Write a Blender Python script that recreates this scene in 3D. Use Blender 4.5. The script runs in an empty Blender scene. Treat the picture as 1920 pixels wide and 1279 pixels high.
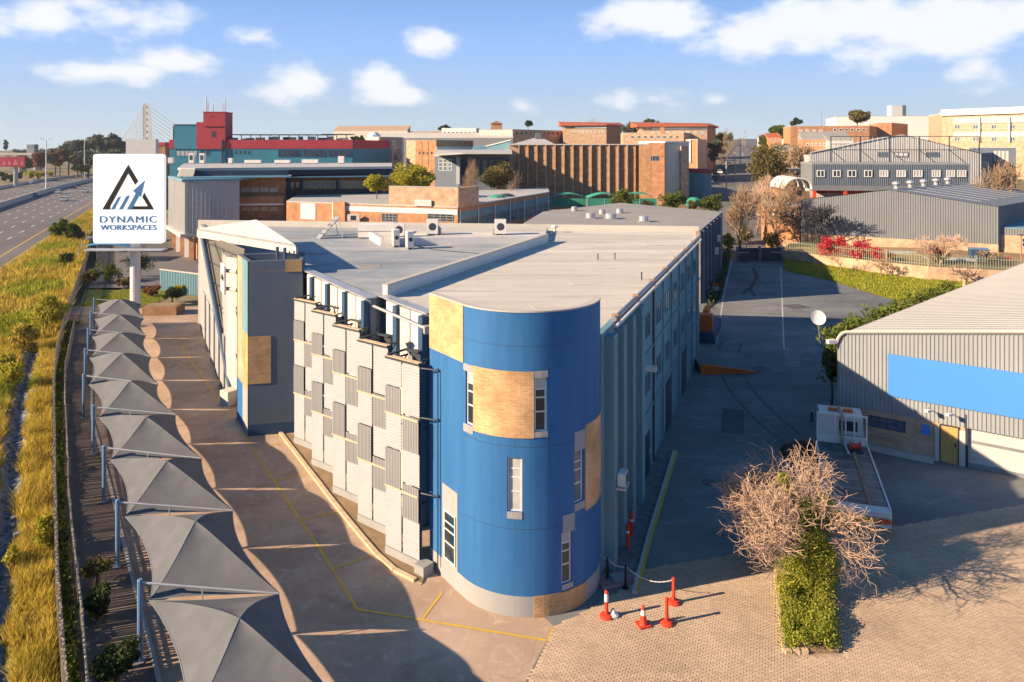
import bpy, math, random
import numpy as np
from mathutils import Vector
random.seed(7); RNG = np.random.default_rng(11)
# ------------------------------------------------------------------ camera, sky, sun, exposure
F, CX, HZ, CH = 1400.0, 960.0, 275.0, 18.0      # focal length in photo pixels, centre column, horizon row, eye height
SC = bpy.context.scene; COL = SC.collection
cam = bpy.data.cameras.new('camera'); cam_o = bpy.data.objects.new('camera', cam); COL.objects.link(cam_o)
cam_o.location = (0, 0, CH); cam_o.rotation_euler = (math.radians(90), 0, 0)
cam.sensor_width = 36; cam.lens = F/1920*36; cam.shift_y = -(639.5-HZ)/1920; cam.clip_start = .5; cam.clip_end = 6000
SC.camera = cam_o
SUN_EL, SUN_AZ = math.radians(23.5), math.radians(17.0)  # shadows fall towards +X, turned 17 degrees away from the viewer
sx, sy, sz = -math.cos(SUN_AZ)*math.cos(SUN_EL), -math.sin(SUN_AZ)*math.cos(SUN_EL), math.sin(SUN_EL)
sun = bpy.data.lights.new('sun', 'SUN'); sun.energy = 5.0; sun.angle = math.radians(.5); sun.color = (1.0, .765, .52)
sun_o = bpy.data.objects.new('sun', sun); COL.objects.link(sun_o); sun_o.location = (sx*200, sy*200, sz*200)
sun_o.rotation_euler = Vector((sx, sy, sz)).to_track_quat('Z', 'Y').to_euler()
world = bpy.data.worlds.new('World'); SC.world = world; world.use_nodes = True
SKY_STRENGTH = .10
def build_sky():
    nt = world.node_tree; N = nt.nodes; L = nt.links; N.clear()
    out = N.new('ShaderNodeOutputWorld'); bg = N.new('ShaderNodeBackground'); bg.inputs[1].default_value = SKY_STRENGTH
    sky = N.new('ShaderNodeTexSky'); sky.sky_type = 'NISHITA'; sky.sun_disc = False
    sky.sun_elevation = SUN_EL; sky.sun_rotation = math.atan2(sx, sy); sky.air_density = 1.0; sky.dust_density = .3; sky.ozone_density = 4.0
    hs = N.new('ShaderNodeHueSaturation'); hs.inputs['Saturation'].default_value = 1.05; hs.inputs['Value'].default_value = 1.0
    L.new(sky.outputs[0], hs.inputs['Color'])
    tc = N.new('ShaderNodeTexCoord'); sp0 = N.new('ShaderNodeSeparateXYZ'); L.new(tc.outputs['Generated'], sp0.inputs[0])
    cr = N.new('ShaderNodeValToRGB'); L.new(sp0.outputs[2], cr.inputs[0]); E = cr.color_ramp.elements     # clear winter sky: pale at the horizon, deep blue overhead
    stops = [(0, (3.1, 3.65, 4.0)), (.05, (2.5, 3.15, 4.1)), (.13, (1.7, 2.75, 4.9)), (.3, (.6, 1.45, 3.2)), (.6, (.25, .82, 2.0)), (1, (.17, .66, 1.6))]
    E[0].position = 0; E[0].color = (*[c/10 for c in stops[0][1]], 1); E[1].position = 1; E[1].color = (*[c/10 for c in stops[-1][1]], 1)
    for p, c in stops[1:-1]: e_ = E.new(p); e_.color = (*[q/10 for q in c], 1)
    sc10 = N.new('ShaderNodeVectorMath'); sc10.operation = 'SCALE'; sc10.inputs['Scale'].default_value = 10; L.new(cr.outputs[0], sc10.inputs[0])
    base = N.new('ShaderNodeMix'); base.data_type = 'RGBA'; base.inputs[0].default_value = .92; L.new(hs.outputs[0], base.inputs[6]); L.new(sc10.outputs[0], base.inputs[7])
    sp = N.new('ShaderNodeSeparateXYZ'); L.new(tc.outputs['Generated'], sp.inputs[0])
    def m(op, a, b=None, c=None):
        n = N.new('ShaderNodeMath'); n.operation = op
        for i, q in enumerate((a, b, c)):
            if q is None: continue
            if isinstance(q, (int, float)): n.inputs[i].default_value = q
            else: L.new(q, n.inputs[i])
        return n.outputs[0]
    az = m('ARCTAN2', sp.outputs[0], sp.outputs[1]); el = m('ARCSINE', sp.outputs[2])
    cv = N.new('ShaderNodeCombineXYZ'); L.new(az, cv.inputs[0]); L.new(el, cv.inputs[1])
    nz = N.new('ShaderNodeTexNoise'); nz.inputs['Scale'].default_value = 21; nz.inputs['Detail'].default_value = 6; nz.inputs['Roughness'].default_value = .56
    mp = N.new('ShaderNodeMapping'); mp.inputs['Scale'].default_value = (.75, 1.25, 1); L.new(cv.outputs[0], mp.inputs[0]); L.new(mp.outputs[0], nz.inputs['Vector'])
    nz2 = N.new('ShaderNodeTexNoise'); nz2.inputs['Scale'].default_value = 9; nz2.inputs['Detail'].default_value = 3; L.new(mp.outputs[0], nz2.inputs['Vector'])
    blobs = [(50,35,85,36,1),(240,32,85,36,.8),(470,72,42,20,.6),(330,118,85,26,1),(235,135,110,22,.95),(555,160,72,38,1),(712,150,52,34,1.1),(735,175,70,22,.9),
             (805,78,58,28,1),(1215,38,118,44,1.15),(1420,72,110,34,1.1),(1560,45,190,52,1.25),(1760,50,220,58,1.25),(1835,128,46,30,.75),
             (1215,185,95,24,.5),(985,200,40,18,.45),(1345,190,52,18,.4),(860,190,60,18,.35)]
    bl = [(math.atan2(x-CX, F), math.atan((HZ-y)/math.hypot(F, x-CX)), rx/F, ry/F, w) for x, y, rx, ry, w in blobs]
    rr = random.Random(5)
    for k in range(10):                                   # the same kind of cloud goes on round the rest of the sky
        bl.append((.75+ (2*math.pi-1.5)*(k+.5)/10 + rr.uniform(-.1, .1), rr.uniform(.06, .3), rr.uniform(.05, .13), rr.uniform(.02, .04), rr.uniform(.6, 1.2)))
    acc = None
    for a, e, ra, re, w in bl:
        if a > math.pi: a -= 2*math.pi
        q = N.new('ShaderNodeVectorMath'); q.operation = 'MULTIPLY_ADD'; L.new(cv.outputs[0], q.inputs[0]); q.inputs[1].default_value = (1/ra, 1/re, 0); q.inputs[2].default_value = (-a/ra, -e/re, 0)
        ln = N.new('ShaderNodeVectorMath'); ln.operation = 'LENGTH'; L.new(q.outputs[0], ln.inputs[0]); v = m('MULTIPLY_ADD', ln.outputs['Value'], -w, 1.35*w)
        acc = v if acc is None else m('MAXIMUM', acc, v)
    dens = m('ADD', acc, m('ADD', m('MULTIPLY', m('SUBTRACT', nz.outputs[0], .5), 2.5), m('MULTIPLY', m('SUBTRACT', nz2.outputs[0], .5), .9)))
    mr = N.new('ShaderNodeMapRange'); mr.interpolation_type = 'SMOOTHSTEP'; mr.inputs[1].default_value = .1; mr.inputs[2].default_value = 1.05; mr.inputs[3].default_value = 0; mr.inputs[4].default_value = .92
    L.new(dens, mr.inputs[0])
    mx = N.new('ShaderNodeMix'); mx.data_type = 'RGBA'; L.new(mr.outputs[0], mx.inputs[0]); L.new(base.outputs[2], mx.inputs[6])
    mx.inputs[7].default_value = (4.9, 4.95, 5.1, 1)
    L.new(mx.outputs[2], bg.inputs[0]); L.new(bg.outputs[0], out.inputs[0])
build_sky()
SC.view_settings.view_transform = 'Standard'; SC.view_settings.look = 'None'; SC.view_settings.exposure = 1.05; SC.view_settings.gamma = 1.0
SC.view_settings.use_curve_mapping = False
SC.render.engine = 'CYCLES'; SC.cycles.use_denoising = True; SC.cycles.max_bounces = 4; SC.cycles.diffuse_bounces = 1; SC.cycles.glossy_bounces = 1; SC.cycles.transmission_bounces = 1; SC.cycles.volume_bounces = 0
SC.cycles.use_adaptive_sampling = True; SC.cycles.adaptive_threshold = .02; SC.cycles.adaptive_min_samples = 8
SC.cycles.transparent_max_bounces = 4; SC.cycles.caustics_reflective = False; SC.cycles.caustics_refractive = False
SC.cycles.sample_clamp_indirect = 4
# ------------------------------------------------------------------ pixel helpers (direction from the photo, distance from ground or wall)
def G(px, py, z=0.0):
    Y = F*(CH-z)/(py-HZ); return ((px-CX)*Y/F, Y)
def XA(px, Y): return (px-CX)*Y/F
def ZA(py, Y): return CH-(py-HZ)*Y/F
def sst(a, b, x):
    t = min(1, max(0, (x-a)/(b-a))); return t*t*(3-2*t)
def gz(X, Y):                                             # height of the land: flat by the yard, rising behind along the street
    if Y < 112: return 0.0
    px = CX+F*X/Y
    h = .057*(Y-112)*sst(112, 150, Y)
    if Y > 520: h = .057*408 - .01*(Y-520)
    return h*sst(250, 950, px) + (1.5*sst(140, 300, Y)*(1-sst(250, 950, px)))*0
# ------------------------------------------------------------------ materials
def s2l(c): return tuple(((v/255)/12.92 if v/255 <= .04045 else ((v/255+.055)/1.055)**2.4) for v in c)
MATS = {}
def mat(name, col, rough=.8, var=.12, scale=1.2, bump=.0, metal=0.0, bscale=None, spec=.3, col2=None, detail=5, stretch=None, island=0.0):
    if name in MATS: return MATS[name]
    m = bpy.data.materials.new(name); m.use_nodes = True; MATS[name] = m
    nt = m.node_tree; N = nt.nodes; L = nt.links; b = N['Principled BSDF']
    b.inputs['Roughness'].default_value = rough; b.inputs['Metallic'].default_value = metal; b.inputs['Specular IOR Level'].default_value = spec
    tc = N.new('ShaderNodeTexCoord'); vec = tc.outputs['Object']
    if stretch:
        mp = N.new('ShaderNodeMapping'); mp.inputs['Scale'].default_value = stretch; L.new(vec, mp.inputs[0]); vec = mp.outputs[0]
    last = None
    if var > 0 or col2:
        nz = N.new('ShaderNodeTexNoise'); nz.inputs['Scale'].default_value = scale; nz.inputs['Detail'].default_value = detail; nz.inputs['Roughness'].default_value = .62
        L.new(vec, nz.inputs['Vector'])
        cr = N.new('ShaderNodeValToRGB'); cr.color_ramp.elements[0].position = .32; cr.color_ramp.elements[1].position = .68
        c2 = col2 or tuple(min(1, c*(1+var)) for c in col); c1 = col if col2 else tuple(c*(1-var) for c in col)
        cr.color_ramp.elements[0].color = (*c1, 1); cr.color_ramp.elements[1].color = (*c2, 1)
        L.new(nz.outputs[0], cr.inputs[0]); last = cr.outputs[0]
    if island > 0:
        g = N.new('ShaderNodeNewGeometry'); mr = N.new('ShaderNodeMapRange'); mr.inputs[3].default_value = 1-island; mr.inputs[4].default_value = 1+island
        oi = N.new('ShaderNodeObjectInfo'); ad = N.new('ShaderNodeMath'); fr = N.new('ShaderNodeMath'); fr.operation = 'FRACT'
        L.new(g.outputs['Random Per Island'], ad.inputs[0]); L.new(oi.outputs['Random'], ad.inputs[1]); L.new(ad.outputs[0], fr.inputs[0]); L.new(fr.outputs[0], mr.inputs[0])
        mu = N.new('ShaderNodeVectorMath'); mu.operation = 'SCALE'
        if last is None: mu.inputs[0].default_value = col
        else: L.new(last, mu.inputs[0])
        L.new(mr.outputs[0], mu.inputs['Scale']); last = mu.outputs[0]
    if last is not None: L.new(last, b.inputs['Base Color'])
    else: b.inputs['Base Color'].default_value = (*col, 1)
    if bump > 0:
        n2 = N.new('ShaderNodeTexNoise'); n2.inputs['Scale'].default_value = bscale or scale*12; n2.inputs['Detail'].default_value = 4; L.new(vec, n2.inputs['Vector'])
        bp = N.new('ShaderNodeBump'); bp.inputs['Strength'].default_value = bump; bp.inputs['Distance'].default_value = .05; L.new(n2.outputs[0], bp.inputs['Height']); L.new(bp.outputs[0], b.inputs['Normal'])
    return m
def brick_mat(name, c1, c2, mortar, bw=.23, bh=.075, mo=.012, bump=.4, var=.25):
    if name in MATS: return MATS[name]
    m = bpy.data.materials.new(name); m.use_nodes = True; MATS[name] = m
    nt = m.node_tree; N = nt.nodes; L = nt.links; b = N['Principled BSDF']; b.inputs['Roughness'].default_value = .9; b.inputs['Specular IOR Level'].default_value = .15
    uv = N.new('ShaderNodeUVMap'); uv.uv_map = 'UVMap'
    br = N.new('ShaderNodeTexBrick'); br.inputs['Scale'].default_value = 1; br.inputs['Brick Width'].default_value = bw; br.inputs['Row Height'].default_value = bh
    br.inputs['Mortar Size'].default_value = mo; br.inputs['Mortar Smooth'].default_value = .2
    br.inputs['Color1'].default_value = (*c1, 1); br.inputs['Color2'].default_value = (*c2, 1); br.inputs['Mortar'].default_value = (*mortar, 1)
    L.new(uv.outputs[0], br.inputs['Vector'])
    nz = N.new('ShaderNodeTexNoise'); nz.inputs['Scale'].default_value = .9; nz.inputs['Detail'].default_value = 6; L.new(uv.outputs[0], nz.inputs['Vector'])
    mr = N.new('ShaderNodeMapRange'); mr.inputs[1].default_value = .3; mr.inputs[2].default_value = .7; mr.inputs[3].default_value = 1-var; mr.inputs[4].default_value = 1+var; L.new(nz.outputs[0], mr.inputs[0])
    mu = N.new('ShaderNodeVectorMath'); mu.operation = 'SCALE'; L.new(br.outputs['Color'], mu.inputs[0]); L.new(mr.outputs[0], mu.inputs['Scale']); L.new(mu.outputs[0], b.inputs['Base Color'])
    bp = N.new('ShaderNodeBump'); bp.inputs['Strength'].default_value = bump; bp.inputs['Distance'].default_value = .01; bp.invert = True; L.new(br.outputs['Fac'], bp.inputs['Height']); L.new(bp.outputs[0], b.inputs['Normal'])
    return m
def leaf_mat(name, c1, c2, island=.35, trans=.25):
    if name in MATS: return MATS[name]
    m = mat(name, c1, rough=.75, col2=c2, scale=.9, spec=.15, island=island)
    nt = m.node_tree; N = nt.nodes; L = nt.links; b = N['Principled BSDF']
    if trans > 0:
        t = N.new('ShaderNodeBsdfTranslucent'); mx = N.new('ShaderNodeMixShader'); mx.inputs[0].default_value = trans
        src = b.inputs['Base Color'].links[0].from_socket; L.new(src, t.inputs[0])
        L.new(b.outputs[0], mx.inputs[1]); L.new(t.outputs[0], mx.inputs[2]); L.new(mx.outputs[0], N['Material Output'].inputs[0])
    return m
def glass_mat(name, col=(.03, .045, .06), rough=.08):
    return mat(name, col, rough=rough, var=.35, scale=.7, spec=.6)
M = {}
def stained(name, c1, c2, stain, s1=.25, s2=1.1, lo=.55, hi=.8, stretch=(1, 1, 1), amt=.7, crack=.28, rough=.9):   # worn paving: broad patches, pale scuffs, fine grit, thin cracks
    m = bpy.data.materials.new(name); m.use_nodes = True; MATS[name] = m; nt = m.node_tree; N = nt.nodes; L = nt.links; b = N['Principled BSDF']
    b.inputs['Roughness'].default_value = rough; b.inputs['Specular IOR Level'].default_value = .25; tc = N.new('ShaderNodeTexCoord'); mp = N.new('ShaderNodeMapping'); mp.inputs['Scale'].default_value = stretch; L.new(tc.outputs['Object'], mp.inputs[0])
    def nz(sc, d, r=.6, dist=0):
        n = N.new('ShaderNodeTexNoise'); n.inputs['Scale'].default_value = sc; n.inputs['Detail'].default_value = d; n.inputs['Roughness'].default_value = r; n.inputs['Distortion'].default_value = dist; L.new(mp.outputs[0], n.inputs['Vector']); return n.outputs[0]
    def rng(v, a, z, x=0., y=1.):
        n = N.new('ShaderNodeMapRange'); n.inputs[1].default_value = a; n.inputs[2].default_value = z; n.inputs[3].default_value = x; n.inputs[4].default_value = y; L.new(v, n.inputs[0]); return n.outputs[0]
    def mix(f, a, c):
        n = N.new('ShaderNodeMix'); n.data_type = 'RGBA'; L.new(f, n.inputs[0])
        for i, q in ((6, a), (7, c)):
            if isinstance(q, tuple): n.inputs[i].default_value = (*q, 1)
            else: L.new(q, n.inputs[i])
        return n.outputs[2]
    col = mix(rng(nz(s1, 7), .35, .65), c1, c2); col = mix(rng(nz(s2, 9, .7, 1.6), lo, hi, 0, amt), col, stain)
    col = mix(rng(nz(s2*.35, 4, .5, .8), .58, .72, 0, .45), col, tuple(q*.45 for q in c1))
    v = N.new('ShaderNodeTexVoronoi'); v.feature = 'DISTANCE_TO_EDGE'; v.inputs['Scale'].default_value = .11; dv = N.new('ShaderNodeVectorMath'); dn = N.new('ShaderNodeTexNoise'); dn.inputs['Scale'].default_value = .5; dn.inputs['Detail'].default_value = 5; L.new(mp.outputs[0], dn.inputs['Vector']); sv = N.new('ShaderNodeVectorMath'); sv.operation = 'SCALE'; sv.inputs['Scale'].default_value = 4.5; L.new(dn.outputs['Color'], sv.inputs[0]); L.new(mp.outputs[0], dv.inputs[0]); L.new(sv.outputs[0], dv.inputs[1]); L.new(dv.outputs[0], v.inputs['Vector']); col = mix(rng(v.outputs[0], .0, .006, crack, 0), col, tuple(q*.35 for q in c1))
    fine = nz(28, 3); g = N.new('ShaderNodeVectorMath'); g.operation = 'SCALE'; L.new(col, g.inputs[0]); L.new(rng(fine, .2, .8, .78, 1.22), g.inputs['Scale']); L.new(g.outputs[0], b.inputs['Base Color'])
    bp = N.new('ShaderNodeBump'); bp.inputs['Strength'].default_value = .3; bp.inputs['Distance'].default_value = .04; L.new(fine, bp.inputs['Height']); L.new(bp.outputs[0], b.inputs['Normal']); return m
def defmats():
    M['asphalt'] = stained('asphalt', (.38, .262, .185), (.54, .39, .285), (.70, .57, .45), lo=.53, hi=.76)
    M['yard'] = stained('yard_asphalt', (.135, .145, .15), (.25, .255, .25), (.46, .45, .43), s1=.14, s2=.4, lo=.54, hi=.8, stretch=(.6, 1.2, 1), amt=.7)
    M['road'] = mat('road_asphalt', (.13, .122, .118), .9, col2=(.19, .178, .17), scale=.05, bump=.2, stretch=(2, .3, 1))
    M['pave'] = mat('brown_paving', (.17, .118, .09), .9, col2=(.25, .18, .135), scale=.8, bump=.3, bscale=25)
    M['paver'] = mat('paver', (.50, .375, .265), .9, var=.16, scale=.3, spec=.2, island=.13)
    M['grout'] = mat('paver_joint', (.42, .315, .225), .95, var=.2, scale=2)
    M['dirt'] = mat('bare_soil', (.22, .155, .095), .95, col2=(.36, .25, .14), scale=.6, bump=.4)
    M['ground'] = mat('dry_ground', (.17, .15, .075), .95, col2=(.27, .21, .12), scale=.08, bump=.2)
    M['verge'] = mat('verge_soil', (.20, .16, .035), .95, col2=(.30, .22, .06), scale=.4, bump=.4)
    M['gravel'] = mat('drain_gravel', (.13, .14, .15), .95, col2=(.30, .30, .30), scale=2.5, bump=.8, bscale=9)
    M['yellow'] = mat('yellow_paint', (.75, .45, .04), .8, col2=(.58, .38, .08), scale=1.6)
    M['white_line'] = mat('white_road_paint', (.6, .58, .54), .8, var=.2)
    M['kerb'] = mat('kerb_stone', (.62, .46, .30), .9, var=.15, scale=3)
    M['blue'] = mat('blue_wall_paint', (.024, .125, .325), .64, col2=(.04, .165, .39), scale=.8, spec=.28, stretch=(2.0, 2.0, .2), bump=.15, bscale=1.4, detail=8)
    M['blue_dk'] = mat('dark_blue_paint', (.04, .085, .16), .6, var=.08)
    M['greypl'] = mat('grey_plaster', (.34, .34, .34), .85, var=.07, scale=.6, stretch=(1, 1, .3))
    M['slate'] = mat('slate_blue_plaster', (.13, .16, .205), .8, var=.08, scale=.5, stretch=(1, 1, .3))
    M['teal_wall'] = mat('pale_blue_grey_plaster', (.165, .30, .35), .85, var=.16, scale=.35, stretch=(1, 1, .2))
    M['cream'] = mat('cream_plaster', (.60, .56, .49), .85, var=.06, scale=.7)
    M['white'] = mat('white_paint', (.74, .72, .68), .6, var=.05, scale=1.5)
    M['offwhite'] = mat('offwhite_sheet', (.405, .42, .44), .55, var=.06, scale=.8, spec=.4)
    M['grey_sheet'] = mat('grey_sheet', (.31, .31, .315), .5, var=.06, scale=.8, spec=.4)
    M['roof_w'] = stained('cream_roof_membrane', (.54, .50, .43), (.70, .655, .57), (.32, .29, .245), s1=.2, s2=.55, lo=.5, hi=.8, stretch=(.3, 1.8, 1), amt=.75, crack=0)
    M['roof_g'] = stained('grey_roof_membrane', (.22, .26, .285), (.38, .40, .405), (.60, .57, .52), s1=.1, s2=.32, lo=.44, hi=.74, stretch=(.5, 1.3, 1), amt=.75, crack=0, rough=.65)
    M['roof_d'] = mat('grey_roof_felt', (.30, .285, .265), .9, col2=(.36, .345, .32), scale=.2)
    M['roof_p'] = mat('pale_roof_sheet', (.50, .48, .44), .6, var=.06, scale=.2, spec=.4)
    M['steel_d'] = mat('dark_steel', (.045, .055, .07), .5, var=.15, spec=.4)
    M['steel'] = mat('grey_steel', (.33, .34, .36), .45, var=.12, metal=.4)
    M['steel_b'] = mat('blue_painted_steel', (.14, .25, .40), .5, var=.1)
    M['galv'] = mat('galvanised_steel', (.52, .53, .54), .45, var=.12, metal=.5)
    M['wood'] = mat('weathered_timber', (.36, .29, .22), .9, col2=(.52, .44, .34), scale=3, bump=.3, stretch=(4, 4, .5))
    M['door_w'] = mat('varnished_door', (.52, .30, .09), .55, col2=(.64, .40, .15), scale=2, stretch=(6, 6, .6))
    M['fabric'] = mat('grey_shade_cloth', (.115, .12, .13), .85, col2=(.165, .168, .175), scale=.7, spec=.1, bump=.25, bscale=2.5, detail=7)
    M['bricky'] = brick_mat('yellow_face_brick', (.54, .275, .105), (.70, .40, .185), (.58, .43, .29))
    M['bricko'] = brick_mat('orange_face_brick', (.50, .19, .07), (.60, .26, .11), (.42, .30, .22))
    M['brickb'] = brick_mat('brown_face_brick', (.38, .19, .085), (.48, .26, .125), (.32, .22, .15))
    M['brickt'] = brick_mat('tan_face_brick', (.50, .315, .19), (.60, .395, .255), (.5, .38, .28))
    M['brickg'] = brick_mat('gold_brick', (.44, .235, .08), (.60, .35, .14), (.52, .40, .27))
    M['red'] = mat('red_paint', (.42, .055, .075), .7, var=.07, scale=.3)
    M['signal'] = mat('red_plastic', (.72, .06, .025), .5, var=.1, spec=.4)
    M['orange'] = mat('orange_paint', (.82, .16, .03), .7, var=.12, scale=1)
    M['teal'] = mat('teal_paint', (.05, .24, .34), .7, var=.08, scale=.3)
    M['teal_roof'] = mat('teal_roof_sheet', (.16, .33, .42), .6, var=.08, scale=.3)
    M['navy'] = mat('navy_fascia', (.035, .055, .10), .6, var=.1)
    M['glass'] = glass_mat('dark_window_glass')
    M['glass_b'] = glass_mat('blue_window_glass', (.10, .15, .20), .1)
    M['blind'] = mat('window_blind', (.50, .50, .47), .7, var=.15, scale=1.3)
    M['black'] = mat('black_paint', (.012, .012, .013), .6, var=0)
    M['logo_blue'] = mat('logo_blue_print', (.06, .20, .42), .6, var=0)
    M['banner'] = mat('blue_banner', (.07, .27, .72), .6, var=.03, scale=.5)
    M['sheet_r'] = mat('grey_wall_sheet', (.31, .33, .345), .55, var=.07, scale=.25, spec=.35)
    M['sheet_p'] = mat('pale_wall_sheet', (.46, .46, .45), .55, var=.06, scale=.2, spec=.35)
    M['sheet_d'] = mat('dark_grey_wall_sheet', (.205, .22, .235), .55, var=.06, scale=.2, spec=.35)
    M['bark'] = mat('bark', (.16, .11, .075), .95, var=.3, scale=6)
    M['twig'] = mat('pale_twigs', (.50, .34, .24), .9, var=.25, scale=1.5)
    M['twig_b'] = mat('brown_twigs', (.30, .205, .125), .9, var=.25, scale=1.5)
    M['twig_d'] = mat('dark_twigs', (.055, .055, .065), .9, var=.25, scale=1.5)
    M['leaf_g'] = leaf_mat('green_leaves', (.075, .12, .02), (.18, .20, .035))
    M['leaf_d'] = leaf_mat('dark_green_leaves', (.045, .075, .022), (.10, .125, .035))
    M['leaf_y'] = leaf_mat('yellow_green_leaves', (.34, .33, .03), (.56, .47, .06), .35, .4)
    M['leaf_o'] = leaf_mat('olive_leaves', (.13, .115, .035), (.25, .195, .065))
    M['leaf_r'] = leaf_mat('rust_leaves', (.24, .10, .04), (.33, .16, .07))
    M['leaf_p'] = leaf_mat('red_flowers', (.55, .03, .05), (.70, .08, .09))
    M['leaf_h'] = leaf_mat('hazy_pine_leaves', (.085, .115, .085), (.16, .17, .12))
    M['ivy'] = leaf_mat('ivy_leaves', (.26, .30, .035), (.46, .44, .07), .35, .35)
    M['dry_grass'] = leaf_mat('dry_grass_blades', (.44, .34, .04), (.66, .49, .10), .4, .3)
    M['green_grass'] = leaf_mat('green_grass_blades', (.27, .32, .025), (.44, .42, .05), .35, .3)
    M['truck'] = mat('white_truck_paint', (.62, .62, .60), .4, var=.08, spec=.5)
    M['deck'] = mat('steel_deck', (.09, .095, .10), .5, col2=(.20, .195, .19), scale=1.3, metal=.3)
    M['tyre'] = mat('tyre_rubber', (.02, .02, .02), .9, var=.1)
    M['haze_con'] = mat('pale_concrete', (.50, .47, .42), .9, var=.06, scale=.1)
    M['silver'] = mat('light_grey_panel', (.56, .56, .55), .6, var=.04)
    M['green_net'] = mat('green_shade_net', (.05, .30, .20), .8, var=.1)
    M['blue_net'] = mat('blue_shade_net', (.05, .22, .42), .8, var=.1)
    M['redroof'] = mat('red_tile_roof', (.46, .13, .06), .85, var=.12, scale=.5)
defmats()
# ------------------------------------------------------------------ mesh helpers
class MB:
    def __init__(s): s.v = []; s.f = []
    def add(s, vs, fs):
        n = len(s.v); s.v += [tuple(v) for v in vs]; s.f += [tuple(i+n for i in f) for f in fs]; return s
    def quad(s, a, b, c, d): return s.add([a, b, c, d], [(0, 1, 2, 3)])
    def hexa(s, p): return s.add(p, [(0,3,2,1),(4,5,6,7),(0,1,5,4),(1,2,6,5),(2,3,7,6),(3,0,4,7)])
    def box(s, x0, x1, y0, y1, z0, z1): return s.hexa([(x0,y0,z0),(x1,y0,z0),(x1,y1,z0),(x0,y1,z0),(x0,y0,z1),(x1,y0,z1),(x1,y1,z1),(x0,y1,z1)])
    def obox(s, cx, cy, cz, lx, ly, lz, ang=0):
        c, q = math.cos(ang), math.sin(ang); P = []
        for z in (cz-lz/2, cz+lz/2):
            for a, b in ((-1,-1),(1,-1),(1,1),(-1,1)):
                x, y = a*lx/2, b*ly/2; P.append((cx+x*c-y*q, cy+x*q+y*c, z))
        return s.hexa(P)
    def prism(s, poly, z0, z1):
        n = len(poly); zb = z0 if hasattr(z0, '__len__') else [z0]*n; zt = z1 if hasattr(z1, '__len__') else [z1]*n
        vs = [(p[0], p[1], zb[i]) for i, p in enumerate(poly)]+[(p[0], p[1], zt[i]) for i, p in enumerate(poly)]
        return s.add(vs, [tuple(range(n-1, -1, -1)), tuple(range(n, 2*n))]+[(i, (i+1)%n, n+(i+1)%n, n+i) for i in range(n)])
    def slab(s, w, u0, u1, z0, z1, o0, o1):
        return s.hexa([w.pt(u0,z0,o1), w.pt(u1,z0,o1), w.pt(u1,z0,o0), w.pt(u0,z0,o0), w.pt(u0,z1,o1), w.pt(u1,z1,o1), w.pt(u1,z1,o0), w.pt(u0,z1,o0)])
    def tube(s, pts, r, n=6, cap=True):
        pts = [Vector(p) for p in pts]; k = len(pts); rs = r if hasattr(r, '__len__') else [r]*k
        vs = []; fs = []
        for i, p in enumerate(pts):
            d = (pts[min(i+1, k-1)]-pts[max(i-1, 0)]).normalized()
            a = d.orthogonal().normalized() if i == 0 else (a - d*a.dot(d)).normalized()
            b = d.cross(a)
            for j in range(n):
                t = 2*math.pi*j/n; vs.append(p+(a*math.cos(t)+b*math.sin(t))*rs[i])
        for i in range(k-1):
            for j in range(n): fs.append((i*n+j, i*n+(j+1)%n, (i+1)*n+(j+1)%n, (i+1)*n+j))
        if cap: fs += [tuple(range(n-1, -1, -1)), tuple(range((k-1)*n, k*n))]
        return s.add(vs, fs)
    def lathe(s, cx, cy, prof, n=16):
        vs = []; fs = []; k = len(prof)
        for r, z in prof:
            for j in range(n): t = 2*math.pi*j/n; vs.append((cx+r*math.cos(t), cy+r*math.sin(t), z))
        for i in range(k-1):
            for j in range(n): fs.append((i*n+j, i*n+(j+1)%n, (i+1)*n+(j+1)%n, (i+1)*n+j))
        fs += [tuple(range(n-1, -1, -1)), tuple(range((k-1)*n, k*n))]
        return s.add(vs, fs)
class Wall:
    def __init__(s, P0, P1, out=None):
        s.a = Vector(P0[:2]); b = Vector(P1[:2]); s.len = (b-s.a).length; s.d = (b-s.a)/s.len; s.b = b
        n = Vector((s.d.y, -s.d.x)); mid = (s.a+b)/2
        s.n = n if n.dot(-mid if out is None else Vector(out)) > 0 else -n
    def pt(s, u, z, o=0): p = s.a+s.d*u+s.n*o; return (p.x, p.y, z)
    def hit(s, px, py):
        r = (px-CX)/F; u = (r*s.a.y-s.a.x)/(s.d.x-r*s.d.y); Y = s.a.y+s.d.y*u; return u, CH-(py-HZ)*Y/F
def rootloc(p):
    v = Vector((0, 0, 0))
    while p is not None: v = v+p.location; p = p.parent
    return v
def setuv(me):
    n = len(me.loops); co = np.empty(len(me.vertices)*3); me.vertices.foreach_get('co', co); co = co.reshape(-1, 3)
    uv = np.empty((n, 2))
    for p in me.polygons:
        nx, ny, nz = p.normal
        idx = list(p.vertices)
        c = co[idx]
        h = math.hypot(nx, ny)
        if abs(nz) < .8 and h > 0: u = c[:, 0]*(-ny/h)+c[:, 1]*(nx/h); v = c[:, 2]
        else: u = c[:, 0]; v = c[:, 1]
        uv[p.loop_start:p.loop_start+p.loop_total, 0] = u; uv[p.loop_start:p.loop_start+p.loop_total, 1] = v
    l = me.uv_layers.new(name='UVMap'); l.data.foreach_set('uv', uv.ravel())
def meshobj(name, me, mt, parent=None, smooth=False):
    me.materials.append(M[mt] if isinstance(mt, str) else mt)
    if smooth: me.polygons.foreach_set('use_smooth', [True]*len(me.polygons))
    o = bpy.data.objects.new(name, me); COL.objects.link(o)
    if parent is not None: o.parent = parent
    return o
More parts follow.
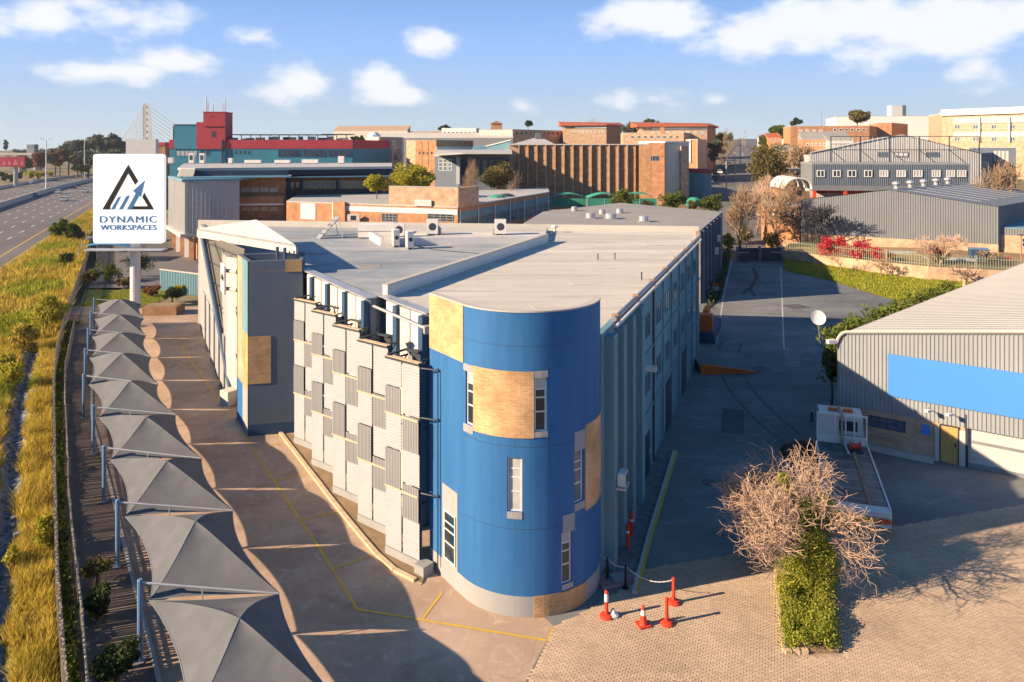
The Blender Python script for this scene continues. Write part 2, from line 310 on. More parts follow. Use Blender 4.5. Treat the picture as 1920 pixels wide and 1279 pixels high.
def obj(name, mb, mt, parent=None, smooth=False, origin=None):
    off = rootloc(parent) if parent is not None else Vector(origin or (0, 0, 0))
    me = bpy.data.meshes.new(name)
    me.from_pydata([(v[0]-off.x, v[1]-off.y, v[2]-off.z) for v in mb.v], [], mb.f); me.update()
    mm = M[mt] if isinstance(mt, str) else mt
    if 'brick' in mm.name: setuv(me)
    o = meshobj(name, me, mm, parent, smooth)
    if parent is None and origin: o.location = off
    return o
def tag(o, label, cat, group=None):
    o['label'] = label; o['category'] = cat
    if group: o['group'] = group
    return o
def thing(name, label, cat, loc=(0, 0, 0), group=None):
    o = bpy.data.objects.new(name, None); COL.objects.link(o); o.location = loc; o.empty_display_size = .3
    return tag(o, label, cat, group)
def struct(name, mb, mt, parent=None):
    o = obj(name, mb, mt, parent)
    if parent is None: o['kind'] = 'structure'
    return o
def copy_tree(o, parent=None):
    c = o.copy(); COL.objects.link(c); c.parent = parent
    for ch in list(o.children): copy_tree(ch, c)
    return c
def quads_obj(name, V, mt, parent=None, k=4, off=None):           # V: (n*k, 3) array, every k vertices a face
    n = len(V)//k; me = bpy.data.meshes.new(name)
    if parent is not None: V = V-np.array(rootloc(parent))
    me.vertices.add(n*k); me.vertices.foreach_set('co', np.ascontiguousarray(V, dtype=np.float32).ravel())
    me.loops.add(n*k); me.loops.foreach_set('vertex_index', np.arange(n*k, dtype=np.int32))
    me.polygons.add(n); me.polygons.foreach_set('loop_start', np.arange(0, n*k, k, dtype=np.int32))
    me.polygons.foreach_set('loop_total', np.full(n, k, dtype=np.int32)); me.update(calc_edges=True)
    return meshobj(name, me, mt, parent)
def leaves(P, size, aspect=.55, up=.25):                         # a leaf quad at each point, random facing
    n = len(P); s = size*RNG.uniform(.6, 1.4, (n, 1))
    a = RNG.normal(size=(n, 3)); a /= np.linalg.norm(a, axis=1, keepdims=True)
    b = RNG.normal(size=(n, 3)); b -= a*(a*b).sum(1, keepdims=True); b /= np.linalg.norm(b, axis=1, keepdims=True)
    b[:, 2] *= (1-up)
    Q = np.stack([P-a*s*.5, P+b*s*aspect*.5+a*s*.05, P+a*s*.5, P-b*s*aspect*.5+a*s*.05], 1)
    return Q.reshape(-1, 3)
def clump_pts(c, R, n, nclump, rng=None, hollow=.55, flat=1.0):  # clumped points in an ellipsoid: dense small balls spread over the crown
    r = RNG; c = np.array(c); R = np.array(R)
    d = r.normal(size=(nclump, 3)); d /= np.linalg.norm(d, axis=1, keepdims=True)
    rad = r.uniform(hollow, 1.0, (nclump, 1)); cc = c+d*rad*R*.74
    cs = r.uniform(.26, .46, nclump)*min(R)
    k = r.integers(0, nclump, n); q = r.normal(size=(n, 3)); q /= np.linalg.norm(q, axis=1, keepdims=True)
    q *= (r.uniform(0, 1, (n, 1))**.45)
    return cc[k]+q*cs[k][:, None]*np.array([1.15, 1.15, flat])
def branches(base, height, spread, levels, nb, r0, seed, rmin=.006, lean=(0, 0), up=.5, droop=0.0, split=.35, trunk=.3, jit=.35):
    """recursive bare branching; returns MB of tapered tubes and tip points"""
    rr = random.Random(seed); mb = MB(); tips = []
    def grow(p, d, length, r, lv):
        k = 3 if lv < 2 else 2; pts = [p]; dd = d.copy()
        for i in range(k):
            dd = (dd+Vector((rr.uniform(-1, 1), rr.uniform(-1, 1), rr.uniform(-.6, .9)))*jit*.5).normalized()
            dd.z -= droop*lv*.04; dd.normalize(); pts.append(pts[-1]+dd*length/k)
        rs = [max(rmin, r*(1-.55*i/k)) for i in range(k+1)]
        mb.tube(pts, rs, 5 if lv < 2 else 3, cap=False)
        if lv >= levels: tips.append(pts[-1]); return
        n = nb[min(lv, len(nb)-1)]
        for j in range(n):
            t = split+(1-split)*(j+rr.random())/n; q = pts[0].lerp(pts[-1], 0); i = min(k-1, int(t*k)); q = pts[i].lerp(pts[i+1], t*k-i)
            ang = 2*math.pi*(j/n)+rr.uniform(-.6, .6); a = dd.orthogonal().normalized(); b = dd.cross(a)
            side = (a*math.cos(ang)+b*math.sin(ang)); nd = (dd*(1-spread)+side*spread*rr.uniform(.8, 1.2)); nd.z += up*.25; nd.normalize()
            grow(q, nd, length*rr.uniform(.55, .8), max(rs[i]*.62, rmin), lv+1)
        if lv > 0: grow(pts[-1], dd, length*.6, rs[-1], lv+1)
    d0 = Vector((lean[0], lean[1], 1)).normalized()
    grow(Vector(base), d0, height*trunk, r0, 0)
    return mb, tips
def fit(mb, base, height, width):                                # scale a bare tree to the wanted height and width
    V = np.array(mb.v); b = np.array(base); D = V-b
    D[:, 2] *= height/max(D[:, 2].max(), .01); w = max(np.ptp(D[:, 0]), np.ptp(D[:, 1])); D[:, :2] *= width/w
    mb.v = [tuple(x) for x in D+b]; return mb
def bare_tree(px, py, Y, wpx, top, label, mt='twig_b', seed=1, group=None, levels=4, nb=(5, 5, 4, 4), z=None, spread=.55, name='bare_tree', r0=.14, trunk=.3, fine=.00017):
    z = gz(XA(px, Y), Y) if z is None else z
    X = XA(px, Y); h = ZA(top, Y)-z; w = wpx*Y/F
    t = thing(name, label, 'tree', (X, Y, z), group)
    mb, tips = branches((X, Y, z), h, spread, levels, nb, r0, seed, rmin=Y*fine, up=.6, trunk=trunk); fit(mb, (X, Y, z), h, w)
    nt = 8*3+6*0; me = mb
    tr = MB(); tr.tube([(X, Y, z-.1), (X+.03, Y, z+h*.12), (X, Y+.02, z+h*.25)], [r0*1.25, r0*1.1, r0], 8)
    obj('trunk', tr, 'bark', t); obj('crown', mb, mt, t); return t
def leaf_tree(px, Y, wpx, top, bot, label, mt='leaf_g', n=3500, size=None, group=None, z=None, name='tree', ncl=26, cat='tree', hollow=.45, flat=.9, depth=1.0, trunk=True, base=None):
    X = XA(px, Y); z = gz(X, Y) if z is None else z
    zt, zb = ZA(top, Y), ZA(bot, Y); zb = max(zb, z+.05) if base is None else base
    R = (wpx*Y/F/2, wpx*Y/F/2*depth, (zt-zb)/2); c = (X, Y, (zt+zb)/2)
    t = thing(name, label, cat, (X, Y, z), group)
    size = (size or max(.16, min(R)*.16))*1.15; n = int(n*1.5)
    P = clump_pts(c, R, n, ncl, hollow=hollow, flat=flat)
    P[:, 2] = np.maximum(P[:, 2], z+.02)
    quads_obj('crown', leaves(P, size), mt, t)
    if trunk:
        tr = MB(); rr = max(.08, R[0]*.05)
        tr.tube([(X, Y, z-.15), (X+rr, Y, (z+c[2])/2), (X, Y, c[2])], [rr*1.4, rr, rr*.6], 7)
        for k in range(5):
            a = k*1.3+px; tr.tube([(X, Y, c[2]-R[2]*.5), (X+R[0]*.6*math.cos(a), Y+R[1]*.6*math.sin(a), c[2]+R[2]*.35)], [rr*.6, rr*.2], 5)
        obj('trunk', tr, 'bark', t)
    return t
def shrub(px, Y, wpx, top, bot, label, mt='leaf_g', n=1200, size=.14, group=None, z=None, ncl=16, name='shrub', depth=1.0):
    return leaf_tree(px, Y, wpx, top, bot, label, mt, n, size, group, z, name, ncl, 'shrub', .2, .9, depth, True)
def corr(w, u0, u1, z0, z1, pitch=.25, dep=.04, o=0.0, mb=None, back=.05):   # vertical ribs; z0, z1 numbers or functions of u
    mb = mb or MB(); f0 = z0 if callable(z0) else (lambda u: z0); f1 = z1 if callable(z1) else (lambda u: z1)
    n = max(1, int(round((u1-u0)/pitch))); p = (u1-u0)/n; us = []
    for i in range(n):
        a = u0+i*p; us += [(a, 0), (a+p*.55, 0), (a+p*.65, dep), (a+p*.9, dep)]
    us.append((u1, 0)); V = []; Fc = []
    for u, d in us: V += [w.pt(u, f0(u), o+d), w.pt(u, f1(u), o+d)]
    for i in range(len(us)-1): Fc.append((2*i, 2*i+2, 2*i+3, 2*i+1))
    mb.add(V, Fc)
    if back: mb.add([w.pt(u0, f0(u0), o-back), w.pt(u1, f0(u1), o-back), w.pt(u1, f1(u1), o-back), w.pt(u0, f1(u0), o-back)], [(0, 1, 2, 3)])
    return mb
def window(parent, w, u0, u1, z0, z1, nx=1, ny=3, frame='white', glass='glass', fw=.06, o=.0, sill=None, out=.05, rows=None):
    m = MB()
    m.slab(w, u0, u0+fw, z0, z1, o, o+out); m.slab(w, u1-fw, u1, z0, z1, o, o+out); m.slab(w, u0+fw, u1-fw, z1-fw, z1, o, o+out); m.slab(w, u0+fw, u1-fw, z0, z0+fw, o, o+out)
    for i in range(1, nx): c = u0+(u1-u0)*i/nx; m.slab(w, c-fw/2, c+fw/2, z0+fw, z1-fw, o, o+out*.9)
    hs = rows if rows else [j/ny for j in range(1, ny)]
    for h in hs: c = z0+(z1-z0)*h; m.slab(w, u0+fw, u1-fw, c-fw/2, c+fw/2, o, o+out*.8)
    f = obj('window', m, frame, parent)
    g = MB().slab(w, u0+fw*.8, u1-fw*.8, z0+fw*.8, z1-fw*.8, o+.004, o+out*.4); obj('pane', g, glass, f)
    if sill: s = MB().slab(w, u0-.08, u1+.08, z0-.1, z0-.003, o, o+.12); obj('sill', s, sill, f)
    return f
def winpx(parent, w, px0, px1, py0, py1, **k):
    u0, z1 = w.hit(px0, py0); u1, z0 = w.hit(px1, py1)
    if u1 < u0: u0, u1 = u1, u0
    return window(parent, w, u0, u1, z0, z1, **k)
def slabpx(parent, name, w, px0, px1, py0, py1, mt, o0=0, o1=.06):
    u0, z1 = w.hit(px0, py0); u1, z0 = w.hit(px1, py1)
    if u1 < u0: u0, u1 = u1, u0
    return obj(name, MB().slab(w, u0, u1, z0, z1, o0, o1), mt, parent)
def sheet(poly, z=.0): m = MB(); m.add([(p[0], p[1], z) for p in poly], [tuple(range(len(poly)))]); return m
def strip(pts, width, z):                                         # a flat painted line along ground points
    m = MB()
    for a, b in zip(pts[:-1], pts[1:]):
        a, b = Vector(a), Vector(b); d = (b-a).normalized(); n = Vector((-d.y, d.x))*width/2
        m.quad((a.x+n.x, a.y+n.y, z), (a.x-n.x, a.y-n.y, z), (b.x-n.x, b.y-n.y, z), (b.x+n.x, b.y+n.y, z))
    return m
def inpoly(x, y, poly):
    c = False; n = len(poly); j = n-1
    for i in range(n):
        xi, yi = poly[i]; xj, yj = poly[j]
        if (yi > y) != (yj > y) and x < (xj-xi)*(y-yi)/(yj-yi)+xi: c = not c
        j = i
    return c
# ================================================================== THE SETTING
OUT_F = [(-9.9, 17), (-13.5, 22.6), (-18, 29.5), (-23.8, 38.8), (-26, 42.4), (-32, 52.1), (-36.8, 60.2), (-44.5, 74.4), (-63.2, 110.6), (-101, 181)]
IN_F = [(-8.9, 17), (-13.3, 23.4), (-15.6, 27.1), (-19.3, 32.8), (-22.6, 38), (-23.9, 40.2), (-30.6, 51.1), (-34.7, 58), (-42.8, 73)]
R_EDGE = [(-32, 10), (-76.8, 112), (-128, 229), (-172, 330), (-208, 430), (-225, 540), (-222, 660), (-200, 800)]
POSTS = [(-9.2, 20.2), (-13, 26.1), (-16.9, 32), (-20.65, 37.8), (-24.5, 43.7), (-28.5, 49.7), (-32, 56), (-35.3, 62.2), (-38.7, 68.6), (-41.8, 74.7)]
RIGHTS = [(-4.3, 20.6), (-8.23, 26.4), (-12.1, 32.4), (-15.7, 37.8), (-19.8, 44), (-23.5, 49.6), (-27.1, 56.1), (-30.6, 62.5), (-33.8, 68.7), (-37.2, 75)]
def at_y(pl, Y):
    for (x0, y0), (x1, y1) in zip(pl[:-1], pl[1:]):
        if Y <= y1 or (x1, y1) == pl[-1]: return x0+(x1-x0)*(Y-y0)/(y1-y0)
def ground():
    xs = sorted(set([-2500, -1500, -900, -600, -450, -350]+list(range(-300, 301, 12))+[350, 420, 500, 600, 750, 900, 1300, 2000, 3000]))
    ys = [-300, -120, -60, -20, 0, 10]+list(range(20, 260, 8))+list(range(260, 640, 16))+[680, 740, 820, 920, 1050, 1250, 1500, 1900, 2500, 3500]
    V = []; Fc = []
    for y in ys:
        for x in xs:
            z = gz(x, y)-.05
            if y < 230 and at_y(OUT_F, y)+1 > x > at_y(R_EDGE, y)-25: z = -1.2
            V.append((x, y, z))
    n = len(xs)
    for j in range(len(ys)-1):
        for i in range(n-1): Fc.append((j*n+i, j*n+i+1, (j+1)*n+i+1, (j+1)*n+i))
    struct('ground', MB().add(V, Fc), 'ground')
ground()
def offs(pl, d):
    out = []
    for i, p in enumerate(pl):
        a = Vector(pl[max(i-1, 0)]); b = Vector(pl[min(i+1, len(pl)-1)]); t = (b-a).normalized(); n = Vector((-t.y, t.x)); q = Vector(p)+n*d; out.append((q.x, q.y))
    return out
def dens(pl, step):
    out = []
    for a, b in zip(pl[:-1], pl[1:]):
        a, b = Vector(a), Vector(b); k = max(1, int((b-a).length/step)); out += [tuple(a.lerp(b, i/k)) for i in range(k)]
    return out+[tuple(pl[-1])]
def smooth(pl, it=3):
    pl = [Vector(p) for p in pl]
    for _ in range(it):
        q = [pl[0]]
        for a, b in zip(pl[:-1], pl[1:]): q += [a.lerp(b, .25), a.lerp(b, .75)]
        q.append(pl[-1]); pl = q
    return [tuple(p) for p in pl]
RE = smooth(R_EDGE, 2)
def band(pl, d0, d1, z0, z1=None):
    A, B = offs(pl, d0), offs(pl, d1); m = MB(); z1 = z0 if z1 is None else z1
    for i in range(len(pl)-1): m.quad((*A[i], z0), (*B[i], z1), (*B[i+1], z1), (*A[i+1], z0))
    return m
def dashes(pl, d, w, z, on, off):
    P = dens(offs(pl, d), 1.0); m = MB(); i = 0
    while i+on < len(P)-1:
        m.add(strip([P[i], P[i+on]], w, z).v, [(0, 1, 2, 3)]); i += on+off
    return m
struct('freeway', band(RE, 0, 48, 0.0), 'road')
st = struct('freeway_markings', band(RE, 2.2, 2.45, .006), 'yellow')
for nm, d in (('lane_line', 6.2), ('lane_line', 10), ('lane_line', 13.8), ('lane_line', 17.6), ('lane_line', 31), ('lane_line', 35), ('lane_line', 39)):
    obj(nm, dashes(RE, d, .3, .007, 4, 8), 'white_line', st)
obj('edge_line', band(RE, 44, 44.3, .006), 'yellow', st)
def barrier(label, d, h, w):
    m = MB(); A, B = offs(RE, d-w/2), offs(RE, d+w/2); A2, B2 = offs(RE, d-w*.25), offs(RE, d+w*.25)
    for i in range(len(RE)-1):
        m.quad((*A[i], 0), (*A[i+1], 0), (*A2[i+1], h), (*A2[i], h)); m.quad((*A2[i], h), (*A2[i+1], h), (*B2[i+1], h), (*B2[i], h)); m.quad((*B2[i], h), (*B2[i+1], h), (*B[i+1], 0), (*B[i], 0))
    tag(obj('freeway_barrier', m, 'haze_con'), label, 'barrier')
barrier('concrete barrier along the middle of the freeway', 24.6, 1.6, .9)
barrier('low brown barrier along the far edge of the freeway', 48, 1.3, .7)
# verge between the timber fence and the freeway, with the open drain
def verge_z(X, Y, t):
    o = at_y(OUT_F, Y)-X
    d = max(0, 1-abs(o-2.4)/.95) if Y < 68 else 0
    return .02+.28*math.sin(min(1, max(0, o)/14)*math.pi)*min(1, max(0, (1-t)*6)) + .09*math.sin(X*.9+Y*.35)*min(1, o*.5, (1-t)*20) - .55*sst(0, 1, d)
def verge():
    m = MB(); ys = list(np.linspace(14, 80, 110))+list(np.linspace(82, 232, 60)); nc = 60; V = []
    for Y in ys:
        a, b = at_y(OUT_F, Y)-.02, at_y(R_EDGE, Y)+.1
        for i in range(nc):
            t = (i/(nc-1))**2.0; X = a+(b-a)*t; V.append((X, Y, verge_z(X, Y, t)))
    Fc = [(j*nc+i, (j+1)*nc+i, (j+1)*nc+i+1, j*nc+i+1) for j in range(len(ys)-1) for i in range(nc-1)]
    struct('verge', m.add(V, Fc), 'verge')
    g = MB(); V = []; ys2 = np.linspace(14, 66, 90)
    for Y in ys2:
        for k, o in enumerate((1.95, 2.4, 2.9)):
            w = .12*math.sin(Y*1.7)+.1*math.sin(Y*.6); X = at_y(OUT_F, Y)-o-w; V.append((X, Y, verge_z(X, Y, .1)+(.03, .06, .03)[k]))
    struct('drain_bed', g.add(V, [(j*3+i, (j+1)*3+i, (j+1)*3+i+1, j*3+i+1) for j in range(len(ys2)-1) for i in range(2)]), 'gravel')
    # loose stones in the drain, nobody could count them
    P = []; rr = random.Random(3); s = MB()
    for k in range(520):
        Y = rr.uniform(16, 66); o = 2.4+rr.gauss(0, .32); X = at_y(OUT_F, Y)-o; r = rr.uniform(.05, .16); z = verge_z(X, Y, .1)+.05
        a = rr.uniform(0, 6); s.obox(X, Y, z+r*.3, r*2, r*1.4, r, a)
    o = obj('drain_stones', s, 'gravel'); o['kind'] = 'stuff'; tag(o, 'grey stones lying in the open drain through the dry grass', 'stones')
    # grass blades
    def blades(n, y0, y1, wmax, h0, h1, tilt, bw):
        Y = y0+(y1-y0)*RNG.uniform(0, 1, n)**1.25
        a = np.interp(Y, [p[1] for p in OUT_F], [p[0] for p in OUT_F])-.15; b = np.interp(Y, [p[1] for p in R_EDGE], [p[0] for p in R_EDGE])+2
        b = np.maximum(b, -.76*Y-1); t = RNG.uniform(0, 1, n); X = a+(b-a)*t; o = a-X
        keep = (~((np.abs(o-2.3) < .62+.25*np.sin(Y*1.3)) & (Y < 66))) & (X < a)
        X, Y, o = X[keep], Y[keep], o[keep]; n = len(X)
        tuft = .5+.5*np.sin(X*1.9+np.sin(Y*1.3)*2)*np.sin(Y*1.5+X*.7); Z = np.array([verge_z(x, y, .3) for x, y in zip(X, Y)])
        h = (h0+(h1-h0)*RNG.uniform(0, 1, n))*(.35+.9*tuft)
        ang = RNG.uniform(0, 2*np.pi, n); w = bw*RNG.uniform(.6, 1.4, n); lean = RNG.uniform(.1, tilt, n)*h; la = RNG.uniform(0, 2*np.pi, n)
        P = np.stack([X, Y, Z-.03], 1); D = np.stack([np.cos(ang)*w, np.sin(ang)*w, np.zeros(n)], 1)
        T = P+np.stack([np.cos(la)*lean, np.sin(la)*lean, h], 1)
        g = (np.sin(X*.31+1)*np.sin(Y*.23+X*.12) > .42)
        return np.stack([P-D, P+D, T], 1), g
    a, ga = blades(90000, 17, 75, 14, .25, .75, .8, .028); b, gb = blades(40000, 70, 228, 40, .5, 1.2, .8, .10)
    A = np.concatenate([a, b]); g = np.concatenate([ga, gb])
    o = quads_obj('dry_grass', A[~g].reshape(-1, 3), 'dry_grass', k=3); o['kind'] = 'stuff'; tag(o, 'long dry yellow grass on the bank beside the freeway', 'grass')
    o = quads_obj('green_grass', A[g].reshape(-1, 3), 'green_grass', k=3); o['kind'] = 'stuff'; tag(o, 'patches of greener grass on the bank beside the freeway', 'grass')
verge()
# yards
LPAV = offs(IN_F, -.05)
struct('car_park', sheet([(-2, 17), (.52, 25.3), (1.58, 28), (.3, 30), (-3, 36), (-18, 60), (-28, 84), (-50, 84), (-44, 73)]+IN_F[::-1][1:], .004), 'asphalt')
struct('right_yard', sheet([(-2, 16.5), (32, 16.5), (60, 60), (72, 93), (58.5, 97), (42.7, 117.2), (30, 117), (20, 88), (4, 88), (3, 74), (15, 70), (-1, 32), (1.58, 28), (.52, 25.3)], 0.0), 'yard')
struct('walkway', MB().add([(x, y, .010) for x, y in LPAV]+[(x+.55, y, .010) for x, y in POSTS], [(i, (len(LPAV)+min(len(POSTS)-1, i)), len(LPAV)+min(len(POSTS)-1, i+1), i+1) for i in range(len(LPAV)-1)]+[(8, 17, 18)]), 'pave')
struct('walkway_edging', strip([(x+.5, y) for x, y in POSTS], .16, .05), 'haze_con')
PLANTER = [(9.65, 26.5), (11.6, 26.5), (14.4, 34.6), (12.2, 35.2)]
def pavers():
    reg = [(.35, 24.2), (.6, 25.3), (1.66, 28.05), (2.6, 28.7), (4.6, 30.4), (5.1, 31.6), (29.5, 38.6), (29.5, 24.2)]  # far edge laid along the shadow line, so darker yard ground deepens the shade
    grow_pl = [(9.5, 26.3), (11.75, 26.3), (14.6, 34.6), (12.1, 35.3)]
    bed = struct('paver_apron', sheet(reg, .008), 'grout')
    d = Vector((.335, .942)).normalized(); n = Vector((d.y, -d.x)); L_, W_ = .2, .1; gap = .008; C = []; ang = math.atan2(n.y, n.x)
    for j in range(-20, 290):
        for i in range(-60, 210):
            c = d*(j*W_+22)+n*((i+.5*(j % 2))*L_-7.5)
            if inpoly(c.x, c.y, reg) and not inpoly(c.x, c.y, grow_pl): C.append((c.x, c.y))
    C = np.array(C); px = CX+F*C[:, 0]/C[:, 1]; py = HZ+F*CH/C[:, 1]
    vis = np.where((px > 0) & (px < 1915) & (py < 1277), py, 0); order = np.argsort(-vis); near, far = order[:300], order[300:]
    hl, hw = (L_-gap)/2, (W_-gap)/2; z0, z1 = .009, .034
    me = bpy.data.meshes.new('paver'); cb = .006
    me.from_pydata([(a*hl, b*hw, z0) for a, b in ((-1,-1),(1,-1),(1,1),(-1,1))]+[(a*(hl-cb), b*(hw-cb), z1) for a, b in ((-1,-1),(1,-1),(1,1),(-1,1))], [], [(4,5,6,7),(0,1,5,4),(1,2,6,5),(2,3,7,6),(3,0,4,7)]); me.materials.append(M['paver'])
    for k in near:
        o = bpy.data.objects.new('paver', me); COL.objects.link(o); o.parent = bed; o.location = (C[k][0], C[k][1], random.uniform(-.003, .003)); o.rotation_euler = (0, 0, ang+random.uniform(-.012, .012))
    c = C[far]; k = len(c); dz = RNG.uniform(-.003, .003, k)
    ca, sa = math.cos(ang), math.sin(ang); cor = [(-1,-1),(1,-1),(1,1),(-1,1)]
    def ring(l, w, z): return [np.stack([c[:, 0]+(a*l)*ca-(b*w)*sa, c[:, 1]+(a*l)*sa+(b*w)*ca, np.full(k, z)+dz], 1) for a, b in cor]
    B, T = ring(hl, hw, z0), ring(hl-cb, hw-cb, z1); q = [T[0], T[1], T[2], T[3]]
    for i in range(4): q += [B[i], B[(i+1) % 4], T[(i+1) % 4], T[i]]
    o = quads_obj('paver_field', np.stack(q, 1).reshape(-1, 3), 'paver', bed); o['kind'] = 'stuff'
pavers()
# painted bay lines
bl = struct('bay_lines', strip([G(455, 812), G(532, 930), G(597, 1025), G(670, 1143)], .11, .012), 'yellow')
for a, b in ((((670, 1143)), (1028, 1202)), ((1028, 1202), (1037, 1178)), ((793, 1160), (829, 1112)), ((564, 977), (636, 958)), ((625, 1067), (703, 1040)), ((515, 903), (577, 886)), ((340, 650), (410, 752)), ((480, 845), (530, 830))):
    obj('bay_line', strip([G(*a), G(*b)], .11, .016), 'yellow', bl)
struct('yard_line', strip([G(1470, 655), G(1464, 500)], .12, .012), 'white_line')
struct('yard_joint', strip([G(1345, 640), G(1356, 560), G(1378, 460)], .12, .013), 'white_line')
struct('lane_edge', MB().add(strip([G(1195, 1115), G(1222, 1010), G(1270, 850)], .13, .15).v, [(0,1,2,3),(4,5,6,7)]), 'yellow')
m = MB()
for a, b in (((1190, 1115), (1217, 1010)), ((1217, 1010), (1265, 850))):
    A, B = Vector(G(*a)), Vector(G(*b)); w = Wall(A, B); m.slab(w, 0, w.len, 0, .147, -.11, .11)
kr = struct('lane_kerb', m, 'haze_con')
struct('wall_apron', sheet([G(1142, 1075), G(1190, 1085), G(1217, 1000), G(1265, 845), G(1232, 845), G(1185, 950)], .02), mat('grey_cobbles', (.11, .115, .12), .95, col2=(.24, .24, .235), scale=2.6, bump=.7, bscale=7))
# wear in the right yard: oil, tyre marks, patches, covers
def yard_wear():
    ym = mat('oil_stain', (.028, .032, .038), .6, var=.4, scale=1.5); base = struct('yard_marks', strip([G(1412, 502), G(1420, 520), G(1404, 545)], .55, .006), ym)
    for k, pts in enumerate(([(1405, 540), (1392, 552)], [(1404, 540), (1416, 556)])): obj('oil_stain', strip([G(*p) for p in pts], .5, .007+.001*k), ym, base)
    tm = mat('tyre_mark', (.115, .125, .13), .9, var=.3, scale=2.2)
    for k, (x0, y0, r, a0, a1) in enumerate(((60, 52, 44, 2.75, 3.3), (60, 52, 42.3, 2.75, 3.3))):
        P = [(x0+r*math.cos(a0+(a1-a0)*i/16), y0+r*math.sin(a0+(a1-a0)*i/16)) for i in range(17)]; P = [p for p in P if p[1] > 33+.27*p[0]]
        if len(P) > 2: obj('tyre_mark', strip(P, .24, .005+.0006*k), tm, base)
    pm = mat('tar_patch', (.10, .11, .118), .85, var=.25, scale=1.4); pl = mat('pale_patch', (.24, .25, .25), .9, var=.25, scale=1.2)
    for k, (x, y, a, b, an, mm) in enumerate(((19, 60, 3.4, 1.6, .3, pm), (14.5, 49, 1.4, 4.5, -.3, pm), (27, 72, 4.2, 1.4, .25, pl), (32, 84, 2.4, 2.2, .3, pm), (12, 41.5, 2.4, 1.2, .2, pl), (24, 64, 1.2, 6, -.33, pl))):
        c, s = math.cos(an), math.sin(an); obj('surface_patch', sheet([(x+u*a/2*c-v*b/2*s, y+u*a/2*s+v*b/2*c) for u, v in ((-1, -1), (1, -1), (1, 1), (-1, 1))], .0035+.0005*k), mm, base)
    for k, (px, py) in enumerate(((1397, 752), (1330, 905), (1540, 590))): x, y = G(px, py); obj('drain_cover', MB().lathe(x, y, [(.42, .0), (.42, .015), (.36, .018)], 14), 'steel_d', base)
yard_wear()
# kerb and bed under the screens
def kerb():
    path = dens(smooth([G(525, 812), G(575, 878), G(636, 957), G(703, 1038), G(728, 1064), G(760, 1083), G(791, 1096)], 2), .2)
    base = struct('kerb', strip(path, .16, .03), 'kerb'); acc = 0; i = 0
    while i < len(path)-5:
        a, b = Vector(path[i]), Vector(path[min(i+5, len(path)-1)]); w = Wall(a, b, (-1, -.5)); obj('kerb_stone', MB().slab(w, .012, w.len-.012, 0, .13+random.uniform(-.006, .006), -.1, .1), 'kerb', base); i += 5
    struct('planting_bed', sheet([path[0]]+path[8::6]+[path[-1], (-3.6, 31.6), (-13, 46.2)], .06), 'dirt')
kerb()
# the street climbing the hill
def street():
    c = [(1422, 125), (1410, 150), (1392, 175), (1369, 200), (1382, 300), (1396, 400), (1405, 500), (1406, 540)]
    Lf, Rt = [], []
    for i, (px, Y) in enumerate(c):
        X = XA(px, Y); Lf.append((X-6.2, Y, gz(X-6.2, Y)+.06)); Rt.append((X+6.2, Y, gz(X+6.2, Y)+.06))
    L2, R2 = [], []
    for A, B in ((Lf, L2), (Rt, R2)):
        for a, b in zip(A[:-1], A[1:]):
            for k in range(10):
                t = k/10; x = a[0]+(b[0]-a[0])*t; y = a[1]+(b[1]-a[1])*t; B.append((x, y, gz(x, y)+.09))
        B.append(A[-1])
    n = len(L2); struct('street', MB().add(L2+R2, [(i, n+i, n+i+1, i+1) for i in range(n-1)]), 'road')
    for A, s in ((L2, -1), (R2, 1)):
        struct('pavement', MB().add([(x, y, z+.12) for x, y, z in A]+[(x+s*2.0, y, z+.13) for x, y, z in A], [(i, n+i, n+i+1, i+1) for i in range(n-1)]), 'pave')
    cr = [(60, 128), (42, 150), (20, 176), (4, 200), (-10, 224)]
    m = MB(); P = dens(cr, 3); A, B = offs(P, 4.5), offs(P, -4.5)
    for i in range(len(P)-1): m.quad((*A[i], gz(*A[i])+.14), (*B[i], gz(*B[i])+.14), (*B[i+1], gz(*B[i+1])+.14), (*A[i+1], gz(*A[i+1])+.14))
    struct('cross_street', m, 'road')
street()
# ================================================================== LEFT EDGE: fences, canopies, planting, sign
def picket_fence():
    t = thing('timber_fence', 'weathered timber picket fence between dry grass and the walkway', 'fence', (*OUT_F[1], 0))
    P = dens(OUT_F, .14); P = [p for p in P if 19 < p[1] < 150]; rr = random.Random(2)
    pm = bpy.data.meshes.new('picket'); b = MB().box(-.045, .045, -.02, .02, 0, 1); pm.from_pydata(b.v, [], b.f); pm.materials.append(M['wood'])
    far = MB(); k = 0
    for i, (x, y) in enumerate(P):
        h = 1.72+rr.uniform(-.09, .09); q = P[min(i+1, len(P)-1)]; a = math.atan2(q[1]-y, q[0]-x) if i < len(P)-1 else a
        if y > 22.3 and k < 260:
            o = bpy.data.objects.new('picket', pm); COL.objects.link(o); o.parent = t; o.location = (x-t.location.x, y-t.location.y, -.05); o.scale = (1, 1, h+.05); o.rotation_euler = (rr.uniform(-.03, .03), rr.uniform(-.03, .03), a); k += 1
        else: far.obox(x, y, h/2-.02, .1, .04, h, a)
    o = obj('pickets', far, 'wood', t); o['kind'] = 'stuff'
    for z in (.45, 1.3):
        r = MB(); PP = [(x, y, z) for x, y in OUT_F if y > 16]; PP[-1] = (-84, 150, z); r.tube([(x+.06, y, zz) for x, y, zz in PP], .045, 5); obj('rail', r, 'wood', t)
picket_fence()
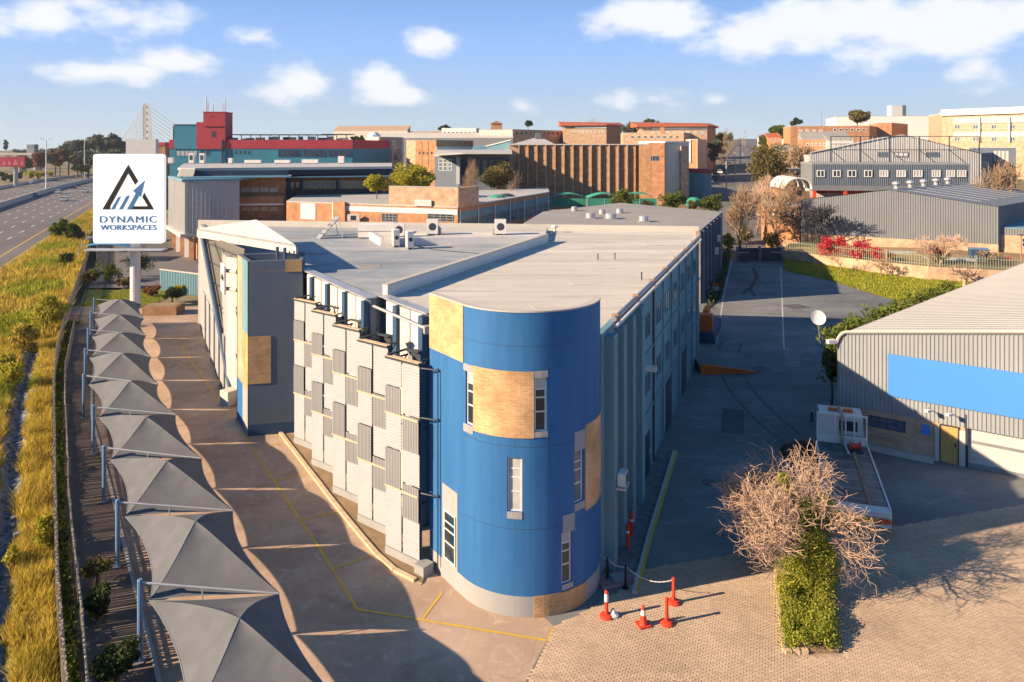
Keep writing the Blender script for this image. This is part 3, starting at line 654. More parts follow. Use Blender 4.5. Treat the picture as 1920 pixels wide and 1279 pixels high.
def inner_fence():
    t = thing('steel_railing', 'low grey steel railing along the left side of the walkway', 'railing', (*IN_F[1], 0))
    PP = [(x, y) for x, y in IN_F]
    for z in (.15, 1.15):
        obj('rail', MB().tube([(x, y, z) for x, y in PP], .04, 5), 'wood', t)
    P = dens(PP, .22); k = 0
    pm = bpy.data.meshes.new('baluster'); b = MB().box(-.016, .016, -.016, .016, .15, 1.15); pm.from_pydata(b.v, [], b.f); pm.materials.append(M['wood'])
    far = MB()
    for x, y in P:
        if y > 22.5 and k < 110:
            o = bpy.data.objects.new('baluster', pm); COL.objects.link(o); o.parent = t; o.location = (x-t.location.x, y-t.location.y, 0); k += 1
        elif y > 22.5: far.box(x-.016, x+.016, y-.016, y+.016, .15, 1.15)
    for x, y in dens(PP, 2.6): obj('post', MB().box(x-.04, x+.04, y-.04, y+.04, 0, 1.25), 'wood', t)
    o = obj('balusters', far, 'wood', t); o['kind'] = 'stuff'
inner_fence()
# ivy growing between the two fences
def ivy_strip():
    n = 15000; Y = 18+58*RNG.uniform(0, 1, n)**1.2
    a = np.interp(Y, [p[1] for p in OUT_F], [p[0] for p in OUT_F]); b = np.interp(Y, [p[1] for p in IN_F], [p[0] for p in IN_F])
    u = RNG.uniform(.12, .72, n); X = a+(b-a)*u; hh = .35+.45*(np.sin(Y*.8)*.5+.5)*(np.sin(Y*2.3+1)*.3+.7)
    Z = RNG.uniform(0, 1, n)**.7*hh
    o = quads_obj('climbing_ivy', leaves(np.stack([X, Y, Z], 1), .16), 'leaf_g'); o['kind'] = 'stuff'; tag(o, 'green ivy filling the gap between timber fence and railing', 'ivy')
    obj_ = MB(); m = [(np.interp(y, [p[1] for p in OUT_F], [p[0] for p in OUT_F]), y) for y in np.linspace(17, 80, 60)]
    r = [(np.interp(y, [p[1] for p in IN_F], [p[0] for p in IN_F]), y) for y in np.linspace(17, 80, 60)]
    struct('ivy_bed', MB().add([(x, y, .012) for x, y in m]+[(x, y, .012) for x, y in r], [(i, 60+i, 61+i, i+1) for i in range(59)]), 'dirt')
ivy_strip()
ORD = ['nearest', 'second nearest', 'third nearest', 'fourth', 'fifth', 'sixth', 'seventh', 'eighth', 'farthest']
def canopy(i):
    (ax, ay), (dx, dy) = POSTS[i], POSTS[i+1]; (bx, by), (cx, cy) = RIGHTS[i], RIGHTS[i+1]
    lab = 'grey peaked shade canopy cut off by the bottom edge of the picture' if i == 0 else (ORD[i]+' grey peaked shade canopy in the row beside the walkway, counting from the viewer')
    t = thing('shade_canopy', lab, 'canopy', (ax, ay, 0), 'grey shade canopies over the parking row')
    A, B, C, D = (np.array(p) for p in ((ax+.35, ay+.03, 2.15), (bx, by+.03, 2.18), (cx, cy-.04, 2.18), (dx+.35, dy-.04, 2.15)))
    n = 16; k = .18+.02*math.sin(i*2.1); H = 1.1+.07*math.sin(i*1.7); mb = MB(); ed = []                     # four panels meeting in seams along the diagonals
    for side in range(4):
        V = []
        for j in range(n+1):
            for q in range(n+1):
                tt, s_ = j/n, 2*q/n-1; uu, vv = ((s_*tt, -tt), (tt, s_*tt), (-s_*tt, tt), (-tt, -s_*tt))[side]
                u2 = uu*(1-k*(1-vv*vv)); v2 = vv*(1-.035*(1-uu*uu)); s, w = (u2+1)/2, (v2+1)/2; p = (A*(1-s)+B*s)*(1-w)+(D*(1-s)+C*s)*w
                h = H*(1-tt**1.45)-.10*math.sin(math.pi*tt)*(1-abs(s_)**2)
                V.append((p[0], p[1], p[2]+h))
        mb.add(V, [(j*(n+1)+q, j*(n+1)+q+1, (j+1)*(n+1)+q+1, (j+1)*(n+1)+q) for j in range(n) for q in range(n)]); ed.append(V[-(n+1):])
    f = obj('fabric', mb, 'fabric', t, smooth=True)
    for side in range(4):                                        # stitched seams along the ridges
        obj('seam', MB().tube([tuple(Vector(mb.v[side*(n+1)**2+j*(n+1)])+Vector((0, 0, .002))) for j in range(n+1)], .007, 4, cap=False), 'fabric', f)
    for e in ed: obj('edge_cable', MB().tube([(x, y, z+.005) for x, y, z in e], .018, 5), 'steel', f)
    for (x, y), (rx, ry) in [(POSTS[i], RIGHTS[i])]+([(POSTS[i+1], RIGHTS[i+1])] if i == len(POSTS)-2 else []):
        obj('post', MB().lathe(x, y, [(.095, -.02), (.095, 2.85), (.07, 2.88)], 10), 'steel_b', t)
        obj('base_plate', MB().box(x-.17, x+.17, y-.17, y+.17, .011, .04), 'steel', t)
        obj('arm', MB().tube([(x, y, 2.76), (rx, ry-.1, 2.26)], [.045, .035], 6), 'galv', t)
        mx, my = x+(rx-x)*.45, y+(ry-y)*.45-.05; obj('prop', MB().tube([(mx, my, 2.0), (mx, my, 2.54)], .028, 6), 'galv', t)
for i in range(len(POSTS)-1): canopy(i)
# ------------------------------------------------------------------ big sign on its pole
def text_mesh(body, size, parent, w, u, z, o, mt, name='lettering', width=None, offset=.02, spacing=1.0):
    cu = bpy.data.curves.new('text', 'FONT'); cu.body = body; cu.size = size; cu.extrude = .012; cu.offset = offset; cu.align_x = 'LEFT'; cu.space_character = spacing
    to = bpy.data.objects.new('text', cu); COL.objects.link(to); bpy.context.view_layer.update()
    me = bpy.data.meshes.new_from_object(to.evaluated_get(bpy.context.evaluated_depsgraph_get())); bpy.data.objects.remove(to); bpy.data.curves.remove(cu)
    V = [v.co.copy() for v in me.vertices]; x0 = min(v.x for v in V); x1 = max(v.x for v in V); sc = (width/(x1-x0)) if width else 1; off = rootloc(parent)
    for v, c in zip(me.vertices, V):
        p = w.pt(u+(c.x-x0)*sc, z+c.y, o+c.z); v.co = Vector(p)-off
    return meshobj(name, me, mt, parent)
def big_sign():
    Y = 82.6; w = Wall((XA(176, Y), Y), (XA(308, Y), Y)); t = thing('billboard', 'tall white sign with black triangle logo on a thick white pole', 'billboard', (XA(247, Y), Y+.5, 0))
    z0, z1 = ZA(456, Y), ZA(289, Y); W = w.len
    r = .3; P = []
    for cx, cz, a0 in ((W-r, z1-r, 0), (r, z1-r, 90), (r, z0+r, 180), (W-r, z0+r, 270)):
        for k in range(5): a = math.radians(a0+k*22.5); P.append((cx+r*math.cos(a), cz+r*math.sin(a)))
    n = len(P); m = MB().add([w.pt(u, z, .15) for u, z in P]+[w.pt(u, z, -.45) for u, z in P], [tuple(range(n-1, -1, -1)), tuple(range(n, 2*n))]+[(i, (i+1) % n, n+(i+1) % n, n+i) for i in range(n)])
    sm = mat('sign_added_glow', (.86, .86, .86), .6, var=0); sb = sm.node_tree.nodes['Principled BSDF']; sb.inputs['Emission Color'].default_value = (1, 1, 1, 1); sb.inputs['Emission Strength'].default_value = .28; obj('panel', m, sm, t)   # faint emission added to whiten the panel, which is no lamp
    obj('pole', MB().lathe(XA(246, Y), Y+.9, [(.55, -.1), (.53, z0+.02), (.5, z1-2)], 20), 'white', t, smooth=False)
    obj('catwalk', MB().box(XA(165, Y), XA(312, Y), Y-.9, Y+.4, z0-.75, z0-.62), 'galv', t)
    S = .25025; OX, OY = 0, 160
    def poly(pts, o0, o1):
        q = [w.hit(OX+x*S, OY+y*S) for x, y in pts]; k = len(q)
        return MB().add([w.pt(u, z, o1) for u, z in q]+[w.pt(u, z, o0) for u, z in q], [tuple(range(k)), tuple(range(2*k-1, k-1, -1))]+[(i, k+i, k+(i+1) % k, (i+1) % k) for i in range(k)])
    lg = obj('logo_triangle', poly([(967, 592), (1042, 718), (1018, 746), (967, 660), (833, 905), (833, 930), (772, 930)], .152, .17), 'black', t)
    obj('logo_triangle', poly([(1085, 800), (1160, 930), (992, 930), (1002, 905), (1112, 905), (1072, 838)], .152, .17), 'black', t)
    for pts in ([(836, 930), (890, 838), (910, 828), (906, 848), (864, 930)], [(896, 930), (950, 832), (975, 820), (972, 842), (925, 930)], [(956, 930), (1022, 808), (1000, 792), (1092, 710), (1062, 838), (1050, 826), (992, 930)]):
        obj('logo_arrow', poly(pts, .152, .175), 'logo_blue', t)
    for s, xa, xb, ya, yb in (('DYNAMIC', 752, 1182, 978, 1028), ('WORKSPACES', 757, 1182, 1044, 1083)):
        u0, zt = w.hit(xa*S, OY+ya*S); u1, zb = w.hit(xb*S, OY+yb*S)
        for k in (-1, 0, 1): text_mesh(s, (zt-zb)/.70, t, w, u0+.05+.045*k, zb, .165+.004*k, 'logo_blue', width=u1-u0-.1, offset=0, spacing=1.15 if s == 'DYNAMIC' else 1.05)
    Y2 = 100; t2 = thing('billboard', 'plain light grey billboard rising behind the white logo sign', 'billboard', (XA(264, Y2), Y2, 0))
    obj('panel', MB().box(XA(236, Y2), XA(292, Y2), Y2, Y2+.8, ZA(318, Y2), ZA(261, Y2)), 'silver', t2)
    obj('pole', MB().lathe(XA(247, Y2), Y2+1.3, [(.4, -.1), (.4, ZA(270, Y2))], 14), 'silver', t2)
big_sign()
# planting on the left
shrub(180, 30.6, 56, 1032, 1096, 'small bush with yellowing leaves on the walkway', 'leaf_o', 1500, .1, z=0)
shrub(182, 28.4, 60, 1088, 1162, 'dark green bush on the walkway just below the yellowing one', 'leaf_d', 1900, .1, z=0)
shrub(216, 24.9, 84, 1198, 1285, 'round glossy green bush at the bottom beside the nearest post', 'leaf_d', 3000, .12, z=0)
shrub(88, 33, 60, 950, 1040, 'pale green leafy weed against the outside of the timber fence', 'leaf_y', 900, .16, z=0)
shrub(22, 32, 32, 1020, 1062, 'small pale weed at the edge of the open drain', 'leaf_y', 260, .16, z=0)
shrub(14, 55.5, 66, 648, 730, 'large yellow bush standing on the far side of the drain', 'leaf_y', 2200, .18, z=0)
shrub(85, 72, 90, 545, 618, 'bright yellow bush leaning on the fence beyond the drain end', 'leaf_y', 2200, .2, z=0)
shrub(45, 66, 70, 605, 650, 'pale dry straw tussock above the drain end', 'dry_grass', 1600, .25, z=0)
shrub(112, 145, 56, 408, 448, 'spiky green bush on the verge beside the freeway edge', 'leaf_g', 1400, .5, z=0)
shrub(138, 140, 42, 415, 455, 'darker green bush on the verge nearer the timber fence', 'leaf_d', 1200, .45, z=0)
shrub(122, 112, 44, 470, 500, 'low dark shrub in the yellow verge by the fence', 'leaf_d', 800, .35, z=0)
# garden at the end of the parking row
def garden():
    struct('lawn', sheet([G(150, 572), G(262, 568), G(300, 566), G(288, 545), G(160, 543)], .014), mat('lawn', (.10, .13, .02), .95, col2=(.16, .17, .03), scale=.5, bump=.3))
    n = 7000; Y = RNG.uniform(84, 94, n); X = RNG.uniform(-49, -41, n); A = np.stack([X, Y, np.zeros(n)], 1); D = RNG.normal(size=(n, 3))*.03; D[:, 2] = 0; T = A+np.stack([RNG.normal(size=n)*.05, RNG.normal(size=n)*.05, RNG.uniform(.08, .18, n)], 1)
    o = quads_obj('lawn_grass', np.stack([A-D, A+D, T], 1).reshape(-1, 3), 'green_grass', k=3); o['kind'] = 'stuff'; tag(o, 'small mown lawn behind the farthest shade canopy', 'grass')
    b = thing('planter_box', 'low brown brick planter at the far end of the parking row', 'planter', (*G(297, 592), 0))
    x, y = G(297, 592); obj('wall', MB().obox(x, y+1.2, .45, 3.6, 2.4, .9, .05), 'brickb', b); obj('soil', MB().obox(x, y+1.2, .9, 3.2, 2.0, .06, .05), 'dirt', b)
    for i, (px, Y, w, top, bot, mt, lb) in enumerate([(205, 98.8, 70, 488, 530, 'leaf_g', 'loose green shrub left of the sign pole above the lawn'), (170, 98, 50, 500, 535, 'leaf_o', 'brownish shrub at the left end of the garden border'),
            (262, 103, 60, 458, 520, 'leaf_d', 'tall dark shrub right behind the sign pole'), (285, 89.7, 46, 530, 556, 'leaf_r', 'reddish brown low shrub right of the sign pole'),
            (322, 86, 46, 535, 568, 'leaf_d', 'dark green shrub in front of the corrugated boundary wall'), (337, 91, 30, 530, 552, 'leaf_y', 'small yellow-green shrub by the corrugated boundary wall'), (232, 95, 50, 515, 540, 'leaf_o', 'dull brown low shrub in front of the sign pole lawn')]):
        shrub(px, Y, w, top, bot, lb, mt, 1100, .22, z=0)
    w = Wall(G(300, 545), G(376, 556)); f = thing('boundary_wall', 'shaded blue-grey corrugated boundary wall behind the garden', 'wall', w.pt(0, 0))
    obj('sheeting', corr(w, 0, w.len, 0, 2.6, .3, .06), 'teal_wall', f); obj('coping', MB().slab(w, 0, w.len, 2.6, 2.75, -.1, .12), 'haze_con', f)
    struct('rear_parking', sheet([G(165, 540), G(380, 540), G(365, 470), G(300, 452), G(190, 455)], .011), 'road')
    for i, (px, py, Y) in enumerate([(212, 482, 118), (212, 466, 128), (215, 458, 140)]):
        t = thing('carport', ['nearest blue shade-net carport seen below the white sign', 'middle blue shade-net carport seen below the white sign', 'farthest blue shade-net carport seen below the white sign'][i], 'carport', (XA(px, Y), Y, 0), 'blue carports below the sign')
        X = XA(px, Y); V = []; n = 10
        for a in range(n+1):
            for c in range(n+1): u, v = 2*a/n-1, 2*c/n-1; V.append((X+u*4.0, Y+v*2.6, 2.4+.9*(1-u*u)*(1-.5*v*v)))
        obj('net', MB().add(V, [(a*(n+1)+c, a*(n+1)+c+1, (a+1)*(n+1)+c+1, (a+1)*(n+1)+c) for a in range(n) for c in range(n)]), 'blue_net', t, smooth=True)
        for u, v in ((-1, -1), (1, -1), (1, 1), (-1, 1)): obj('post', MB().tube([(X+u*3.9, Y+v*2.5, 0), (X+u*3.9, Y+v*2.5, 2.45)], .06, 6), 'steel', t)
garden()
# ================================================================== MAIN BUILDING
TC, TR, TZ = Vector((.6, 31.65)), 3.12, 11.65
main = thing('office_building', 'wedge-shaped office building with rounded blue corner tower and chequered screens', 'building', (0, 45, 0))
def tang(px):                                                     # angle on the round tower met by a photo column
    r = (px-CX)/F; d = Vector((r, 1)).normalized(); b = d.dot(TC); c = TC.dot(TC)-TR*TR; disc = max(0, b*b-c); t = b-math.sqrt(disc)
    p = d*t-TC; a = math.atan2(p.y, p.x); return a+2*math.pi if a < 0 else a
def tY(a): return TC.y+TR*math.sin(a)
def tz(px, py): return ZA(py, tY(tang(px)))
def tp(a, r): return (TC.x+r*math.cos(a), TC.y+r*math.sin(a))
A0, A1 = math.radians(216), math.radians(353)
FL0 = Vector((-3.53, 32.1)); FJ = Vector(tp(A0, TR))
TW = [(tang(1002), tang(1025), tz(1012, 810), tz(1012, 708)), (tang(951), tang(979), tz(965, 960), tz(965, 858)), (tang(1077), tang(1094), tz(1085, 942), tz(1085, 845)),
      (tang(1053), tang(1072), tz(1062, 1094), tz(1062, 998)), (tang(873), tang(887), tz(880, 797), tz(880, 697))]
def tower():
    angs = sorted(set([A0+(A1-A0)*i/40 for i in range(41)]+[a for w in TW for a in w[:2]])); zs = sorted(set([.0, .8, TZ]+[z for w in TW for z in w[2:]]))
    m = MB(); base = MB()
    for a, b in zip(angs[:-1], angs[1:]):
        if b-a < 1e-5: continue
        am = (a+b)/2; run = None
        for z0, z1 in zip(zs[:-1], zs[1:]):
            zm = (z0+z1)/2
            if any(w[0] < am < w[1] and w[2] < zm < w[3] for w in TW): continue
            P = [tp(a, TR), tp(b, TR), tp(b, TR-.28), tp(a, TR-.28)]
            (base if z1 <= .81 else m).hexa([(x, y, z) for z in (z0, z1) for x, y in P])
    fl = Wall(FL0, FJ, (-1, -.6))
    for z0, z1, u0, u1 in ((.8, TZ, 0, fl.len),):
        m.slab(fl, u0, u1, z0, z1, -.28, 0)
    ret = Wall((-3.53, 32.1), (-3.3, 35.2), (-1, 0)); m.slab(ret, .0, ret.len, 0, 9.9, -.28, -.001)
    r2 = Wall(tp(A1, TR), (4.3, 33.2), (1, 0)); m.slab(r2, 0, r2.len, .8, 9.9, -.28, -.002)
    tw = obj('corner_tower', m, 'blue', main)
    base.slab(fl, 0, fl.len, 0, .8, -.28, .001); base.slab(r2, 0, r2.len, 0, .8, -.28, -.001); obj('base_band', base, 'greypl', tw)
    # coping on the parapet
    cp = MB(); k = [A0+(A1-A0)*i/40 for i in range(41)]
    for a, b in zip(k[:-1], k[1:]): cp.hexa([(*p, z) for z in (TZ, TZ+.06) for p in (tp(a, TR+.02), tp(b, TR+.02), tp(b, TR-.3), tp(a, TR-.3))])
    cp.slab(fl, -.02, fl.len, TZ+.001, TZ+.062, -.3, .02); obj('coping', cp, 'haze_con', tw)
    def tpanel(name, a, b, z0, z1, out, mt, n=None, r0=.001):
        n = n or max(2, int((b-a)*TR/.18)); mm = MB()
        P = [a+(b-a)*i/n for i in range(n+1)]; V = [(*tp(q, TR+rr), z) for q in P for rr, z in ((r0, z0), (out, z0), (out, z1), (r0, z1))]
        Fc = []
        for i in range(n):
            for j in range(4): Fc.append((4*i+j, 4*i+4+j, 4*i+4+(j+1) % 4, 4*i+(j+1) % 4))
        Fc += [(0, 1, 2, 3), (4*n+3, 4*n+2, 4*n+1, 4*n)]
        o = obj(name, mm.add(V, Fc), mt, tw)
        if o.data.uv_layers:
            l = o.data.uv_layers[0]; off = rootloc(tw)
            for lp in o.data.loops:
                c = o.data.vertices[lp.vertex_index].co+off; an = math.atan2(c.y-TC.y, c.x-TC.x) % (2*math.pi); l.data[lp.index].uv = (an*TR, c.z)
        return o
    tpanel('brick_panel', tang(888), tang(1001), tz(1000, 822), tz(1000, 697), .03, 'brickg' if 0 else 'bricky')
    tpanel('brick_panel', tang(1097), A1-.02, 3.6, tz(1097, 797), .03, 'bricky')
    tpanel('brick_panel', tang(1001), tang(1097), .0, .81, .035, 'brickg')
    for z in (10.35, 6.5, 3.35): tpanel('wall_joint', A0+.01, A1-.02, z, z+.025, .004, 'blue_dk', n=40)
    for a, b, z0, z1 in ((A0, tang(887.5), tz(880, 697), tz(880, 684)), (A0, tang(887.5), tz(880, 812), tz(880, 797)), (tang(1001.5), tang(1027), tz(1012, 708), tz(1012, 696)), (tang(1001.5), tang(1027), tz(1012, 820), tz(1012, 810)),
                         (tang(951), tang(979), tz(965, 973), tz(965, 960)), (tang(1077), tang(1096.5), tz(1085, 845), tz(1085, 808)), (tang(1077), tang(1096.5), tz(1085, 956), tz(1085, 942)), (tang(1055), tang(1077), tz(1062, 998), tz(1062, 965)), (tang(1053), tang(1074), tz(1062, 1104), tz(1062, 1094))):
        tpanel('grey_panel', a, b, z0, z1, .025, 'greypl')
    for i, (a, b, z0, z1) in enumerate(TW):
        w = Wall(tp(a, TR-.12), tp(b, TR-.12), (math.cos((a+b)/2), math.sin((a+b)/2)))
        f = window(tw, w, 0, w.len, z0, z1, 1, 4, 'white', 'blind' if i == 1 else ('glass_b' if i == 2 else 'glass'), .055, rows=(.36, .62, .78))
        if i != 1 and i != 2:
            obj('blind', MB().slab(w, .05, w.len-.05, z1-(z1-z0)*.24, z1-.06, .024, .03), 'blind', f)
    slab = obj('brick_panel', MB().slab(fl, 0, fl.len-.02, 9.37, TZ-.01, .001, .03), 'bricky', tw)
    u0, _ = fl.hit(830, 1000); u1, _ = fl.hit(852, 1000)
    obj('grey_panel', MB().slab(fl, u0, u1+.28, .81, ZA(917, 30.6), .001, .025), 'greypl', tw)
    window(tw, fl, u0+.22, u1+.16, ZA(1057, 30.5), ZA(965, 30.5), 1, 4, 'white', 'glass', .05, o=.026, rows=(.36, .62, .78))
    return tw
tower()
RZ = 9.95
WR = Wall((3.75, 31.3), (16.1, 64.2), (1, -.3))
WL1 = Wall((-3.85, 35.3), (-6.85, 39.5)); WL2 = Wall((-7.35, 38.8), (-13.3, 47.9)); WL3 = Wall((-20.4, 53.4), (-32, 76.5)); WB = Wall((17.6, 70.4), (-32, 76.5), (0, 1))
def walls():
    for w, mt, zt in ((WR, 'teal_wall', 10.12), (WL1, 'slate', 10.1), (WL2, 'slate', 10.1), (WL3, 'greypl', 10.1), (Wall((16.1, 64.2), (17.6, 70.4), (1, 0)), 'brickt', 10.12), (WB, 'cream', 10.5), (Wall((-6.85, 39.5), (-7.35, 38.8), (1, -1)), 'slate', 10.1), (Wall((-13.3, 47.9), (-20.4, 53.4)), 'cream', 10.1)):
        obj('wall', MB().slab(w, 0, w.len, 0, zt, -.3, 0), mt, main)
    RP = Vector((-6.75, 39.7)), Vector((2.9, 62.7))
    left = [(-13.1, 48), (-7.5, 39.2), (-6.9, 39.6), (2.9, 62.7), (3.6, 72), (-31.8, 76.3), (-20.4, 53.6)]
    right = [(-6.75, 39.4), (-3.8, 35.4), (-3.2, 32.3), (-1.7, 30.2), (.6, 28.9), (2.7, 29.7), (3.5, 31.4), (15.95, 64.4), (17.4, 70.2), (3.62, 72), (2.92, 62.7)]
    rf = obj('roof', MB().prism(left, RZ-.25, RZ), 'roof_g', main); r2 = obj('roof', MB().prism(right, RZ-.25, RZ+.012), 'roof_w', main)
    for k, Y in enumerate(np.arange(34.5, 69.5, 2.45)):            # welded laps of the roof membrane
        xs = []
        for (x0, y0), (x1, y1) in zip(right, right[1:]+right[:1]):
            if (y0 > Y) != (y1 > Y): xs.append(x0+(x1-x0)*(Y-y0)/(y1-y0))
        xs.sort()
        if len(xs) >= 2: obj('roof_seam', MB().box(xs[0]+.25, xs[-1]-.25, Y, Y+.14, RZ+.012, RZ+.024), 'roof_w', r2)
    for x, y, a, b in ((4.2, 44, 1.6, 1.1), (8, 53.5, 2.2, 1.3), (1.5, 37.5, 1.0, 1.4), (11.5, 61, 1.5, 1.0)): obj('roof_patch', MB().obox(x, y, RZ+.02, a, b, .014, .2), 'roof_w', r2)
    for x, y, a, b in ((-15, 56, 2.4, 1.2), (-9.5, 50, 1.4, 2.0), (-19, 66, 2.0, 1.5)): obj('roof_patch', MB().obox(x, y, RZ+.007, a, b, .014, .2), 'roof_d', rf)
    obj('cable', MB().tube([(-10, 62, RZ+.25), (-6, 58, RZ+.03), (-2.5, 56, RZ+.03), (-1.0, 54.2, RZ+.03)], .03, 5), 'steel_d', rf)
    pw = Wall(RP[0], RP[1], (1, -.3)); pp = obj('roof_parapet', MB().slab(pw, 0, pw.len, RZ-.02, RZ+.68, -.15, .15), 'white', main)
    obj('coping', MB().slab(pw, -.03, pw.len+.03, RZ+.68, RZ+.74, -.2, .2), 'haze_con', pp)
    w2 = Wall((2.85, 62.6), (-10.5, 60.6)); obj('roof_parapet', MB().slab(w2, .2, w2.len, RZ-.02, RZ+.62, -.18, .18), 'white', main)
    w3 = Wall((-10.5, 60.6), (-12.6, 66)); obj('roof_parapet', MB().slab(w3, .2, w3.len, RZ-.02, RZ+.56, -.15, .15), 'white', main)
    obj('raised_roof', MB().prism([(2.7, 62.9), (-10.3, 60.9), (-12.3, 66), (-12.8, 72.6), (3.4, 71)], RZ+.004, RZ+.42), 'roof_w', main)
    # right wall: gutter, fins, bands, windows, doors
    obj('gutter', MB().slab(WR, 2.2, WR.len, 9.93, 10.06, .003, .2), 'white', main); obj('ridge_pipe', MB().tube([WR.pt(2.3, 10.28, .02), WR.pt(WR.len, 10.28, .02)], .11, 8), 'steel', main)
    for k in range(7): obj('pipe_bracket', MB().slab(WR, 2.6+k*4.7, 2.78+k*4.7, 10.12, 10.42, -.16, .14), 'brickb', main)
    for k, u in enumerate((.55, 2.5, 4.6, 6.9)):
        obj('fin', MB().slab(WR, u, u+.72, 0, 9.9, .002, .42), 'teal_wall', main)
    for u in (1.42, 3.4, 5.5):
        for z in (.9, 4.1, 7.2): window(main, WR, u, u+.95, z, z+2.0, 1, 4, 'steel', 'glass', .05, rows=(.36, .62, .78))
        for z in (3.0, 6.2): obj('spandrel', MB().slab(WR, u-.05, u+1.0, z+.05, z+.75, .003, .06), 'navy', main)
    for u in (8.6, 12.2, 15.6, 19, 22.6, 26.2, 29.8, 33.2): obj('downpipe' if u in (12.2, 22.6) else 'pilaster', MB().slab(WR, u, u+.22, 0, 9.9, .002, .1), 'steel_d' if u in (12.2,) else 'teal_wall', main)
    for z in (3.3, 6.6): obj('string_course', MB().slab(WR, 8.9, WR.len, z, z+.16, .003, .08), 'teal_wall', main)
    for u in (9.3, 12.9, 16.3, 19.7, 23.3, 26.9, 30.4):
        for z, h in ((7.5, 1.3), (4.4, 1.2)): window(main, WR, u+.4, u+2.0, z, z+h, 2, 1, 'teal_wall', 'glass_b', .05)
    for u, wd, h in ((10.0, 1.1, 2.2), (17.0, 2.4, 3.0), (24.2, 2.6, 3.0)):
        d = obj('door', MB().slab(WR, u, u+wd, 0, h, .002, .06), 'navy', main); obj('handle', MB().slab(WR, u+wd-.2, u+wd-.1, 1.0, 1.2, .06, .1), 'galv', d)
    obj('flood_light', MB().slab(WR, 9.2, 9.6, 6.0, 6.25, .1, .7), 'white', main)
    obj('flood_light_arm', MB().tube([WR.pt(9.4, 6.1, 0), WR.pt(9.4, 6.1, .2)], .03, 6), 'white', main)
    # left wall behind the screens
    for w, us in ((WL2, (0.1, 2.9, 5.7, 8.5)), (WL1, (.2, 2.9))):
        for u in us:
            if u+.4 < w.len: obj('column', MB().slab(w, u, u+.42, 0, 9.95, .002, .34), 'blue_dk', main)
            if u+1.55 < w.len: obj('wall_panel', MB().slab(w, u+.46, min(u+1.6, w.len), 0, 9.95, .003, .1), 'white', main)
            if u+2.7 < w.len+.2: obj('wall_panel', MB().slab(w, u+1.62, min(u+2.78, w.len), 0, 9.95, .003, .16), 'cream', main)
            for z in (6.6, 3.4, .7):
                if u+1.2 < w.len: window(main, w, u+.6, u+1.2, z, z+1.5, 1, 2, 'steel', 'glass', .05, o=.1)
        obj('roof_edge', MB().slab(w, 0, w.len, 10.1, 10.16, -.35, .25), 'galv', main)
    obj('gutter_pipe', MB().tube([(*G(563, 515, 9.7), 9.7), (*G(803, 618, 9.7), 9.7)], .075, 8), 'galv', main)
    obj('pipe_box', MB().obox(*G(802, 618, 9.7), 9.7, .35, .35, .35, .3), 'wood', main)
walls()
# ------------------------------------------------------------------ the five stepped screens
BL = [(-13.2, 45.3), (-11.3, 42.2), (-9.3, 38.8), (-7.38, 35.8), (-5.58, 33.0)]; BV = Vector((1.65, -1.3)); SZ0, SZ1 = .42, 8.68
ROWS = ([.14, .145, .185, .205, .325], [.27, .185, .173, .18, .192])
def hsheet(wd, h, pitch=.125, dep=.02):                           # local: x along, z up, y towards the viewer is negative
    n = max(2, int(h/pitch)); p = h/n; m = MB(); V = []
    for i in range(n): V += [(0, i*p), (0, i*p+p*.5), (-dep, i*p+p*.62), (-dep, i*p+p*.9)]
    V.append((0, h)); m.add([q for y, z in V for q in ((0, y, z), (wd, y, z))], [(2*i, 2*i+1, 2*i+3, 2*i+2) for i in range(len(V)-1)])
    m.add([(0, .02, 0), (wd, .02, 0), (wd, .02, h), (0, .02, h)], [(0, 3, 2, 1)]); return m
def vsheet(wd, h, pitch=.1, dep=.016):
    n = max(2, int(wd/pitch)); p = wd/n; m = MB(); V = []
    for i in range(n): V += [(i*p, 0), (i*p+p*.55, 0), (i*p+p*.65, -dep), (i*p+p*.9, -dep)]
    V.append((wd, 0)); m.add([q for x, y in V for q in ((x, y, 0), (x, y, h))], [(2*i, 2*i+2, 2*i+3, 2*i+1) for i in range(len(V)-1)])
    m.add([(0, .02, 0), (wd, .02, 0), (wd, .02, h), (0, .02, h)], [(0, 3, 2, 1)]); return m
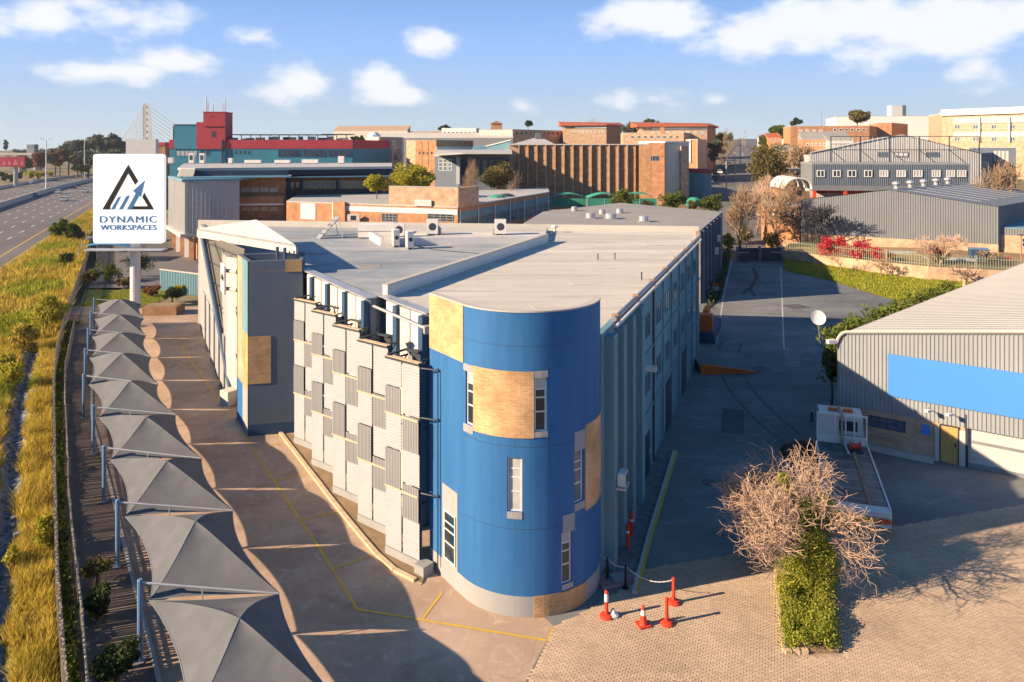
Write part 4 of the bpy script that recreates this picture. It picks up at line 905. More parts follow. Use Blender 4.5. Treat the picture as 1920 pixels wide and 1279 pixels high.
def screens():
    L_ = BV.length; cw = L_/2-.05; ang = math.atan2(BV.y, BV.x); cache = {}
    for bi, (x, y) in enumerate(BL):
        w = Wall((x, y), (x+BV.x, y+BV.y)); fr = MB()
        for u in (0, L_/2-.04, L_-.08): fr.slab(w, u, u+.08, .0, SZ1, -.16, -.07)
        fr.slab(w, 0, L_, SZ1, SZ1+.1, -.16, .06)
        s = obj('screen', fr, 'steel_d', main)
        obj('plinth', MB().slab(w, 0, L_, 0, SZ0-.02, -.25, .04), 'greypl', s)
        top = MB().slab(w, 0, L_, SZ1+.1, SZ1+.13, -.17, .08); obj('cap', top, 'kerb', s)
        for ci in (0, 1):
            z = SZ1
            for ri, fr_ in enumerate(ROWS[ci]):
                h = (SZ1-SZ0)*fr_; z -= h; key = (ci, ri); grey = ri % 2 == 1
                if key not in cache:
                    b = (vsheet if grey else hsheet)(cw, h-.03); me = bpy.data.meshes.new('panel'); me.from_pydata(b.v, [], b.f); me.materials.append(M['grey_sheet' if grey else 'offwhite']); cache[key] = me
                o = bpy.data.objects.new('panel', cache[key]); COL.objects.link(o); o.parent = s
                p = w.pt(ci*(L_/2+.05), z, .05 if grey else .0); o.location = Vector(p)-rootloc(s); o.rotation_euler = (0, 0, ang)
                if ci == 0 and ri in (1, 3): obj('rail', MB().slab(w, 0, L_*.97, z-.05, z+.03, -.06, .075), 'kerb', s)
        for u in (.25, L_*.72):
            for zz in (5.6, 2.4): obj('bracket', MB().tube([w.pt(u, zz, -.1), w.pt(u, zz, -1.1)], .05, 5), 'steel_d', s)
            q = MB().tube([w.pt(u, SZ1-.05, -.1), w.pt(u, SZ1-.05, -1.1)], .05, 5)
            q.tube([w.pt(u, SZ1-.05, -1.05), w.pt(u, SZ1-1.0, -.12)], .04, 5); obj('bracket', q, 'steel_d', s)
        q = MB(); q.slab(w, .1, 1.0, SZ1+.13, SZ1+.2, -1.15, -.98); q.slab(w, .1, .22, SZ1+.13, SZ1+.2, -1.0, .02); q.slab(w, .55, 1.0, SZ1-.3, SZ1+.2, -1.3, -1.16); obj('top_bracket', q, 'steel_d', s)
    # open steel end frame at the tower side
    q = MB(); w = Wall((-3.9, 31.75), (-3.62, 32.05), (-1, -1)); x1, y1 = -3.86, 31.66
    for z in (8.6, 6.5, 3.3): q.tube([(x1, y1, z), (x1+.75, y1-.35, z+.02), (x1+.62, y1+.35, z)], .035, 5)
    q.tube([(x1+.75, y1-.35, .4), (x1+.75, y1-.35, 8.6)], .03, 5)
    obj('end_frame', q, 'steel_d', main)
    obj('plinth_end', MB().obox(-3.72, 31.5, .22, .55, .6, .44, ang), 'greypl', main)
screens()
# ------------------------------------------------------------------ grey entrance tower and leaning canopy
def entrance():
    c0, c1, c2, c3 = (-16.4, 46.4), (-13.2, 47.1), (-14.0, 50.6), (-18.25, 49.6); ZT = 10.87
    t = MB()
    W = [Wall(c0, c1), Wall(c1, c2, (1, 0)), Wall(c2, c3, (0, 1)), Wall(c3, c0, (-1, -.5))]
    for i, w in enumerate(W): t.slab(w, .0 if i % 2 == 0 else .25, w.len-(0 if i % 2 == 0 else .25), .0, ZT, -.25, 0)
    e = obj('entrance_tower', t, 'slate', main)
    obj('tower_roof', MB().prism([c0, c1, c2, c3], ZT-.7, ZT-.6), 'roof_p', e)
    wr, wl = W[0], W[3]
    def pp(w, px0, px1, py0, py1, mt, nm='brick_panel', o=.03):
        u0, z1 = w.hit(px0, py0); u1, z0 = w.hit(px1, py1); u0, u1 = sorted((u0, u1)); u0 = max(0, u0); u1 = min(w.len, u1); obj(nm, MB().slab(w, u0, u1, z0, z1, .001, o), mt, e)
    pp(wr, 462, 508, 632, 718, 'brickg'); pp(wr, 535, 566, 488, 509, 'brickg')
    obj('dark_base', MB().slab(wr, 0, wr.len, 0, .7, .002, .02), 'blue_dk', e)
    L_ = wl.len
    for u0, u1, z0, z1, mt, nm in ((0, L_*.5, 5.9, ZT-.02, 'brickt', 'brick_panel'), (L_*.5, L_, 6.3, ZT-.02, 'teal_wall', 'grey_panel'), (L_*.5, L_, 2.8, 6.3, 'brickg', 'brick_panel'), (0, L_*.5, 2.8, 5.9, 'brickt', 'brick_panel'), (0, L_*.55, 0.1, 2.8, 'blue', 'blue_panel'), (L_*.55, L_, 0.1, 2.8, 'greypl', 'grey_panel')):
        obj(nm, MB().slab(wl, u0+.002, u1-.002, z0+.002, z1-.002, .001, .03), mt, e)
    # triangular leaning roof
    Lp, Rp, Bp = Vector((-25.4, 60.2, 11.25)), Vector((-13.9, 48.0, 11.55)), Vector((-21.2, 62, 11.8)); N_ = (Rp-Lp).cross(Bp-Lp).normalized()
    if N_.z < 0: N_ = -N_
    m = MB(); V = [tuple(p+N_*q) for q in (0, .12) for p in (Lp, Rp, Bp)]; m.add(V, [(0, 2, 1), (3, 4, 5), (0, 1, 4, 3), (1, 2, 5, 4), (2, 0, 3, 5)])
    cr = obj('canopy_roof', m, 'galv', main); rb = MB()
    for i in range(1, 34):
        t_ = i/34; a = Bp.lerp(Lp, t_) if 0 else Lp.lerp(Bp, t_); b = Lp.lerp(Rp, t_)*0+Rp.lerp(Bp, t_)
        rb.tube([a+N_*.14, b+N_*.14], .03, 4)
    obj('roof_rib', rb, 'galv', cr)
    w = Wall(Lp, Rp); d = (Rp-Lp)
    obj('fascia', MB().hexa([tuple(Lp+Vector((0, 0, -.55))), tuple(Rp+Vector((0, 0, -.45))), tuple(Rp+Vector((.1, .1, -.45))), tuple(Lp+Vector((.1, .1, -.55))), tuple(Lp+Vector((0, 0, -.01))), tuple(Rp+Vector((0, 0, -.01))), tuple(Rp+Vector((.1, .1, -.01))), tuple(Lp+Vector((.1, .1, -.01)))]), 'cream', cr)
    for px, Y in ((520, 48.4), (534, 48.0)): obj('roof_post', MB().tube([(XA(px, Y), Y, ZT-.65), (XA(px, Y), Y, 11.5)], .12, 6), 'blue_dk', cr)
    obj('leaning_column', MB().tube([(-19.6, 52.5, 0), (-24.95, 60.1, 11.1)], .2, 10), 'blue_dk', main)
    obj('column_foot', MB().obox(-19.6, 52.5, .5, .9, 1.5, 1.0, -.6), 'cream', main)
    wt = Wall((-18.8, 51.4), (-25.1, 60.3)); u2 = wt.len
    zt = lambda u: 10.9; zb = lambda u: 1.6+max(0, (u-3.4)/(u2-3.4))*8.9
    s = obj('gable_sheeting', corr(wt, 0, u2, zb, zt, .16, .03, o=-.35), mat('beige_sheet', (.33, .31, .265), .7, var=.08), main)
    for z in (2.9, 4.4, 5.9, 7.4, 8.9, 10.3):
        ue = 3.4+(z-1.6)/8.9*(u2-3.4) if z > 1.6 else u2; obj('girt', MB().tube([wt.pt(0, z, -.25), wt.pt(max(.5, ue), z, -.25)], .05, 5), 'steel_d', s)
    for a, b in (((0, 2.0), (4.2, 5.9)), ((0, 6.6), (5.0, 5.6)), ((0.1, 5.8), (7.5, 10.6)), ((5.2, 10.4), (0, 4.8))): obj('brace', MB().tube([wt.pt(*a, -.2), wt.pt(*b, -.2)], .045, 5), 'steel_d', s)
    # lower white wall panels beyond
    for u in (1.0, 5.0, 9.0, 13.5, 18):
        obj('wall_panel', MB().slab(WL3, u, u+2.6, 0, 4.2, .002, .12), 'greypl', main); window(main, WL3, u+2.9, u+3.7, 1, 3.4, 1, 2, 'steel', 'glass', .06)
    # small sign on two tubes
    sw = Wall((-19.0, 49.6), (-21.4, 54.2), (-1, -.4)); sg = thing('building_sign', 'white square sign with dark slanted lettering fixed to the grey entrance tower', 'sign', sw.pt(0, 8.2))
    obj('panel', MB().slab(sw, 0, 1.9, 8.15, 10.05, 0, .12), mat('sign_white', (.8, .8, .8)), sg)
    rr = random.Random(4); u = 1.62
    for k in range(9):
        hgt = .32+.2*(k % 3 == 1)+.12*(k % 2); z = 9.0-.05*(k % 2); obj('letter_stroke', MB().hexa([sw.pt(u, z, .125), sw.pt(u-.07, z, .125), sw.pt(u-.07, z, .135), sw.pt(u, z, .135), sw.pt(u-.1, z+hgt, .125), sw.pt(u-.17, z+hgt, .125), sw.pt(u-.17, z+hgt, .135), sw.pt(u-.1, z+hgt, .135)]), 'black', sg); u -= .16
    for z in (8.5, 9.7): obj('support_tube', MB().tube([sw.pt(.5, z, -.02), (-18.2, 49.4, z)], .13, 8), 'cream', sg)
entrance()
# ------------------------------------------------------------------ things on the roof
def ac_unit(px, py, label, w=.95, d=.4, h=1.0, ang=0, z=RZ, group='air conditioning units on the roof'):
    x, y = G(px, py, z); t = thing('air_conditioner', label, 'air conditioner', (x, y, z), group)
    obj('casing', MB().obox(x, y, z+.12+h/2, w, d, h, ang), 'white', t)
    n = Vector((math.sin(ang), -math.cos(ang))); g = MB(); c = Vector((x, y))+n*(d/2+.006)
    a = Vector((math.cos(ang), math.sin(ang)))
    g.add([(c.x+a.x*w*.12+a.x*w*.33*math.cos(t_)-a.x*w*.08, c.y+a.y*w*.12+a.y*w*.33*math.cos(t_)-a.y*w*.08, z+.12+h/2+w*.33*math.sin(t_)) for t_ in [k*math.pi/8 for k in range(16)]], [tuple(range(16))]); obj('fan_grille', g, 'steel_d', t)
    for s in (-1, 1): obj('foot', MB().obox(x+a.x*s*w*.35, y+a.y*s*w*.35, z+.06, .1, d*1.2, .12, ang), 'steel', t)
    return t
ac_unit(742, 462, 'slim white air conditioner beside the brown one on the roof', .5, .9, 1.25, .3, RZ+.02)
ac_unit(768, 466, 'slim white air conditioner right of its twin in front of the raised roof', .5, .9, 1.25, .3, RZ+.02)
ac_unit(748, 444, 'brown-grilled air conditioner behind the two slim white ones', 1.0, .5, 1.0, 0, RZ+.42)
ac_unit(811, 440, 'white air conditioner with a bent duct in the middle of the raised roof', 1.0, .8, 1.2, 0, RZ+.42)
ac_unit(938, 440, 'white air conditioner with duct at the right end of the raised roof', 1.0, .8, 1.2, 0, RZ+.42)
for px, py, s, lb in ((825, 440, 1, 'grey bent duct right of the middle roof air conditioner'), (925, 440, -1, 'grey bent duct left of the right roof air conditioner')):
    x, y = G(px, py, RZ+.42); o = obj('roof_duct', MB().tube([(x, y, RZ+.42), (x, y, RZ+.9), (x-s*.3, y, RZ+1.25), (x-s*.75, y, RZ+1.2)], .13, 8), 'steel', origin=(x, y, RZ+.42)); tag(o, lb, 'duct')
def big_duct():
    x, y = G(708, 446, RZ); t = thing('roof_duct', 'long white boxed duct with rounded end on the grey roof', 'duct', (x, y, RZ))
    m = MB(); prof = [(-1.6, 0), (1.4, 0), (1.9, .45), (1.9, .95), (1.4, 1.15), (-1.6, 1.05)]; P = [(x+a, y-.7, RZ+.12+b) for a, b in prof]+[(x+a, y+.8, RZ+.12+b) for a, b in prof]
    obj('casing', m.add(P, [(0, 5, 4, 3, 2, 1), (6, 7, 8, 9, 10, 11)]+[(i, (i+1) % 6, 6+(i+1) % 6, 6+i) for i in range(6)]), 'white', t); obj('base', MB().box(x-1.5, x+1.3, y-.6, y+.7, RZ, RZ+.12), 'steel', t)
    obj('seam', MB().box(x-1.62, x+1.85, y-.715, y-.7, RZ+.62, RZ+.68), 'steel', t)
big_duct()
def rack():
    a = Vector((*G(592, 446, RZ), RZ)); b = Vector((*G(622, 440, RZ), RZ)); t = thing('solar_panel', 'tilted grey panel on a tubular stand at the back of the roof', 'solar panel', tuple(a))
    up = Vector((1.7, .2, 1.9)); wv = Vector((.55, -.75, 0))
    P = [a, a+wv, a+wv+up, a+up]; N_ = up.cross(wv).normalized()*.06
    obj('plate', MB().hexa([tuple(p) for p in P]+[tuple(p+N_) for p in P]), 'steel', t)
    for k in range(1, 5): obj('slat', MB().hexa([tuple(a+up*(k/5)-N_*.3+q) for q in (Vector(), wv, wv+up*.03, up*.03)]+[tuple(a+up*(k/5)+N_*1.3+q) for q in (Vector(), wv, wv+up*.03, up*.03)]), 'steel_d', t)
    for q in (Vector(), wv): obj('leg', MB().tube([a+up*.95+q, a+up*.95+q+Vector((.35, 0, -1.8))], .035, 5), 'galv', t); obj('rail', MB().tube([a+q+Vector((.2, 0, .12)), a+q+Vector((4.2, .6, .3))], .04, 5), 'galv', t)
    obj('foot', MB().tube([a+Vector((2.3, .1, .05)), a+Vector((4.4, .7, .05))], .04, 5), 'galv', t); obj('motor', MB().box(a.x+3.9, a.x+4.4, a.y+.3, a.y+.8, RZ, RZ+.5), 'steel', t)
rack()
for i, (px, py) in enumerate([(1040, 436)]):
    x, y = G(px, py, RZ+.02); t = thing('roof_vent', 'small white vent near the back edge of the cream roof', 'vent', (x, y, RZ)); obj('pipe', MB().lathe(x, y, [(.12, RZ-.02), (.12, RZ+.5)], 8), 'white', t); obj('cap', MB().lathe(x, y, [(.3, RZ+.5), (.32, RZ+.65), (.1, RZ+.72)], 8), 'white', t)
for i, (px, py, lb) in enumerate([(1121, 488, 'left of the three thin pipes on the cream roof'), (1153, 487, 'middle of the three thin pipes on the cream roof'), (1203, 525, 'right and nearest of the three thin pipes on the cream roof')]):
    x, y = G(px, py, RZ); o = obj('vent_pipe', MB().lathe(x, y, [(.04, RZ-.02), (.04, RZ+.4), (.06, RZ+.4), (.06, RZ+.46)], 7), 'steel_d', origin=(x, y, RZ)); tag(o, lb, 'pipe')
# ================================================================== RIGHT-HAND WAREHOUSE, TRUCK, YARD THINGS
def warehouse():
    P0 = Vector((20.0, 45.9)); d = Vector((.814, -.581)); e = Vector((.735, .678)); w = Wall(P0, P0+d*22, (-1, -1)); w.n = Vector((-.581, -.814)) if w.n.dot(Vector((0, -1))) < 0 else w.n
    t = thing('warehouse', 'grey ribbed warehouse with bullnose roof and big blue banner', 'warehouse', (*P0, 0))
    def top(u): return 6.62+.145*u if u > .7 else 5.7+(.92+.1)*math.sqrt(max(0, 1-((.7-u)/.7)**2))
    ZB = 2.2
    obj('wall_sheeting', corr(w, 0.0, 22, ZB, lambda u: top(u)-.02, .21, .045), 'sheet_r', t)
    _, zd = w.hit(1815, 805); ud, _ = w.hit(1815, 850); uD, _ = w.hit(1985, 850)
    for u0, u1, z1 in ((0, ud-.1, ZB), (uD, 22, ZB)): obj('brick_wall', MB().slab(w, u0, u1, 0, z1, -.25, -.02), 'brickt', t)
    L_ = 42; V = []; us = [0, .03, .1, .2, .35, .5, .7, 1.2, 6, 12, 16]; n = len(us)
    for s in (-.12, L_):
        for u in us: p = P0+d*u+e*s; V.append((p.x, p.y, top(u)))
    V2 = V[:]; 
    for s in (-.12, L_):
        for u in us: p = P0+d*u+e*s; V.append((p.x, p.y, top(u)-.12))
    Fc = [(i, i+1, n+i+1, n+i) for i in range(n-1)]+[(2*n+i, 3*n+i, 3*n+i+1, 2*n+i+1) for i in range(n-1)]+[(i, 2*n+i, 2*n+i+1, i+1) for i in range(n-1)]+[(0, n, 3*n, 2*n)]
    obj('roof', MB().add(V, Fc), 'roof_p', t)
    rb = MB()
    for k in range(1, 60):
        p = P0+e*(k*.7); pts = [(p.x+d.x*u, p.y+d.y*u, top(u)+.012) for u in (.7, 1.2, 16)]; rb.tube(pts, .016, 4, cap=False)
    obj('roof_rib', rb, 'roof_p', t)
    side = Wall(P0, P0+e*L_, (-1, 0)); obj('side_wall', corr(side, 0, L_, 0, 5.75, .25, .04, o=-.02), 'sheet_r', t)
    fz = MB()
    pts = [(*(P0+d*u+Vector((.0, 0))-e*.14), top(u)+.02) for u in us[1:]+[22]]
    fz.tube(pts, .09, 6); obj('verge_trim', fz, 'roof_p', t)
    obj('ridge_back', MB().add([(*(P0+d*16), top(16)), (*(P0+d*16+e*L_), top(16)), (*(P0+d*32+e*L_), 6.6), (*(P0+d*32), 6.6)], [(0, 1, 2, 3)]), 'roof_p', t)
    # banner, window, doors
    u0, z1 = w.hit(1665, 663); u0b, z0 = w.hit(1665, 741); obj('banner', MB().slab(w, u0, u0+12.5, z0, z1, .05, .1), 'banner', t)
    f = winpx(t, w, 1630, 1698, 778, 812, nx=4, ny=2, frame='steel_d', glass='glass_b', o=-.018, fw=.05)
    slabpx(t, 'sill', w, 1626, 1701, 812, 822, 'brickt', -.02, .12)
    slabpx(t, 'notice', w, 1727, 1744, 795, 817, 'banner', -.018, .02)
    for k, (px, py) in enumerate(((1706, 805), (1716, 800), (1724, 808), (1716, 814))): slabpx(t, 'bolt', w, px-.8, px+.8, py-.8, py+.8, 'steel_d', -.018, .03)
    slabpx(t, 'door_jamb', w, 1753, 1763, 800, 870, 'cream', -.02, .04); slabpx(t, 'door_jamb', w, 1797, 1810, 806, 878, 'cream', -.02, .04)
    u0, _ = w.hit(1764, 840); u1, _ = w.hit(1796, 840)
    fr = MB(); fr.slab(w, u0-.06, u0, 0, 2.16, -.02, .07); fr.slab(w, u1, u1+.06, 0, 2.16, -.02, .07); fr.slab(w, u0, u1, 2.1, 2.16, -.02, .07); f = obj('door_frame', fr, 'steel_d', t)
    dr = obj('door', MB().slab(w, u0, u1, .03, 2.1, -.02, .03), 'door_w', t); obj('handle', MB().slab(w, u1-.16, u1-.08, 1.0, 1.2, .03, .09), 'steel_d', dr)
    rd = MB(); k = 34; zt = 2.95
    for i in range(k): z = .03+(zt-.03)*i/k; rd.hexa([w.pt(ud, z, -.2), w.pt(uD, z, -.2), w.pt(uD, z, -.25), w.pt(ud, z, -.25), w.pt(ud, z+(zt/k)*.8, -.17), w.pt(uD, z+(zt/k)*.8, -.17), w.pt(uD, z+zt/k*.98, -.25), w.pt(ud, z+zt/k*.98, -.25)])
    r = obj('roller_door', rd, 'white', t); obj('bottom_rail', MB().slab(w, ud, uD, .0, .22, -.2, -.14), 'steel', r); obj('stripe', MB().slab(w, ud, uD, 1.35, 1.5, -.18, -.155), 'steel', r)
    obj('door_guide', MB().slab(w, ud-.14, ud, 0, zt, -.24, .02), 'steel_d', t); obj('door_guide', MB().slab(w, uD, uD+.14, 0, zt, -.24, .02), 'steel_d', t)
    # step in front, flood lights
    u0, _ = w.hit(1600, 825); u1, _ = w.hit(1752, 862); obj('step', MB().slab(w, .2, u1, .0, .16, -.01, .7), 'haze_con', t)
    for k, (px, py) in enumerate(((1739, 764), (1778, 771))):
        u, z = w.hit(px, py); q = MB().tube([w.pt(u, z, .02), w.pt(u+.1, z+.05, .6)], .025, 5); q.obox(*w.pt(u+.12, z+.05, .75)[:2], z+.05, .35, .22, .12, .4); obj('flood_light', q, 'white', t)
    m = MB(); x, y = P0.x-.3, P0.y+1.3; m.lathe(0, 0, [(.02, 0), (.25, .04), (.46, .15), (.47, .17), (.25, .07), (.02, .03)], 20)
    dd = thing('satellite_dish', 'round white satellite dish at the corner of the grey warehouse roof', 'satellite dish', (x-.1, y+.7, 6.1))
    ax = Vector((-.1, -.9, .35)).normalized(); qq = ax.to_track_quat('Z', 'Y'); m.v = [tuple(qq @ Vector(v)+Vector((x-.1, y+.7, 7.0))) for v in m.v]; obj('dish', m, 'white', dd, smooth=False)
    obj('mast', MB().tube([(x+.15, y+.75, 5.0), (x-.08, y+.78, 6.95)], .03, 6), 'steel', dd)
    cb = thing('camera_box', 'small white box light on the top left corner of the warehouse', 'light', (P0.x-.35, P0.y-.05, 6.0)); obj('casing', MB().obox(P0.x-.4, P0.y-.1, 6.05, .55, .3, .22, .2), 'white', cb); obj('arm', MB().tube([(P0.x-.3, P0.y-.1, 6.0), (P0.x+.1, P0.y+.1, 5.8)], .03, 5), 'steel', cb)
    # hedge behind the eave and dark shrub at the corner
    n = 13000; s = RNG.uniform(1, 26, n); q = np.array(P0)+np.outer(s, np.array(e))+np.outer(-.9+RNG.normal(size=n)*.45, np.array([.678, -.735])); zz = RNG.uniform(.2, 1, n)**.5*(6.3+.35*np.sin(s*1.7)+.25*np.sin(s*4.1))
    h = thing('hedge', 'tall glossy hedge growing along the warehouse eave', 'hedge', (P0.x+4, P0.y+5, 0)); quads_obj('foliage', leaves(np.stack([q[:, 0], q[:, 1], zz], 1), .3), 'leaf_g', h); obj('stem', MB().tube([(*(P0+e*5+Vector((-.6, .6))), 0), (*(P0+e*5+Vector((-.6, .6))), 4.5)], .1, 6), 'bark', h)
    shrub(1558, 47.6, 34, 640, 715, 'dark shaded shrub against the left corner of the warehouse', 'leaf_d', 1500, .22, z=0)
warehouse()
def truck():
    d = Vector((.314, .949)); n = Vector((d.y, -d.x)); R0 = Vector((14.95, 35.3))      # rear left corner of the deck, d forward, n to the right
    t = thing('tow_truck', 'white flatbed recovery truck parked with its rear to the viewer', 'truck', (*R0, 0)); Wd = 2.68; L_ = 7.7
    def bx(u0, u1, s0, s1, z0, z1, mb=None):
        mb = mb or MB(); P = [R0+d*a+n*b for a, b in ((u0, s0), (u0, s1), (u1, s1), (u1, s0))]; return mb.hexa([(p.x, p.y, z) for z in (z0, z1) for p in P])
    dk = obj('deck', bx(0, L_, 0, Wd, 1.0, 1.15), 'deck', t)
    obj('side_rail', bx(0, L_, -.04, .05, .95, 1.21), 'truck', dk); obj('side_rail', bx(0, L_, Wd-.05, Wd+.04, .95, 1.21), 'truck', dk)
    obj('rear_ramp', bx(-.32, .35, .0, Wd, .95, 1.17), 'truck', dk); obj('centre_rail', bx(.4, L_-.2, Wd*.66, Wd*.72, 1.15, 1.2), 'brickb', dk)
    obj('chassis', bx(.3, 10.3, .75, Wd-.75, .55, .99), 'steel_d', t)
    bp = obj('bumper', bx(-.3, -.12, .02, Wd-.02, .5, .93), 'truck', t)
    for k in range(11):
        s = .12+k*.21; P = [R0+d*(-.31)+n*q for q in (s, s+.19)]; z0, z1 = .62, .92
        obj('chevron', MB().add([(P[0].x, P[0].y, z0), (P[1].x, P[1].y, z0), (P[1].x+n.x*.16, P[1].y+n.y*.16, z1), (P[0].x+n.x*.16, P[0].y+n.y*.16, z1)], [(0, 1, 2, 3)]), 'signal' if k % 2 else 'yellow', bp)
    for s in (.02, Wd-.34): obj('tail_light', bx(-.35, -.32, s, s+.3, .7, .88), 'signal', t)
    obj('number_plate', bx(-.33, -.3, 1.1, 1.6, .53, .64), 'yellow', t)
    wh = MB().lathe(0, 0, [(.2, -.13), (.42, -.13), (.46, -.08), (.46, .08), (.42, .13), (.2, .13)], 18)
    for u in (1.9, 8.9):
        for s in (.18, Wd-.18):
            p = R0+d*u+n*s; q = MB(); q.v = [(p.x+n.x*z+d.x*x, p.y+n.y*z+d.y*x, .47+y) for x, y, z in wh.v]; q.f = wh.f; o = obj('wheel', q, 'tyre', t)
            h = MB().lathe(0, 0, [(.02, -.135), (.2, -.14), (.2, .14), (.02, .135)], 12); q2 = MB(); q2.v = [(p.x+n.x*z+d.x*x, p.y+n.y*z+d.y*x, .47+y) for x, y, z in h.v]; q2.f = h.f; obj('hub', q2, 'galv', o)
    # headboard frame
    hb = MB()
    for s in (.02, .95, 1.5, 1.95, Wd-.1): bx(L_+.02, L_+.1, s, s+.08, 1.15, 2.85, hb)
    for z in (1.55, 2.77): bx(L_+.01, L_+.11, .02, Wd-.02, z, z+.09, hb)
    obj('headboard', hb, 'white', t); obj('headboard_panel', bx(L_+.04, L_+.08, .1, Wd-.1, 1.2, 1.55), 'white', t)
    obj('headboard_mesh', bx(L_+.05, L_+.07, .1, 1.2, 1.64, 2.77), 'silver', t)
    # cab
    c0, c1 = L_+.35, L_+2.35; P = [(c0, 1.0), (c0, 2.5), (c0+.15, 2.72), (c1-.55, 2.72), (c1-.1, 1.85), (c1, 1.7), (c1, .6), (c0, .6)]; V = []
    for s in (.12, Wd-.12):
        for u, z in P: q = R0+d*u+n*(s if z < 2 else s+(.08 if s < 1 else -.08)); V.append((q.x, q.y, z))
    k = len(P); cb = obj('cab', MB().add(V, [tuple(range(k)), tuple(range(2*k-1, k-1, -1))]+[(i, k+i, k+(i+1) % k, (i+1) % k) for i in range(k)]), 'truck', t)
    obj('rear_window', bx(c0-.02, c0+.01, .5, Wd-.5, 1.85, 2.4), 'glass', cb); obj('side_window', bx(c0+.4, c1-.6, Wd-.14, Wd-.1, 1.8, 2.45), 'glass', cb); obj('side_window', bx(c0+.4, c1-.6, .1, .14, 1.8, 2.45), 'glass', cb)
    obj('beam', bx(L_-.1, L_+1.6, 1.28, 1.4, 2.74, 2.86), 'wood', t); obj('beam_post', bx(L_-.1, L_+.0, 1.28, 1.4, 1.15, 2.74), 'wood', t)
    for s in (-.22, Wd+.06): obj('mirror', bx(c1-.7, c1-.62, s, s+.16, 1.7, 2.25), 'steel_d', t)
    wn = MB(); p = R0+d*(L_-.75)+n*1.95; m = MB().lathe(0, 0, [(.05, -.3), (.26, -.28), (.26, -.22), (.14, -.2), (.14, .2), (.26, .22), (.26, .28), (.05, .3)], 14); wn.v = [(p.x+n.x*z+d.x*x, p.y+n.y*z+d.y*x, 1.45+y) for x, y, z in m.v]; wn.f = m.f; obj('winch', wn, 'signal', t)
    for s in (.1, Wd-.5): obj('mudguard', bx(1.35, 2.45, s, s+.4, .93, .985), 'steel_d', t)
    for s in (-.02, Wd-.28): obj('side_locker', bx(3.2, 4.6, s, s+.3, .45, .94), 'galv', t)
    for k in range(5):
        for s in (-.045, Wd+.035): obj('marker_light', bx(.6+1.6*k, .72+1.6*k, s, s+.012, 1.02, 1.08), 'orange', t)
    for k in range(6): obj('tread_strip', bx(.9+k*1.1, .96+k*1.1, .1, Wd-.1, 1.15, 1.163), 'steel', dk)
    obj('light_bar', bx(L_+.9, L_+1.15, .7, 1.2, 2.72, 2.86), 'orange', t); obj('light_bar', bx(L_+.9, L_+1.15, 1.5, 2.0, 2.72, 2.86), 'orange', t)
    obj('winch_base', bx(L_-1.0, L_-.5, 1.55, 2.35, 1.15, 1.25), 'steel_d', t)
    obj('hook_bar', MB().tube([(*(R0+d*(L_-.2)+n*1.45), 1.35), (*(R0+d*(L_-1.3)+n*1.55), 1.2)], .06, 6), 'white', t)
truck()
# mound of soil beside the cab
m = MB(); c = G(1488, 850); V = []; rr = random.Random(8)
for j in range(7):
    for i in range(14):
        r = j/6; a = 2*math.pi*i/14; V.append((c[0]+1.0+r*1.9*math.cos(a)*(1+.1*math.sin(3*a)), c[1]-.8+r*2.6*math.sin(a), .65*(1-r*r)+(rr.uniform(-.05, .05) if j < 6 else -.02)))
o = obj('soil_mound', m.add(V, [(j*14+i, j*14+(i+1) % 14, (j+1)*14+(i+1) % 14, (j+1)*14+i) for j in range(6) for i in range(14)]), mat('dark_soil', (.05, .045, .03), .95, var=.4, scale=2, bump=.6), smooth=True); tag(o, 'dark grassy soil mound in front of the parked truck cab', 'mound')
